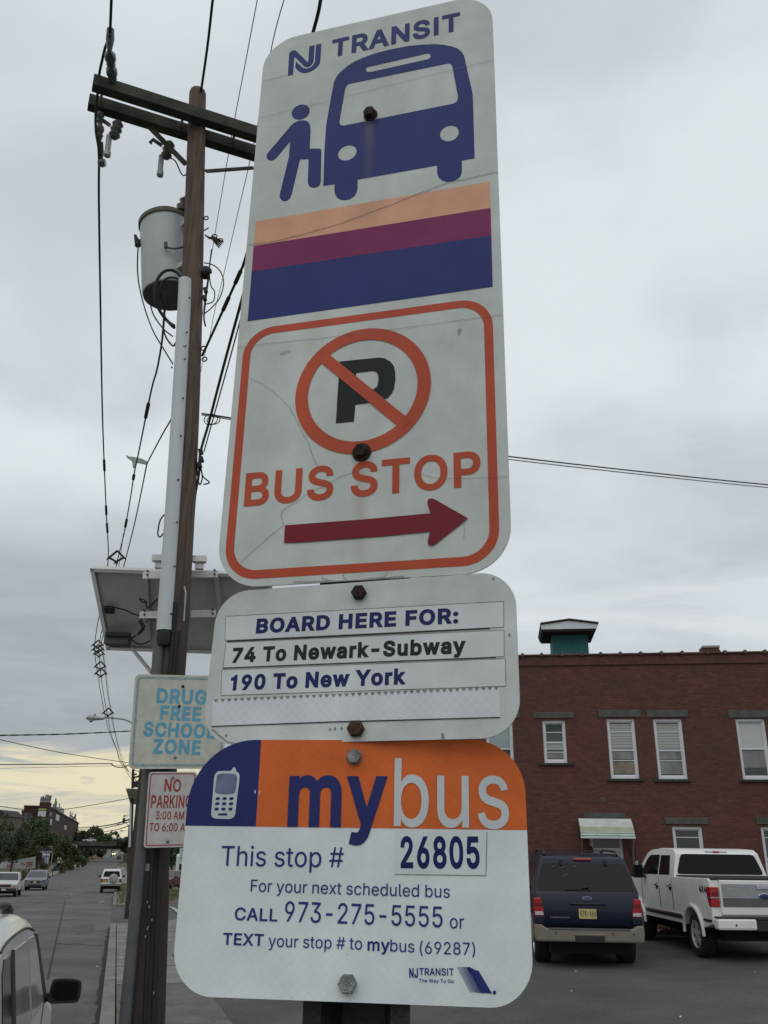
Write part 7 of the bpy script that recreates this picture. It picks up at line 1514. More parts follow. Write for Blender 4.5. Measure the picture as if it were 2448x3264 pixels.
def car(name, label, cat, M, W_, outline_, ib, jb, arches, bodym, tum=0.30, side_windows=(), rear_glass=None, front_glass=None, z0=0.3, bevel=0.045, glass=GLS, wheel_r=0.35, wheel_w=0.23, rim=RIMD, spokes=6, wheels=True, group=None, under=True, inset=0.0):
    """body from a side outline (rear at y=0): the outline runs from the rear bottom up over the roof to the front bottom"""
    root = thing(name, label, cat, M=M, group=group)
    zb = outline_[ib][1]
    def hwid(i, p):
        if ib <= i <= jb: return W_ / 2 - max(0.0, p[1] - max(zb, outline_[jb][1] if i > (ib + jb) / 2 else zb)) * tum
        return W_ / 2
    top = list(outline_)
    bot = []
    for yc, r_ in sorted(arches, reverse=True):     # front to rear
        bot.append((yc + r_, z0))
        zc_ = wheel_r
        a0 = math.asin(max(-1, min(1, (z0 - zc_) / r_)))
        bot.pop()
        for k in range(11):
            q = a0 + (math.pi - 2 * a0) * k / 10; bot.append((yc + r_ * math.cos(q), zc_ + r_ * math.sin(q)))
    ring = top + bot; n_ = len(ring)
    hws = [hwid(i, p) for i, p in enumerate(top)] + [W_ / 2 - .01] * len(bot)
    b_ = MB()
    V = [(-h, p[0], p[1]) for h, p in zip(hws, ring)] + [(h, p[0], p[1]) for h, p in zip(hws, ring)]
    F = [(i, (i + 1) % n_, n_ + (i + 1) % n_, n_ + i) for i in range(n_)]
    lower = list(range(0, ib + 1)) + list(range(jb, n_)); upper = list(range(ib, jb + 1))
    def tri(idx):
        t = tessellate_polygon([[Vector((ring[i][0], ring[i][1], 0)) for i in idx]])
        return [tuple(idx[k] for k in f) for f in t]
    import bmesh
    me = bpy.data.meshes.new('body'); me.from_pydata(V, [], F + [tuple(lower), tuple(upper)] + [tuple(n_ + i for i in reversed(lower)), tuple(n_ + i for i in reversed(upper))])
    bm = bmesh.new(); bm.from_mesh(me); bmesh.ops.recalc_face_normals(bm, faces=bm.faces); bm.to_mesh(me); bm.free()
    me.materials.append(bodym)
    me.polygons.foreach_set('use_smooth', [True] * len(me.polygons)); me.set_sharp_from_angle(angle=rad(50))
    body = bpy.data.objects.new('body', me); COL.objects.link(body); body.parent = root
    if bevel:
        bv = body.modifiers.new('bevel', 'BEVEL'); bv.width = bevel; bv.segments = 3; bv.limit_method = 'ANGLE'; bv.angle_limit = rad(30); bv.harden_normals = False
    def hw_at(y, z):
        zz_ = zb if y < (outline_[ib][0] + outline_[jb][0]) / 2 else outline_[jb][1]
        zl_ = zb + (outline_[jb][1] - zb) * max(0, min(1, (y - outline_[ib][0]) / (outline_[jb][0] - outline_[ib][0] + 1e-6)))
        return W_ / 2 - max(0.0, z - zl_) * tum
    for poly in side_windows:
        for s_ in (-1, 1):
            b_ = MB(); A = [(s_ * (hw_at(*p) + .006), p[0], p[1]) for p in poly]; B = [(s_ * (hw_at(*p) - .02), p[0], p[1]) for p in poly]
            k = len(poly); b_.add(A + B, [tuple(range(k))] + [(i, (i + 1) % k, k + (i + 1) % k, k + i) for i in range(k)])
            b_.build('side_window', glass, root, local=True)
    for nm, gl, sgn in (('rear_window', rear_glass, -1), ('windshield', front_glass, 1)):
        if gl is None: continue
        (ya, za), (yb2, zb2), ia, ib2, m_ = gl       # lower and upper edge points, side insets, material
        d = np.array([yb2 - ya, zb2 - za]); nrm = np.array([-d[1], d[0]]) / np.linalg.norm(d) * (1 if sgn < 0 else -1)
        o_ = nrm * 0.007
        ha = hw_at(ya, za) - ia; hb = hw_at(yb2, zb2) - ib2
        b_ = MB(); rr_ = 0.12
        cor = [(-ha, 0), (ha, 0), (hb, 1), (-hb, 1)]
        pts = []
        for i in range(4):
            c = np.array(cor[i]); p_ = np.array(cor[i - 1]); q_ = np.array(cor[(i + 1) % 4])
            L = np.linalg.norm(d)
            sc2 = np.array([1, L])
            e1 = (p_ - c) * sc2; e1 = e1 / np.linalg.norm(e1); e2 = (q_ - c) * sc2; e2 = e2 / np.linalg.norm(e2)
            for u in (0, .5, 1):
                v = c * sc2 + e1 * .07 * (1 - u) ** 2 + e2 * .07 * u ** 2 
                pts.append(v / sc2)
        P3 = [(p[0], ya + d[0] * p[1] + o_[0], za + d[1] * p[1] + o_[1]) for p in pts]
        P4 = [(p[0], ya + d[0] * p[1] - o_[0] * 2, za + d[1] * p[1] - o_[1] * 2) for p in pts]
        k = len(P3); b_.add(P3 + P4, [tuple(range(k))] + [(i, (i + 1) % k, k + (i + 1) % k, k + i) for i in range(k)])
        b_.build(nm, m_, root, local=True)
    if under:
        b_ = MB(); ys = [a for a, r_ in arches]
        b_.bx((-W_ / 2 + .28, .32, max(.20, z0 - .2)), (W_ / 2 - .28, max(p[0] for p in outline_) - .4, max(.45, wheel_r * 1.5)))
        b_.build('underbody', UNDER, root, local=True)
        b_ = MB()
        for yc, r_ in arches: b_.tube([(-W_ / 2 + .2, yc, wheel_r), (W_ / 2 - .2, yc, wheel_r)], .07, 8)
        b_.build('axle', UNDER, root, local=True)
    if wheels:
        for yc, r_ in arches:
            for s_ in (-1, 1): wheel(root, s_ * (W_ / 2 - wheel_w / 2 - .02 - inset), yc, wheel_r, wheel_w, rim, spokes, s_)
    return root, hw_at
def cbox(root, nm, m, a, b2, bevel=0.012, parent=None):
    q = MB(); q.bx(a, b2); return q.build(nm, m, parent or root, local=True, bevel=bevel)
def mirror(root, x, y, z, s_, m, w=.20, h=.16, glassm=None, facing=-1):
    q = MB(); q.prism(smooth_poly([(0, 0), (w * .5, 0), (w * .9, .0), (w, .02), (w * 1.02, h * .5), (w * 1.0, h * .8), (w * .93, h * .93), (w * .6, h), (w * .14, h), (w * .04, h * .9), (0, h * .3)], 1), (x, y, z), (s_, 0, 0), (0, 0, 1), (0, 1, 0), .10)
    q.tube([(x - s_ * .08, y + .05, z + .02), (x + s_ * .03, y + .05, z + .05)], .03, 8)
    o = q.build('mirror', m, root, local=True, smooth=50)
    q = MB(); q.prism(smooth_poly([(.02, .02), (w * .9, .02), (w - .02, .04), (w - .015, h * .72), (w * .9, h * .88), (w * .2, h * .9), (w * .1, h * .8)], 1), (x, y - .004, z), (s_, 0, 0), (0, 0, 1), (0, 1, 0), .004)
    q.build('mirror_glass', GLS, o, local=True)
    return o
def place(x, y, dz, heading, back):
    """stand a vehicle so that a point `back` metres ahead of its rear stands at the pixel, heading in degrees from the view axis"""
    P = ground(x, y, dz); h = rad(heading)
    f = np.array([math.sin(h), math.cos(h), 0]); o = P - f * back
    return o
def vmat(o, heading, z=None):
    h = rad(heading); f = Vector((math.sin(h), math.cos(h), 0)); r_ = Vector((math.cos(h), -math.sin(h), 0))
    # rest on the slope along its length
    return Matrix(((r_.x, f.x, 0, o[0]), (r_.y, f.y, 0, o[1]), (0, 0, 1, o[2] if z is None else z), (0, 0, 0, 1)))
def vmat_slope(o, heading, L):
    h = rad(heading); f = Vector((math.sin(h), math.cos(h), 0))
    za = float(gz(o[0], o[1])); zb = float(gz(o[0] + f.x * L, o[1] + f.y * L))
    f3 = Vector((f.x, f.y, (zb - za) / L)).normalized(); r_ = Vector((math.cos(h), -math.sin(h), 0)); u_ = r_.cross(f3)
    return Matrix(((r_.x, f3.x, u_.x, o[0]), (r_.y, f3.y, u_.y, o[1]), (r_.z, f3.z, u_.z, za + .03), (0, 0, 0, 1)))
# ---- dark blue SUV in the lot
hdg = 5.0
o = place(1863, 3068, 0, hdg, 1.0)
NAVY = paint('navy paint', (0.004, 0.008, 0.023), 0.35)
TAN = paint('tan bumper paint', (0.20, 0.18, 0.145), 0.4)
ol = [(0.10, .46), (0.10, .66), (0.02, .72), (0.0, 1.0), (0.05, 1.27), (0.30, 1.80), (0.42, 1.90), (0.9, 1.955), (2.0, 1.97), (2.9, 1.93), (3.15, 1.86), (3.95, 1.25), (4.2, 1.20), (5.05, 1.08), (5.22, .85), (5.2, .45)]
WB = [(1.05, .43), (4.15, .43)]
suv, half_w = car('parked_suv', 'dark navy SUV with tan bumper parked in the lot, seen from behind', 'car', vmat(o, hdg), 1.94, ol, 4, 11, WB, NAVY, tum=.27,
    side_windows=[[(.42, 1.31), (.95, 1.30), (.98, 1.76), (.58, 1.77)], [(1.03, 1.30), (2.0, 1.29), (2.0, 1.78), (1.06, 1.78)], [(2.08, 1.29), (3.62, 1.27), (3.15, 1.72), (2.95, 1.78), (2.08, 1.79)]],
    rear_glass=((.063, 1.30), (.288, 1.785), .04, .055, GLS), front_glass=((3.90, 1.29), (3.2, 1.82), .08, .1, GLS), wheel_r=.39, wheel_w=.31, z0=.42, rim=RIMC, spokes=6)
q = MB(); q.prism([(-.98, .44), (.98, .44), (1.0, .58), (1.0, .73), (.86, .73), (.78, .665), (-.78, .665), (-.86, .73), (-1.0, .73), (-1.0, .58)], (0, -.06, 0), (1, 0, 0), (0, 0, 1), (0, 1, 0), .22); bp = q.build('rear_bumper', TAN, suv, local=True, bevel=.035)
cbox(suv, 'bumper_step', mat('grey bumper step', (.09, .09, .085), .7, var=.1, scale=20), (-.74, -.068, .64), (.74, .08, .672))
cbox(suv, 'hitch_recess', TRIM, (-.27, -.066, .44), (.27, -.02, .545), .006); cbox(suv, 'hitch_trim', TAN, (-.29, -.075, .55), (.29, -.02, .588), .01)
for x in (-.62, -.22, .42, .80):
    q = MB(); q.lathe([(.016, 0), (.014, .006)], (x, -.06, .59), (0, -1, 0), 10); q.build('parking_sensor', TRIM, bp, local=True)
for s_ in (-1, 1):
    q = MB(); q.prism([(s_ * .80, .87), (s_ * .985, .87), (s_ * .985, 1.17), (s_ * .86, 1.185)], (0, -.012, 0), (1, 0, 0), (0, 0, 1), (0, 1, 0), .25); tl = q.build('tail_lamp', REDL, suv, local=True, bevel=.012)
    q = MB(); q.prism([(s_ * .82, .885), (s_ * .97, .885), (s_ * .97, .945), (s_ * .83, .945)], (0, -.017, 0), (1, 0, 0), (0, 0, 1), (0, 1, 0), .01); q.build('reverse_lamp', CLRL, tl, local=True)
    q = MB(); q.prism([(s_ * .835, 1.03), (s_ * .975, 1.03), (s_ * .975, 1.09), (s_ * .845, 1.09)], (0, -.017, 0), (1, 0, 0), (0, 0, 1), (0, 1, 0), .01); q.build('lamp_band', REDD, tl, local=True)
    cbox(suv, 'corner_trim', NAVY, (s_ * .80, -.02, .74), (s_ * .99, .2, .865))
q = MB(); q.bx((-.17, -.014, 0.83), (.155, -.002, 1.0)); pl_ = q.build('licence_plate', PLATE_Y, suv, local=True, bevel=.006)
q = MB(); letters3d(q, 'UTK-16U', (-.145, -.016, .875), (1, 0, 0), (0, 0, 1), .285, .09, .018); q.build('plate_text', PLATE_T, pl_, local=True, recalc=False)
cbox(suv, 'tailgate_handle', NAVY, (-.33, -.03, 1.065), (.33, .02, 1.10), .012)
q = MB(); q.lathe([(.085, 0), (.085, .012), (.06, .016)], (0, .018, 1.18), (0, -1, .12), 28); em = q.build('oval_emblem', mat('emblem blue', (.02, .04, .12), .3, var=.1, scale=20), suv, local=True, smooth=40)
for v in em.data.vertices: v.co.z = 1.18 + (v.co.z - 1.18) * .42
q = MB()
for k in range(28):
    a, c = 2 * math.pi * k / 28, 2 * math.pi * (k + 1) / 28
    for r0_, r1_ in ((.092, .078),): q.add([(r_ * math.cos(t), .0, 1.18 + r_ * .42 * math.sin(t)) for r_, t in ((r0_, a), (r0_, c), (r1_, c), (r1_, a))], [(0, 1, 2, 3)])
q.build('emblem_ring', CHROME, em, local=True)
q = MB(); letters3d(q, 'EXPEDITION', (-.70, -.006, .835), (1, 0, 0), (0, 0, 1), .36, .025, .01); q.build('badge_lettering', CHROME, suv, local=True, recalc=False)
q = MB(); q.tube([(-.02, .03, 1.36), (-.38, .04, 1.33)], .008, 6); q.tube([(.05, .025, 1.31), (.06, .05, 1.37), (-.05, .045, 1.365)], .016, 6); q.build('rear_wiper', TRIM, suv, local=True)
cbox(suv, 'brake_lamp', REDL, (-.17, .30, 1.835), (.17, .40, 1.878), .01)
for x in (-.42, .42): cbox(suv, 'hinge', TRIM, (x - .03, .235, 1.75), (x + .03, .33, 1.85), .008)
for s_ in (-1, 1):
    q = MB(); q.tube([(s_ * .70, .55, 1.93), (s_ * .70, .7, 2.0), (s_ * .70, 2.3, 2.03), (s_ * .70, 2.7, 1.96)], .022, 8); q.build('roof_rail', TRIM, suv, local=True)
for y in (1.0, 2.0):
    q = MB(); q.beam((-.70, y, 2.01), (.70, y, 2.01), .06, .025); q.build('roof_bar', TRIM, suv, local=True)
for s_ in (-1, 1):
    q = MB(); A = [(1.05 + .47 * math.cos(t), .39 + .47 * math.sin(t)) for t in np.linspace(-.05, math.pi + .05, 14)]; B_ = [(1.05 + .42 * math.cos(t), .39 + .42 * math.sin(t)) for t in np.linspace(math.pi + .05, -.05, 14)]
    q.prism(A + B_, (s_ * .965, 0, 0), (0, 1, 0), (0, 0, 1), (s_, 0, 0), .045); q.build('wheel_flare', TAN, suv, local=True, bevel=.01)
    mirror(suv, s_ * 1.0, 3.6, 1.2, s_, NAVY, .22, .18)
q = MB()
for (x, z) in ((-.60, 1.70), (-.40, 1.70), (-.20, 1.71), (-.42, 1.55), (-.36, 1.56)):
    q.tube([(x, .205 if z > 1.6 else .15, z), (x + .05, .215 if z > 1.6 else .17, z + .04)], .004, 4)
q.build('chalk_marks', mat('faint chalk', (.16, .17, .18), .8, var=.1, scale=30), suv, local=True)
# ---- white crew cab pickup beside it
hdg = -1.5
o = place(2247, 3051, 0, hdg, 1.12) + 0.86 * np.array([math.cos(rad(hdg)), -math.sin(rad(hdg)), 0])
PWHT = paint('pearl white paint', (0.77, 0.765, 0.74), 0.3)
ol = [(0.08, .66), (0.08, 1.42), (0.16, 1.46), (2.02, 1.44), (2.10, 1.90), (2.25, 1.985), (3.0, 2.01), (3.75, 1.97), (4.0, 1.90), (4.75, 1.40), (5.0, 1.36), (5.85, 1.26), (6.0, 1.1), (6.0, .55)]
trk, half_w = car('pickup_truck', 'white crew cab pickup with silver tailgate panel parked right of the navy SUV', 'pickup truck', vmat(o, hdg), 2.02, ol, 3, 9, [(1.12, .50), (4.75, .50)], PWHT, tum=.24,
    side_windows=[[(2.32, 1.47), (3.02, 1.46), (3.02, 1.86), (2.42, 1.86)], [(3.10, 1.46), (4.35, 1.44), (3.95, 1.78), (3.75, 1.86), (3.10, 1.87)]],
    rear_glass=((2.028, 1.49), (2.098, 1.89), .06, .11, GLS), front_glass=((4.7, 1.45), (4.05, 1.87), .08, .1, GLS), wheel_r=.41, wheel_w=.28, z0=.56, rim=RIMC, spokes=5, bevel=.085)
SILV = mat('brushed silver panel', (0.36, 0.37, 0.38), 0.35, 0.6, var=.08, scale=4, stretch=(1, 1, 10)); GRYP = mat('dark grey panel', (0.105, 0.11, 0.105), .5, var=.06, scale=4)
cbox(trk, 'bed_cap', TRIM, (-.97, .06, 1.445), (.97, 2.0, 1.475), .012)
tg = cbox(trk, 'tailgate', PWHT, (-.83, .03, .82), (.83, .12, 1.435), .02)
cbox(trk, 'tailgate_panel', SILV, (-.80, .012, 1.13), (.80, .028, 1.37), .01, tg); cbox(trk, 'tailgate_panel', GRYP, (-.80, .014, .97), (.80, .028, 1.118), .008, tg); cbox(trk, 'tailgate_strip', CHROME, (-.80, .008, 1.115), (.80, .026, 1.133), .004, tg)
cbox(trk, 'tailgate_handle', CHROME, (-.13, -.01, 1.27), (.13, .02, 1.35), .012, tg)
q = MB(); q.lathe([(.12, 0), (.12, .012), (.08, .02)], (0, .012, 1.16), (0, -1, 0), 28); em = q.build('oval_emblem', CHROME, tg, local=True, smooth=40)
for v in em.data.vertices: v.co.z = 1.16 + (v.co.z - 1.16) * .42
q = MB(); q.lathe([(.098, .016), (.098, .024), (.06, .027)], (0, .012, 1.16), (0, -1, 0), 24); e2_ = q.build('emblem_face', MATS['emblem blue'], em, local=True)
for v in e2_.data.vertices: v.co.z = 1.16 + (v.co.z - 1.16) * .42
q = MB(); letters3d(q, 'F150', (-.72, .006, 1.128), (1, 0, 0), (0, 0, 1), .2, .035, .012); q.build('badge_lettering', CHROME, tg, local=True, recalc=False)
for s_ in (-1, 1):
    q = MB(); q.prism([(s_ * .845, .98), (s_ * .90, .945), (s_ * 1.02, .945), (s_ * 1.02, 1.31), (s_ * .845, 1.31)][::1], (0, .018, 0), (1, 0, 0), (0, 0, 1), (0, 1, 0), .06); pass
    q = MB(); q.prism([(.055, .96), (.055, 1.31), (.25, 1.31), (.25, 1.14), (.155, .96)], (s_ * 1.018, 0, 0), (0, 1, 0), (0, 0, 1), (-s_, 0, 0), .175); tl = q.build('tail_lamp', REDL, trk, local=True, bevel=.012)
    q = MB(); q.bx((s_ * .85, .045, 1.115), (s_ * 1.022, .215, 1.135)); q.build('lamp_divider', CHROME, tl, local=True)
    q = MB(); q.bx((s_ * .87, .046, 1.15), (s_ * .98, .06, 1.22)); q.build('lamp_band', REDD, tl, local=True)
    cbox(trk, 'rear_bumper', CHROME if False else PWHT, (s_ * .26, -.14, .575), (s_ * 1.0, .10, .775), .04)
cbox(trk, 'bumper_pad', TRIM, (-.98, -.12, .745), (.98, .09, .80), .01); cbox(trk, 'hitch_bar', TRIM, (-.28, -.12, .56), (.28, .06, .74), .01)
for x in (-.66, .66):
    q = MB(); q.lathe([(.02, 0), (.017, .006)], (x, -.14, .66), (0, -1, 0), 10); q.build('parking_sensor', TRIM, trk, local=True)
cbox(trk, 'brake_lamp', mat('cargo lamp housing', (.45, .45, .45), .3, var=.1, scale=20), (-.24, 2.13, 1.91), (.24, 2.2, 1.955), .01); cbox(trk, 'brake_lamp', REDL, (-.07, 2.122, 1.912), (.07, 2.19, 1.957), .006)
q = MB(); q.tube(spline([(-.35, .65, .45), (-.1, .7, .40), (.15, .68, .42)], 4), .05, 8); q.build('spare_wheel_carrier', UNDER, trk, local=True)
q = MB(); q.lathe([(.2, -.12), (.36, -.11), (.38, 0), (.36, .11), (.2, .12)], (0.1, .95, .55), (0, 0, 1), 20); q.build('spare_wheel', TYRE, trk, local=True)
for s_ in (-1, 1):
    for yc in (1.12, 4.75):
        q = MB(); A = [(yc + .565 * math.cos(t), .41 + .55 * math.sin(t)) for t in np.linspace(.0, math.pi, 16)]; B_ = [(yc + .49 * math.cos(t), .41 + .49 * math.sin(t)) for t in np.linspace(math.pi, .0, 16)]
        q.prism(A + B_, (s_ * 1.0, 0, 0), (0, 1, 0), (0, 0, 1), (s_, 0, 0), .05); q.build('wheel_flare', PWHT, trk, local=True, bevel=.02)
    cbox(trk, 'side_trim', CHROME, (s_ * 1.0, 1.75, .70), (s_ * 1.025, 4.15, .735), .006); cbox(trk, 'side_trim', TRIM, (s_ * 1.0, 1.75, .655), (s_ * 1.02, 4.15, .70), .004)
    cbox(trk, 'side_trim', TRIM, (s_ * 1.0, .12, .69), (s_ * 1.02, .55, .735), .004)
    for y in (2.35, 3.22):
        q = MB(); q.lathe([(.075, 0), (.07, .004)], (s_ * 1.008, y, 1.22), (s_, 0, 0), 16); hd_ = q.build('door_handle', TRIM, trk, local=True); cbox(trk, 'handle_grip', CHROME, (s_ * 1.01, y - .1, 1.225), (s_ * 1.045, y + .1, 1.255), .01, hd_)
    for y in (2.22, 3.06, 4.32): 
        q = MB(); q.bx((s_ * 1.006, y - .006, .80), (s_ * 1.013, y + .006, 1.40)); q.build('door_seam', mat('door gap shadow', (.05, .05, .05), .9, var=.1, scale=9), trk, local=True)
    mirror(trk, s_ * 1.06, 3.92, 1.36, s_, TRIM, .24, .30)
    q = MB(); q.lathe([(.02, 0), (.05, .02), (.05, .09), (.02, .11)], (s_ * 1.19, 3.93, 1.62), (0, 0, 1), 12); q.build('mirror_cap', CHROME, trk, local=True, smooth=50)
    q = MB(); letters3d(q, '4X4', (s_ * 1.0145, .62 if s_ < 0 else .30, 1.20), (0, -1 if s_ < 0 else 1, 0), (0, 0, 1), .36, .12, .03); q.build('badge_lettering', TRIM, trk, local=True, recalc=False)
# ---- white SUV by the kerb, nearest to the viewer
hdg = math.degrees(AZ)
VW = 1.84
o2 = st(4.75, -0.42 - VW / 2)
WH2 = paint('white paint', (0.66, 0.68, 0.67), 0.2)
ol = [(0.0, .5), (-.02, .95), (.05, 1.08), (.28, 1.55), (.42, 1.66), (.9, 1.72), (1.9, 1.73), (2.45, 1.68), (2.62, 1.62), (3.45, 1.08), (3.6, 1.05), (4.5, .95), (4.7, .75), (4.7, .42)]
van, half_w2 = car('near_suv', 'white SUV parked at the kerb, cut off by the lower left corner', 'car', vmat_slope((*o2, 0), hdg, 4.5), VW, ol, 2, 9, [(.85, .40), (3.6, .40)], WH2, tum=.20, wheel_r=.36, z0=.36, bevel=.09,
    side_windows=[[(.40, 1.13), (.80, 1.12), (.88, 1.56), (.62, 1.56), (.5, 1.5)]], rear_glass=((.075, 1.12), (.265, 1.52), .12, .14, GLS), front_glass=((3.4, 1.13), (2.68, 1.585), .1, .12, GLS))
GLR = mat('side glass painted reflection', (0.42, 0.425, 0.42), 0.12, var=.12, scale=1.5, spec=0.6)  # reflection on the side glass put into a pale grey base colour
for poly in ([(.98, 1.11), (1.88, 1.10), (1.86, 1.57), (1.10, 1.57), (1.02, 1.5)], [(1.99, 1.10), (2.98, 1.09), (2.62, 1.50), (2.48, 1.57), (1.98, 1.575)]):
    for s_ in (-1, 1):
        b_ = MB(); A = [(s_ * (half_w2(*p) + .008), p[0], p[1]) for p in poly]; B_ = [(s_ * (half_w2(*p) - .02), p[0], p[1]) for p in poly]; k = len(poly)
        b_.add(A + B_, [tuple(range(k))] + [(i, (i + 1) % k, k + (i + 1) % k, k + i) for i in range(k)]); b_.build('side_window', GLR, van, local=True)
for s_ in (-1, 1):
    for poly in ([(.83, 1.10), (.97, 1.10), (1.09, 1.575), (1.0, 1.58), (.91, 1.52)], [(3.0, 1.08), (3.32, 1.08), (2.72, 1.565), (2.56, 1.575), (2.66, 1.49)]):
        b_ = MB(); A = [(s_ * (half_w2(*p) + .010), p[0], p[1]) for p in poly]; B_ = [(s_ * (half_w2(*p) - .02), p[0], p[1]) for p in poly]; k = len(poly)
        b_.add(A + B_, [tuple(range(k))] + [(i, (i + 1) % k, k + (i + 1) % k, k + i) for i in range(k)]); b_.build('window_pillar', TRIM, van, local=True)
    for y in (.95, 1.93, 3.05):
        q = MB(); q.bx((s_ * (VW / 2 + .0), y - .005, .55), (s_ * (VW / 2 + .004), y + .005, 1.07)); q.build('door_seam', MATS['door gap shadow'], van, local=True)
    for y in (1.12, 2.12): cbox(van, 'door_handle', TRIM, (s_ * (VW / 2), y, .93), (s_ * (VW / 2 + .04), y + .2, .965), .012)
    q = MB(); q.tube(spline([(s_ * .66, .5, 1.70), (s_ * .66, .62, 1.76), (s_ * .66, 1.4, 1.785), (s_ * .66, 2.1, 1.77), (s_ * .66, 2.25, 1.70)], 4), .022, 8); q.build('roof_rail', TRIM, van, local=True, smooth=50)
    for y in (.62, 2.12): cbox(van, 'rail_foot', TRIM, (s_ * .63, y - .08, 1.69), (s_ * .69, y + .08, 1.765), .015)
    mirror(van, s_ * (VW / 2 + .03), 3.02, 1.075, s_, TRIM, .225, .165)
    cbox(van, 'tail_lamp', REDL, (s_ * .78, -.03, .80), (s_ * .915, .12, 1.05), .015)
for s_ in (-1, 1):
    q = MB(); q.tube(spline([(s_ * (half_w2(y, z) + .002), y, z) for y, z in ((.5, 1.60), (.9, 1.635), (1.9, 1.645), (2.5, 1.60))], 4), .007, 6); q.build('roof_seam', TRIM, van, local=True)
cbox(van, 'rear_bumper', WH2, (-.9, -.1, .45), (.9, .1, .70), .04)
# ---- old white pickup coming up the street, at the left edge
def oncoming(x, y, L): 
    P = ground(x, y); return P
OW = paint('old white paint', (0.52, 0.53, 0.52), 0.4)
P = ground(14, 2860); hdg = math.degrees(AZ) + 180
S_, T_ = P[:2] @ RU, P[:2] @ RV
o2 = st(S_ + 4.15, -7.75)
ol = [(0.05, .55), (0.05, 1.05), (0.10, 1.08), (2.05, 1.06), (2.12, 1.55), (2.3, 1.66), (3.0, 1.67), (3.25, 1.62), (3.85, 1.08), (4.0, 1.05), (4.75, .96), (4.9, .85), (4.92, .45)]
rg, hw_ = car('old_pickup', 'old white pickup driving toward the viewer at the left edge', 'pickup truck', vmat_slope((*o2, 0), hdg, 4.9), 1.75, ol, 3, 8, [(1.0, .42), (4.15, .42)], OW, tum=.25, wheel_r=.35, z0=.42, bevel=.03,
    side_windows=[[(2.3, 1.10), (3.65, 1.09), (3.2, 1.52), (2.95, 1.56), (2.32, 1.56)]], rear_glass=((2.06, 1.1), (2.12, 1.52), .15, .15, GLS), front_glass=((3.8, 1.13), (3.28, 1.585), .06, .08, GLS2), rim=RIMD)
cbox(rg, 'front_bumper', TRIM, (-.86, 4.85, .38), (.86, 5.02, .60), .03); cbox(rg, 'grille', mat('dark red grille', (.06, .02, .02), .4, var=.2, scale=20), (-.45, 4.90, .66), (.45, 4.945, .86), .01)
for s_ in (-1, 1):
    cbox(rg, 'headlight', CLRL, (s_ * .50, 4.89, .74), (s_ * .82, 4.945, .88), .012); cbox(rg, 'indicator', AMBL, (s_ * .50, 4.885, .64), (s_ * .82, 4.94, .735), .01); mirror(rg, s_ * .93, 3.55, 1.08, s_, TRIM, .18, .14)
    cbox(rg, 'door_handle', TRIM, (s_ * .875, 2.35, .95), (s_ * .90, 2.52, .99), .008)
cbox(rg, 'licence_plate', CLRL, (-.15, 5.015, .43), (.15, 5.03, .55), .005)
# ---- grey crossover behind it
GRY = paint('mid grey paint', (0.14, 0.15, 0.165), 0.3)
P = ground(110, 2839); S2_ = P[:2] @ RU; T2_ = P[:2] @ RV
o2 = st(S2_ + 3.6, T2_)
ol = [(0.0, .5), (0.0, .95), (.12, 1.05), (.45, 1.55), (.7, 1.64), (1.6, 1.68), (2.4, 1.64), (2.6, 1.58), (3.45, 1.06), (3.6, 1.03), (4.35, .90), (4.55, .72), (4.55, .32)]
def crossover(name, label, M, m, W_=1.78, group=None, front=True):
    root, h_ = car(name, label, 'car', M, W_, ol, 2, 8, [(.85, .38), (3.55, .38)], m, tum=.27, wheel_r=.34, z0=.34, bevel=.05,
        side_windows=[[(.45, 1.08), (1.4, 1.08), (1.4, 1.53), (.65, 1.52)], [(1.48, 1.08), (3.2, 1.07), (2.65, 1.47), (2.4, 1.54), (1.48, 1.54)]], rear_glass=((.17, 1.11), (.42, 1.50), .1, .14, GLS), front_glass=((3.38, 1.10), (2.63, 1.56), .07, .12, GLS2), group=group)
    for s_ in (-1, 1):
        q = MB(); q.prism([(s_ * .48, .74), (s_ * .87, .80), (s_ * .87, .90), (s_ * .62, .86)], (0, 4.40, 0), (1, 0, 0), (0, 0, 1), (0, 1, 0), .17); q.build('headlight', mat('smoked lamp lens', (.12, .13, .14), .15, var=.2, scale=20, coat=.5), root, local=True, bevel=.01)
        mirror(root, s_ * .96, 3.1, 1.03, s_, TRIM, .2, .14)
        cbox(root, 'tail_lamp', REDL, (s_ * .70, -.02, .80), (s_ * .88, .10, 1.0), .015)
    cbox(root, 'rear_bumper', m, (-.86, -.08, .40), (.86, .1, .62), .04)
    q = MB(); q.prism([(-.45, .82), (.45, .82), (.36, .62), (-.36, .62)], (0, 4.53, 0), (1, 0, 0), (0, 0, 1), (0, 1, 0), .05); q.build('grille', TRIM, root, local=True, bevel=.01)
    q = MB(); q.prism([(-.62, .50), (.62, .50), (.5, .34), (-.5, .34)], (0, 4.53, 0), (1, 0, 0), (0, 0, 1), (0, 1, 0), .045); q.build('lower_grille', TRIM, root, local=True, bevel=.01)
    cbox(root, 'bumper_strip', RIMD, (-.55, 4.55, .50), (.55, 4.60, .53), .006)
    cbox(root, 'licence_plate', PLATE_Y, (-.16, 4.58, .62), (.16, 4.60, .74), .005)
    cbox(root, 'emblem', CHROME, (-.06, 4.575, .75), (.06, 4.60, .80), .008)
    return root
crossover('grey_crossover', 'grey crossover driving toward the viewer behind the old white pickup', vmat_slope((*o2, 0), math.degrees(AZ) + 180, 4.5), GRY)
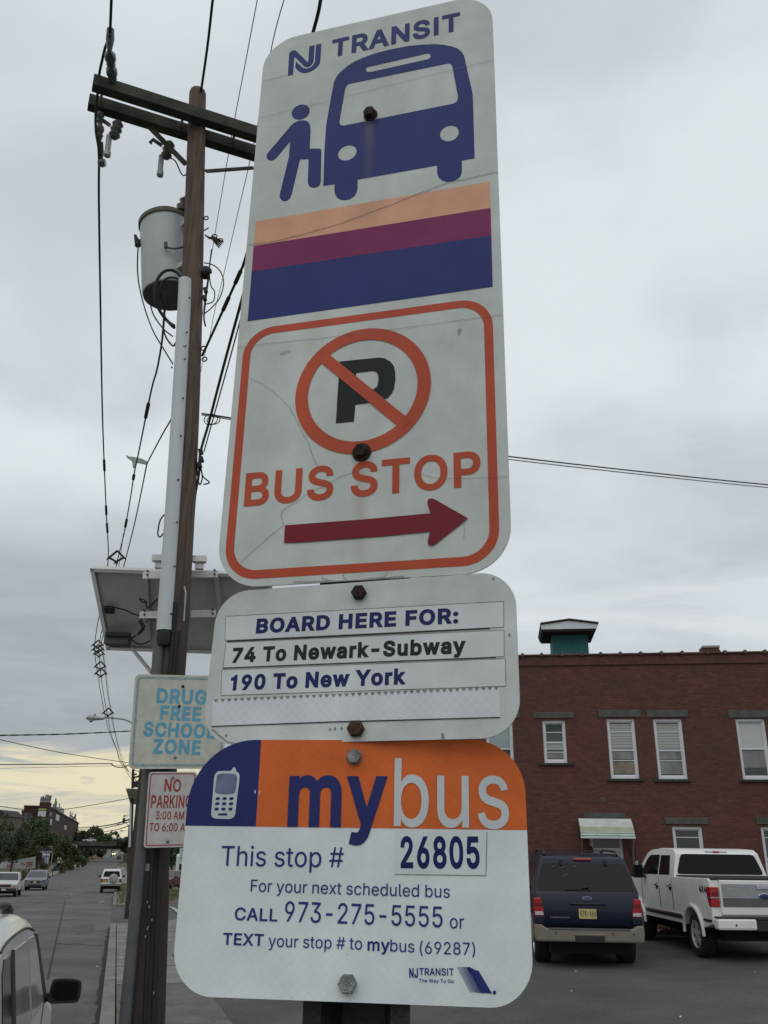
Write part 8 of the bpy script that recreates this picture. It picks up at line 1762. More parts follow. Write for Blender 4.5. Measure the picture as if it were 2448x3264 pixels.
# ---- white off-roader driving away with a covered spare wheel
P = ground(350, 2846); S3_ = P[:2] @ RU; T3_ = P[:2] @ RV
hdg = math.degrees(AZ)
o2 = st(S3_ - .9, T3_)
ol2 = [(0.0, .62), (0.0, 1.12), (.04, 1.18), (.16, 1.75), (.3, 1.83), (1.4, 1.86), (2.4, 1.82), (2.65, 1.75), (3.25, 1.18), (3.4, 1.14), (4.3, 1.08), (4.5, .9), (4.5, .5)]
OFW = paint('off-white paint', (0.62, 0.62, 0.60), 0.3)
of, h_ = car('offroader', 'white off-roader driving away with round covered spare wheel on its back', 'car', vmat_slope((*o2, 0), hdg, 4.4), 1.70, ol2, 2, 8, [(.9, .44), (3.55, .44)], OFW, tum=.24, wheel_r=.38, z0=.48, bevel=.04, rim=RIMD,
    side_windows=[[(.3, 1.22), (1.3, 1.22), (1.3, 1.68), (.4, 1.68)], [(1.4, 1.22), (2.9, 1.20), (2.6, 1.6), (2.4, 1.68), (1.4, 1.69)]], rear_glass=((.052, 1.25), (.145, 1.69), .13, .13, GLS), front_glass=((3.2, 1.22), (2.7, 1.72), .08, .1, GLS2))
q = MB(); q.lathe([(.36, 0), (.37, .05), (.36, .17), (.30, .22), (.08, .24)], (.17, -.0, 1.13), (0, -1, 0), 28); sp2 = q.build('spare_wheel_cover', mat('pale grey wheel cover', (.30, .30, .28), .5, var=.08, scale=8), of, local=True, smooth=40)
q = MB(); q.tube([(-.02, -.243, 1.22), (-.03, -.243, 1.12)], .03, 6); q.build('cover_emblem', mat('faded cover print', (.16, .16, .16), .6, var=.1, scale=10), sp2, local=True)
cbox(of, 'plate_recess', TRIM, (-.62, -.02, .84), (-.28, .0, 1.06), .008); cbox(of, 'licence_plate', PLATE_Y, (-.56, -.03, .86), (-.32, -.021, .97), .004)
for s_ in (-1, 1):
    cbox(of, 'tail_lamp', REDD if s_ > 0 else REDL, (s_ * .66, -.03, .82), (s_ * .86, .08, 1.10), .012); mirror(of, s_ * .93, 2.95, 1.18, s_, TRIM, .19, .17)
cbox(of, 'rear_bumper', mat('grey bumper', (.16, .165, .165), .5, var=.08, scale=9), (-.86, -.14, .52), (.86, .1, .70), .04)
q = MB(); q.bx((-.03, -.06, .3), (.03, .1, .5)); q.bx((-.6, .1, .30), (.6, .2, .40)); q.build('tow_bar', UNDER, of, local=True)
# ---- distant traffic
def small_car(name, label, cat, x, y, heading, m, lights=None, scale=1.0, grp='distant cars beyond the bridge', back=.8):
    P = ground(x, y); s_ = P[:2] @ RU; t_ = P[:2] @ RV
    M = vmat_slope((*P[:2], 0), heading, 4.5)
    root, h_ = car(name, label, cat, M, 1.78, ol, 2, 8, [(.85, .38), (3.55, .38)], m, tum=.27, wheel_r=.34, z0=.34, bevel=0, side_windows=[[(.5, 1.08), (3.1, 1.07), (2.6, 1.5), (2.4, 1.54), (.7, 1.53)]], rear_glass=((.17, 1.11), (.42, 1.50), .1, .14, GLS), front_glass=((3.38, 1.10), (2.63, 1.56), .07, .12, GLS), spokes=0, group=grp)
    for s_ in (-1, 1):
        cbox(root, 'tail_lamp', REDL, (s_ * .62, -.02, .78), (s_ * .88, .08, .98), 0)
        if lights:
            q = MB(); q.lathe([(.30, 0), (.30, .05)], (s_ * .62, 4.56, .72), (0, 1, 0), 14); q.build('headlight', mat('lit headlight', (1, .95, .8), .4, var=0, scale=1, emit=(1.0, .72, .32, 9.0)), root, local=True)
        else: cbox(root, 'headlight', CLRL, (s_ * .55, 4.45, .70), (s_ * .87, 4.58, .86), 0)
    return root
BLKP = paint('black paint', (0.02, 0.021, 0.023), 0.3); SIL = paint('silver paint', (.38, .39, .40), .3, .3)
a_ = math.degrees(AZ)
small_car('distant_car', 'distant dark car driving away just beyond the bridge shadow', 'car', 378, 2740, a_, mat('dark grey car', (.05, .052, .055), .3, var=.1, scale=3))
small_car('distant_car', 'distant white car with dark lower half beside the right kerb', 'car', 400, 2743, a_, BLKP)
small_car('distant_car', 'distant grey car driving away, farther up the right lane', 'car', 389, 2726, a_, SIL)
small_car('distant_car', 'distant oncoming car with glowing yellow headlights', 'car', 362, 2725, a_ + 180, BLKP, lights=True)
small_car('distant_car', 'distant white car behind the one with lit headlights', 'car', 371, 2722, a_ + 180, OFW)
small_car('distant_car', 'tiny pale car farthest up the street', 'car', 392, 2718, a_, SIL)
# white saloon on the bridge is built with the bridge
# ---- red SUV and white truck glimpsed right of the pole
MRN = paint('dark red paint', (0.10, 0.008, 0.014), 0.3)
P = ground(552, 2836)
crossover('red_suv', 'dark red SUV parked across the side street, glimpsed beside the pole', vmat_slope((P[0] - .75, P[1] + 4.3, 0), 186, 4.5), MRN, 1.8)
P = ground(547, 2822)
wt_ = thing('box_truck', 'white high-roofed truck partly hidden by the mybus sign edge' if False else 'white high-roofed truck behind the red SUV', 'truck', M=vmat(P + np.array([1.15, 1.0, 0]), -6))
q = MB(); q.prism([(0, .7), (0, 3.15), (.3, 3.3), (4.4, 3.3), (4.9, 3.1), (5.1, 2.2), (5.15, 1.4), (6.3, 1.3), (6.4, .7)], (-1.1, 0, 0), (0, 1, 0), (0, 0, 1), (1, 0, 0), 2.2); q.build('body', OFW, wt_, local=True, bevel=.12)
q = MB(); q.lathe([(.3, 0), (.34, .1), (.28, .32), (.1, .4)], (0, 1.2, 3.28), (0, 0, 1), 16); q.build('roof_vent', OFW, wt_, local=True, smooth=50)
cbox(wt_, 'rear_window', GLS, (-.7, -.02, 1.6), (.7, .01, 2.35), .02); cbox(wt_, 'rear_bumper', RIMD, (-1.05, -.15, .5), (1.05, .05, .72), .03); cbox(wt_, 'stripe', mat('grey stripe', (.2, .2, .2), .5, var=.1, scale=9), (-1.105, -.008, 1.2), (1.105, -.002, 1.32), 0)
for s_ in (-1, 1):
    for y in (1.2, 5.2): wheel(wt_, s_ * .92, y, .42, .3, RIMD, 5, s_)
    cbox(wt_, 'tail_lamp', REDL, (s_ * .85, -.03, .85), (s_ * 1.05, .02, 1.1), .01)
# ------------------------------------------------------------------ far things down the street
def leaf_mat(name, c1, c2):
    m = mat(name, c1, 0.8, var=.2, scale=.9, col2=c2, detail=8)
    t, b = mnodes(m)
    b.inputs['Subsurface Weight'].default_value = 0.0
    return m
LEAF = [leaf_mat('dark green leaves', (0.034, 0.050, 0.022), (0.080, 0.110, 0.044)), leaf_mat('olive leaves', (0.045, 0.056, 0.024), (0.105, 0.125, 0.05)), leaf_mat('deep green leaves', (0.028, 0.042, 0.023), (0.068, 0.092, 0.044))]  # three leaf greens, the last one darkest
BARK = mat('bark', (0.045, 0.038, 0.03), .9, var=.3, scale=5)
def leaves(b_, c, rx, ry, rz, n, size, R, clumps, sparse=False):
    cl = []
    for k in range(clumps):
        while True:
            v = np.array([R.uniform(-1, 1) for _ in range(3)])
            if v @ v <= 1: break
        v = v * (0.75 if not sparse else .95); 
        cl.append((c + v * np.array([rx, ry, rz]), R.uniform(.16, .42) * (0.75 if sparse else 1)))
    for k in range(n):
        p0, cr = R.choice(cl)
        d = np.array([R.gauss(0, 1) for _ in range(3)]); d = d / np.linalg.norm(d) * (R.random() ** .5)
        p = p0 + d * cr * np.array([rx, ry, rz]) * 1.0
        u = np.array([R.gauss(0, 1) for _ in range(3)]); u /= np.linalg.norm(u); w = np.cross(u, [R.gauss(0, 1), R.gauss(0, 1), R.gauss(0, 1)]); w /= np.linalg.norm(w) + 1e-9
        s_ = size * R.uniform(.5, 1.3)
        b_.add([p - u * s_, p + w * s_ * .6, p + u * s_, p - w * s_ * .6], [(0, 1, 2, 3)])
def tree(label, x, ytop, wpx, Y, m=0, n=2200, size=None, sparse=False, hfrac=.72, ybase=None, name='tree', group='trees down the street', depth=1.0, clumps=26):
    T_ = at_y(x, ytop, Y); px = np.linalg.norm(at_y(x + 1, ytop, Y) - T_)
    g = float(gz(T_[0], T_[1]))
    H_ = T_[2] - g; W_ = wpx * px
    root = thing(name, label, 'tree', (T_[0], T_[1], g), group=group)
    R = random.Random(int(x * 7 + Y))
    ch = H_ * hfrac; c = np.array([T_[0], T_[1], T_[2] - ch / 2])
    size = size or px * 3.6; n = int(n * 1.9)
    b_ = MB(); leaves(b_, c, W_ / 2 * .95, W_ / 2 * depth, ch / 2 * 1.05, n, size, R, clumps, sparse)
    b_.build('crown', LEAF[m], root, recalc=False)
    b_ = MB(); base = np.array([T_[0], T_[1], g]); r0_ = max(.12, H_ * .022)
    b_.tube([base, base + [0.05, 0, H_ * .35], c, c + [0, 0, ch * .3]], [r0_, r0_ * .8, r0_ * .5, .04], 8)
    for k in range(5):
        a = k * 1.256 + R.random(); z = H_ * R.uniform(.3, .5); q = base + [0.04, 0, z]
        e_ = c + np.array([math.cos(a) * W_ * .33, math.sin(a) * W_ * .33, R.uniform(-.1, .35) * ch])
        b_.tube([q, (q + e_) / 2 + [0, 0, -.1], e_], [r0_ * .5, r0_ * .3, .03], 6)
    b_.build('trunk', BARK, root, smooth=60)
    return root
tree('thin sparse tree at the far left edge against the yellow sky', 18, 2592, 95, 150, 0, 900, sparse=True, clumps=34)
tree('leafy dark tree low at the far left edge', 10, 2640, 110, 138, 2, 2600)
tree('broad dark tree in front of the far brick block', 128, 2608, 165, 172, 0, 4200, clumps=40)
tree('dark tree left of the pole sign, over the sale banner', 56, 2632, 112, 143, 2, 2800)
tree('dark tree right of the broad tree, beside the brick block', 196, 2655, 80, 190, 0, 2000)
tree('rounded tree in front of the embankment left of the bridge', 222, 2688, 85, 205, 1, 1800, clumps=20)
tree('tree rising behind the bridge next to the brick block', 262, 2640, 70, 430, 0, 1500)
tree('tallest dark tree behind the bridge', 306, 2633, 80, 440, 2, 1700)
tree('tree behind the bridge, above the white saloon car', 335, 2650, 60, 430, 0, 1200)
tree('wispy tree behind the bridge with sky showing through', 364, 2646, 48, 480, 0, 420, sparse=True, clumps=30)
tree('dark tree at the right end of the bridge', 414, 2664, 104, 335, 2, 2600, hfrac=.60)
tree('low dark tree seen under the bridge, left one', 292, 2700, 46, 420, 0, 700, hfrac=.85)
tree('low dark tree seen under the bridge, right one', 322, 2702, 40, 430, 2, 700, hfrac=.85)
tree('dark tree seen just right of the utility pole', 556, 2668, 110, 120, 0, 2200, clumps=30)
tree('second tree right of the utility pole, behind the white truck', 620, 2655, 130, 135, 2, 2200, clumps=30)
tree('dark tree behind the far street lamps', 440, 2655, 70, 290, 0, 1400, hfrac=.6)
tree('dark round tree between the pole sign and the bridge', 168, 2690, 100, 200, 2, 2400)
tree('dark tree right of the tallest end of the sale banner', 105, 2688, 90, 165, 0, 2200)
tree('small dark tree left of the embankment end', 238, 2705, 60, 215, 2, 1400)
def bush(label, x, y, wpx, hpx, Y, m=1, n=500, name='bush', flowers=None):
    P = at_y(x, y, Y); px = np.linalg.norm(at_y(x + 1, y, Y) - P); g = float(gz(P[0], P[1]))
    R = random.Random(int(x + Y)); root = thing(name, label, 'bush', (P[0], P[1], g), group='bushes along the left pavement')
    b_ = MB(); top = P[2] + hpx * px / 2; c = np.array([P[0], P[1], (top + g) / 2])
    leaves(b_, c, wpx * px / 2, wpx * px / 2.5, max(.4, (top - g) / 2), n, px * 3.6, R, 14)
    b_.build('foliage', LEAF[m], root, recalc=False)
    if flowers:
        b_ = MB(); leaves(b_, np.array([P[0], P[1] - wpx * px / 2.4, P[2]]), wpx * px / 2.3, .3, hpx * px / 2.6, flowers, px * 2.2, R, 9); b_.build('blossom', mat('white blossom', (.62, .63, .58), .8, var=.1, scale=3), root, recalc=False)
    return root
bush('bush with white blossom above the left pavement', 195, 2745, 30, 34, 172, 0, 500, flowers=70)
bush('leafy bush by the pole sign, beside the yellow box', 140, 2765, 40, 40, 150, 1, 700)
bush('wide green bush before the embankment, nearest the bridge', 258, 2742, 50, 34, 225, 1, 800)
bush('green bush between the blossoms and the bins', 222, 2748, 44, 36, 195, 1, 800)
bush('low trimmed hedge behind the grey crossover', 62, 2783, 55, 22, 116, 1, 900)
bush('green bush behind the brown bins', 205, 2758, 40, 26, 170, 1, 600)
bush('dark bush at the foot of the pole sign', 112, 2758, 40, 34, 160, 2, 600)
bush('dark bush at the foot of the bridge abutment', 272, 2728, 24, 44, 285, 2, 500)
# ---- far brick block, its sides square to the street
FB = brick_mat('dark far brick', (0.060, 0.015, 0.015), (0.045, 0.012, 0.013), (0.04, 0.016, 0.016), 3.0, .3)
Cn = at_y(154, 2582, 262); zt_ = float(at_y(100, 2573, 262)[2])
def alongto(xpix, p0, d):
    lo, hi = 0.0, 400.0
    f = lambda k: (lambda P: CX + FPX * float((P - EYE) @ _r) / float((P - EYE) @ _f))(np.array([p0[0] + d[0] * k, p0[1] + d[1] * k, zt_]))
    s0 = f(0) < xpix
    for _ in range(60):
        m_ = (lo + hi) / 2
        if (f(m_) < xpix) == s0: lo = m_
        else: hi = m_
    return lo
Lf = alongto(77, Cn, -RV); Ls = alongto(251, Cn, RU)
FBM = Matrix(((RV[0], RU[0], 0, Cn[0]), (RV[1], RU[1], 0, Cn[1]), (0, 0, 1, 0), (0, 0, 0, 1)))
fb = thing('far_brick_block', 'tall dark brick block with rooftop antennas beyond the trees on the left', 'building', M=FBM)
gB = float(gz(Cn[0], Cn[1])) - .5
k = MB(); k.bx((-Lf, 0, gB), (0, Ls, zt_)); k.build('wall', FB, fb, local=True)
k = MB(); k.bx((-Lf - .1, -.15, zt_), (.25, Ls + .3, zt_ + .45)); k.build('roof', SOFF, fb, local=True)
tz = float(at_y(140, 2557, 260)[2]); tw0 = -alongto(126, Cn, -RV); 
k = MB(); k.bx((tw0, -1.6, gB), (.35, 5.0, tz)); k.build('stair_tower', FB, fb, local=True)
def fbp(x, y): 
    P = on_plane(x, y, Cn - np.array([RU[0], RU[1], 0]) * 1.65, np.array([RU[0], RU[1], 0])); d = P - Cn; return float(d[:2] @ RV), float(P[2])
a, c = fbp(123.5, 2577), fbp(145, 2603)
k = MB(); k.bx((a[0], -1.72, c[1]), (c[0], -1.66, a[1])); bn = k.build('banner', mat('white banner', (.50, .52, .54), .6, var=.06, scale=.6), fb, local=True)
k = MB(); k.bx((a[0], -1.75, a[1] - (a[1] - c[1]) * .30), (c[0], -1.725, a[1])); k.build('banner_band', mat('lime banner band', (.30, .40, .06), .6, var=.15, scale=1.2), bn, local=True)
a, c = fbp(121, 2609), fbp(141, 2628)
k = MB(); k.bx((a[0], -1.72, c[1] - 2), (c[0], -1.66, a[1])); k.build('window', mat('pale boarded window', (.26, .22, .18), .7, var=.2, scale=.8), fb, local=True)
def sidep(x, y):
    P = on_plane(x, y, Cn, np.array([RV[0], RV[1], 0])); d = P - Cn; return float(d[:2] @ RU), float(P[2])
for (x0, y0, x1, y1) in ((179, 2594, 187, 2618), (158, 2588, 162, 2600), (205, 2630, 211, 2646), (160, 2610, 163, 2630), (176, 2627, 184, 2630)):
    a, c = sidep(x0, y0), sidep(x1, y1); k = MB(); k.bx((-.1, a[0], c[1]), (.08, c[0], a[1])); k.build('window', mat('far dull glass', (.10, .11, .11), .3, var=.2, scale=1), fb, local=True)
for x, y in ((90, 2600), (84, 2598), (95, 2602)):
    P = on_plane(x, y, Cn, np.array([RU[0], RU[1], 0])); d = P - Cn; a = float(d[:2] @ RV); k = MB(); k.bx((a - .5, -.08, P[2] - 2), (a + .5, .05, P[2] + .6)); k.build('window', MATS['far dull glass'], fb, local=True)
for z in (2588, 2600):
    P = on_plane(73, z, Cn, np.array([RU[0], RU[1], 0])); d = P - Cn; a = float(d[:2] @ RV); k = MB(); k.bx((a - .4, 0, P[2] - .4), (-Lf, 2, P[2] + .5)); k.build('balcony', SOFF, fb, local=True)
R = random.Random(3)
ANT = mat('antenna grey', (.16, .16, .16), .6, var=.2, scale=2)
def antenna(a, s_, z, h_, r_):
    k = MB(); k.tube([(a, s_, z), (a, s_, z + h_ * .35)], r_ * .4, 5); k.tube([(a, s_, z + h_ * .3), (a + R.uniform(-.1, .1), s_, z + h_)], r_, 6)
    return k.build('antenna', ANT, fb, local=True)
for i in range(9): antenna(tw0 + (0.3 - tw0) * (i + .5) / 9, -1.2 + (i % 3) * .8, tz, R.uniform(1.2, 2.2), .18)
for i in range(17): antenna(-.6 - R.random() * 2, 6 + i * (Ls * .42 - 6) / 17, zt_ + .4, R.uniform(1.6, 4.0), .22)
for i in range(9): antenna(-.6, Ls * (.62 + .035 * i), zt_ + .4, R.uniform(1.4, 3.2), .22)
k = MB(); k.bx((-4, Ls * .33, zt_ + .4), (-.8, Ls * .43, zt_ + 2.6)); k.build('plant_room', mat('pale roof plant', (.36, .36, .35), .6, var=.1, scale=1), fb, local=True)
k = MB(); k.bx((-3, 5, zt_ + .4), (-.8, 9, zt_ + 2.6)); k.build('plant_room', MATS['pale roof plant'], fb, local=True)
# ---- dark gabled house at the left edge
P = at_y(-25, 2598, 205); px = .074; g = float(gz(P[0], P[1]))
hs = thing('house', 'dark house with pitched roof peeking over the trees at the left edge', 'house', (P[0], P[1], g))
q = at_y(7, 2581, 205); w_ = 5.2; ez_ = float(at_y(0, 2602, 205)[2]); rz_ = float(q[2])
k = MB(); k.bx((q[0] - 9, P[1], g), (q[0] + w_ * .25, P[1] + 9, ez_)); k.build('wall', mat('house boarding', (.13, .11, .10), .8, var=.1, scale=1), hs)
k = MB(); k.prism([(q[0] - 10, ez_), (q[0] + 1.7, ez_), (q[0] - .2, rz_), (q[0] - 8.5, rz_)], (0, P[1] - .5, 0), (1, 0, 0), (0, 0, 1), (0, 1, 0), 10); k.build('roof', mat('dark shingle', (.045, .035, .032), .9, var=.2, scale=1), hs)
# ---- railway-style road bridge across the street
Pb = ground(345, 2747); sb = float(Pb[:2] @ RU)
BR = Matrix(((RV[0], RU[0], 0, RU[0] * sb), (RV[1], RU[1], 0, RU[1] * sb), (0, 0, 1, 0), (0, 0, 0, 1)))
bridge = thing('road_bridge', 'grey concrete bridge carrying a road across the far end of the street', 'bridge', M=BR)
nB = np.array([RU[0], RU[1], 0]); oB = np.array([RU[0] * sb, RU[1] * sb, 0])
def brp(x, y): 
    P = on_plane(x, y, oB, nB); d = P - oB; return float(d[:2] @ RV), float(P[2])
CB = mat('bridge concrete', (.095, .093, .082), .9, var=.25, scale=.6, bump=.3); CBD = mat('bridge girder dark', (.035, .036, .033), .9, var=.2, scale=.5)
dk = brp(310, 2684.5)[1]; gb = brp(310, 2696.5)[1]; ub = brp(300, 2706)[1]
aL_ = brp(262, 2690)[0]; aLL = brp(200, 2690)[0]
gS = float(zr(sb))
k = MB(); k.bx((aLL, 0, gb), (14, 9, dk)); k.build('deck', CB, bridge, local=True)
for j in range(5):
    k = MB(); k.bx((aLL, .6 + j * 1.7, ub), (14, 1.0 + j * 1.7, gb)); k.build('girder', CBD, bridge, local=True)
k = MB(); k.bx((aLL, -.05, dk), (14, .15, dk + .3)); k.build('parapet', CB, bridge, local=True)
c0 = brp(264, 2720)[0]; c1 = brp(270, 2720)[0]; c2_ = brp(283, 2720)[0]
k = MB(); k.bx((c0, .3, gS - .5), (c1, 8.7, ub)); k.build('abutment', mat('pale abutment', (.16, .15, .13), .9, var=.2, scale=.6), bridge, local=True)
k = MB(); k.bx((c1 + .02, 1.5, gS - .5), (c2_ - .3, 8, ub)); k.build('pier', CBD, bridge, local=True)
k = MB(); k.bx((1.8, .3, gS - .5), (3.4, 8.7, ub)); k.build('abutment', MATS['pale abutment'], bridge, local=True)
k = MB(); k.prism([(aLL - 60, gS - .5), (c0 - .02, gS - .5), (c0 - .02, dk - .4), (aLL - 60, dk - .6)], (0, .4, 0), (1, 0, 0), (0, 0, 1), (0, 1, 0), 8); o = k.build('embankment', mat('embankment scrub', (.030, .036, .02), .95, var=.3, scale=.5), local=True); o.matrix_world = BR; o['kind'] = 'structure'
k = MB(); k.prism([(3.42, gS - .5), (70, gS - .5), (70, dk - .6), (3.42, dk - .4)], (0, .4, 0), (1, 0, 0), (0, 0, 1), (0, 1, 0), 8); o = k.build('embankment', MATS['embankment scrub'], local=True); o.matrix_world = BR; o['kind'] = 'structure'
# saloon on the bridge
cx_ = brp(285, 2681)[0]
Mw = BR @ Matrix.Translation((cx_ + 2.2, 3.0, dk + .02)) @ Matrix.Rotation(rad(90), 4, 'Z')
sal = [(0.0, .45), (0.0, .88), (.1, .95), (.75, 1.0), (1.25, 1.40), (1.8, 1.45), (2.5, 1.42), (3.2, .98), (4.3, .86), (4.5, .7), (4.5, .3)]
wb_, h_ = car('saloon_car', 'white saloon car crossing the bridge', 'car', Mw, 1.75, sal, 3, 7, [(.85, .37), (3.6, .37)], OFW, tum=.25, wheel_r=.32, z0=.3, bevel=.03, side_windows=[[(1.0, 1.02), (1.9, 1.02), (1.9, 1.37), (1.3, 1.36)], [(1.97, 1.02), (3.05, 1.0), (2.5, 1.36), (1.97, 1.38)]], rear_glass=((.78, 1.03), (1.22, 1.37), .1, .1, GLS), front_glass=((3.15, 1.02), (2.55, 1.39), .08, .1, GLS), spokes=0)
# orange barrels under the bridge
ORB = mat('orange barrel plastic', (.40, .15, .04), .6, var=.15, scale=6)
for i, (x, y) in enumerate(((302, 2741), (307, 2739), (313, 2736), (305, 2735))):
    P = ground(x, y); k = MB(); k.lathe([(.30, 0), (.30, .1), (.26, .12), (.24, .9), (.2, .98), (.1, 1.05)], P, (0, 0, 1), 12)
    tag(k.build('traffic_barrel', ORB, smooth=40), ['leftmost orange traffic barrel under the bridge', 'orange traffic barrel under the bridge, second from the left', 'rightmost orange traffic barrel under the bridge', 'orange traffic barrel behind the leftmost one under the bridge'][i], 'traffic barrel', 'orange barrels under the bridge')
# ---- business pole sign, sale banner, kerbside boxes on the left
Ys = 150
def bb(x0, y0, x1, y1, Y, d=.2):
    a = at_y(x0, y1, Y); c = at_y(x1, y0, Y); return (a[0], Y, a[2]), (c[0], Y + d, c[2])
ps_ = thing('pole_sign', 'tall business sign with black name board over white and blue panels', 'sign', (at_y(148, 2790, Ys)[0], Ys, float(gz(*at_y(148, 2790, Ys)[:2]))))
a, c = bb(128, 2712, 168, 2719, Ys); k = MB(); k.bx(a, c); nb = k.build('name_board', TRIM, ps_)
k = MB(); letters3d(k, 'FAMILY AUTOS', (a[0] + .08, Ys - .02, a[2] + .06), (1, 0, 0), (0, 0, 1), c[0] - a[0] - .16, (c[2] - a[2]) * .72, .02); k.build('lettering', mat('sign letter white', (.55, .56, .56), .5, var=.05, scale=4), nb, recalc=False)
WP = mat('sign panel white', (.50, .51, .54), .5, var=.06, scale=2)
a, c = bb(134, 2720, 158, 2733, Ys); k = MB(); k.bx(a, c); k.build('upper_panel', WP, ps_)
a2, c2_ = bb(135, 2727.5, 157, 2731, Ys - .03, .02); k = MB(); k.bx(a2, c2_); k.build('blue_band', mat('sign blue', (.06, .09, .30), .5, var=.1, scale=3), ps_)
a, c = bb(141, 2734, 155, 2752, Ys); k = MB(); k.bx(a, c); k.build('lower_panel', WP, ps_)
for z in (2738, 2742, 2746):
    a3, c3_ = bb(142.5, z, 153.5, z + 1.3, Ys - .03, .02); k = MB(); k.bx(a3, c3_); k.build('text_line', mat('panel text grey', (.2, .2, .22), .6, var=.1, scale=3), ps_)
g = float(gz(at_y(148, 2790, Ys)[0], Ys)); k = MB(); xx = at_y(146, 2750, Ys)[0]; k.tube([(xx, Ys + .1, g), (xx, Ys + .1, at_y(146, 2712, Ys)[2])], .12, 8); k.build('post', COND, ps_)
k = MB(); zt2 = at_y(146, 2697, Ys)[2]; x0_ = at_y(128, 2712, Ys)[0]; x1_ = at_y(168, 2712, Ys)[0]; zb2 = at_y(146, 2711.5, Ys)[2]; k.prism([(x0_, zb2), (x1_, zb2), (x1_ - .1, zb2 + .25), ((x0_ + x1_) / 2, zt2), (x0_ + .1, zb2 + .25)], (0, Ys, 0), (1, 0, 0), (0, 0, 1), (0, 1, 0), .2); k.build('peaked_top', TRIM, ps_)
# lamp bracket behind the sign
k = MB(); k.tube([at_y(168, 2716, Ys + 3), at_y(166.5, 2700, Ys + 3), at_y(157, 2698, Ys + 3)], .06, 6); g2 = at_y(168, 2716, Ys + 3); k.tube([(g2[0], g2[1], float(gz(g2[0], g2[1]))), g2], .07, 6)
tag(k.build('bent_lamp_post', GALV), 'bent grey lamp post rising behind the business pole sign', 'lamp post')
bnr = thing('sale_banner', 'long white sale banner with red lettering behind the parked cars', 'banner', (at_y(60, 2760, 147)[0], 147, float(gz(*at_y(60, 2760, 147)[:2]))))
A0, B0, C0, D0 = at_y(-10, 2768, 147), at_y(111, 2768, 147), at_y(113, 2730, 147), at_y(-10, 2752, 147)
M0 = at_y(80, 2736, 147)
k = MB(); k.prism([(p[0], p[2]) for p in (A0, B0, C0, M0, D0)], (0, 147, 0), (1, 0, 0), (0, 0, 1), (0, 1, 0), .08); cl_ = k.build('cloth', mat('banner white', (.42, .43, .45), .6, var=.08, scale=.5), bnr)
REDB = mat('banner red', (.30, .03, .04), .6, var=.15, scale=2)
for txt, x0, x1, y0, y1 in (('SALE', 20, 47, 2765, 2754), ('75%', 66, 78, 2758, 2749), ('OFF', 82, 103, 2765, 2746)):
    a = at_y(x0, y0, 147); c = at_y(x1, y0, 147); h_ = at_y(x0, y1, 147)[2] - a[2]; k = MB(); letters3d(k, txt, (a[0], 146.97, a[2]), (1, 0, 0), (0, 0, 1), c[0] - a[0], h_, .03); k.build('lettering', REDB, cl_, recalc=False)
g = float(gz(A0[0], 147))
for x in (-5, 60, 110):
    q = at_y(x, 2768, 147); k = MB(); k.tube([(q[0], 147.15, g), (q[0], 147.15, q[2] + 1.0)], .06, 6); k.build('post', COND, bnr)
def kerb_box(name, label, cat, x0, y0, x1, y1, m, d=.6, capm=None):
    P = ground((x0 + x1) / 2, y1 + .5, .1); Y = P[1]; a, c = bb(x0, y0, x1, y1, Y, d); 
    t_ = thing(name, label, cat, ((a[0] + c[0]) / 2, Y, a[2]))
    k = MB(); k.bx(a, c); k.build('cabinet', m, t_, bevel=.05)
    k = MB(); k.bx((a[0] - .03, a[1] - .03, c[2]), (c[0] + .03, c[1] + .03, c[2] + .06)); k.build('lid', capm or m, t_)
    return t_
kerb_box('newspaper_box', 'bright yellow box standing on the left pavement', 'newspaper box', 158.5, 2763, 165.5, 2780, mat('yellow enamel', (.48, .30, .03), .5, var=.1, scale=3))
kerb_box('mailbox', 'dark blue box beside the yellow box', 'mailbox', 169, 2762, 182, 2777, mat('deep blue enamel', (.02, .05, .11), .5, var=.1, scale=3))
kerb_box('litter_bin', 'brown bin on the left pavement, nearer of the two', 'bin', 198, 2769, 206.5, 2782, mat('brown bin', (.085, .065, .045), .8, var=.2, scale=3))
kerb_box('litter_bin', 'brown bin on the left pavement, farther of the two', 'bin', 226.5, 2760, 235.5, 2773, MATS['brown bin'])
for i, (x, y0, y1) in enumerate(((167, 2778, 2792), (187, 2776, 2787), (222, 2762, 2774), (251, 2748, 2763))):
    P = ground(x, y1, .1); k = MB(); q = at_y(x, y0, P[1]); k.tube([P, (q[0], q[1], q[2])], .06, 6); k.lathe([(.08, 0), (.13, .06), (.12, .3), (.05, .38)], q, (0, 0, 1), 8)
    tag(k.build('parking_meter', TRIM), ['parking meter at the left kerb, nearest one', 'parking meter at the left kerb, second along', 'parking meter at the left kerb, third along', 'parking meter at the left kerb, nearest the bridge'][i], 'parking meter', 'parking meters along the left kerb')
# low wall behind the left pavement
k = MB(); p0 = st(178, RW - 2.65); p1 = st(250, RW - 2.65)
k.beam((p0[0], p0[1], zr(178) + .5), (p1[0], p1[1], zr(250) + .5), .25, 1.0); tag(k.build('low_wall', mat('pale garden wall', (.24, .22, .18), .9, var=.15, scale=.8)), 'low pale wall along the back of the left pavement', 'wall')
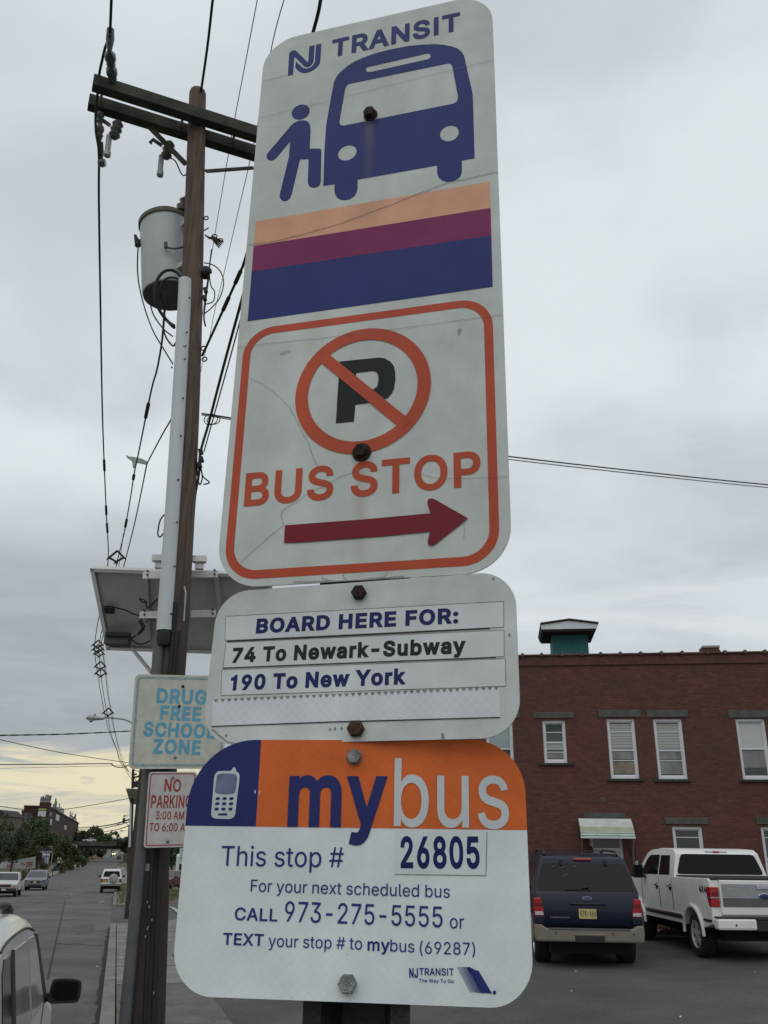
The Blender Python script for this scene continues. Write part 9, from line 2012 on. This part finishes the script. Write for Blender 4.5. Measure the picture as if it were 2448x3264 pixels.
# twin-arm lamp on the left before the bridge
Yp = 250; P = at_y(236, 2735, Yp); g = float(gz(P[0], P[1])); T_ = at_y(236, 2694, Yp)
lp = thing('twin_lamp', 'pole with two small lamps in front of the embankment', 'lamp post', (P[0], P[1], g))
k = MB(); k.tube([(P[0], Yp, g), T_], .14, 8); k.build('post', COND, lp)
for x in (233, 244):
    q = at_y(x, 2692, Yp); k = MB(); k.tube([T_, (q[0], Yp, q[2]), (q[0], Yp, q[2] - .9)], .1, 6); k.lathe([(.1, 0), (.3, -.3), (.2, -.6)], (q[0], Yp, q[2] - .3), (0, 0, 1), 8); k.build('lamp_head', GALV, lp)
# ---- small board sign right of the pole
P = ground(576, 2852, .0); Y = P[1]
cs_ = thing('board_sign', 'small white board sign on a dark post between the pole and the bus signs', 'sign', P)
a, c = bb(569, 2703, 602, 2754, Y, .04); k = MB(); k.bx(a, c); bd_ = k.build('board', mat('pale board', (.50, .55, .52), .6, var=.1, scale=4), cs_)
k = MB(); x_, z_ = at_y(580.5, 2717, Y)[[0, 2]]; letters3d(k, 'CL', (x_, Y - .01, z_), (1, 0, 0), (0, 0, 1), at_y(595, 2717, Y)[0] - x_, at_y(580, 2706, Y)[2] - z_, .015); k.build('lettering', TRIM, bd_, recalc=False)
k = MB(); a2, c2_ = bb(574, 2733, 592, 2736, Y - .012, .008); k.bx(a2, c2_); a2, c2_ = bb(577, 2740, 590, 2742, Y - .012, .008); k.bx(a2, c2_); a2, c2_ = bb(580, 2727, 588, 2729, Y - .012, .008); k.bx(a2, c2_); k.build('green_logo', mat('green board print', (.05, .12, .09), .6, var=.1, scale=6), bd_)
k = MB(); q = at_y(575.5, 2754, Y); k.tube([P - np.array([0, 0, .1]), (q[0], Y + .06, q[2] + .5)], .045, 8); k.build('post', POSTM, cs_)
# a belt of woodland far off to the right, one mass behind the signs and the building
b_ = MB(); R = random.Random(11)
for k in range(26):
    s0, t0 = R.uniform(150, 210), 18 + k * 7.5
    p = st(s0, t0); g = float(gz(p[0], p[1])); h_ = R.uniform(6, 9.5)
    leaves(b_, np.array([p[0], p[1], g + h_ * .5]), 5.5, 5, h_ * .5, 260, .55, R, 12)
o = b_.build('woods', LEAF[0], recalc=False); o['kind'] = 'stuff'
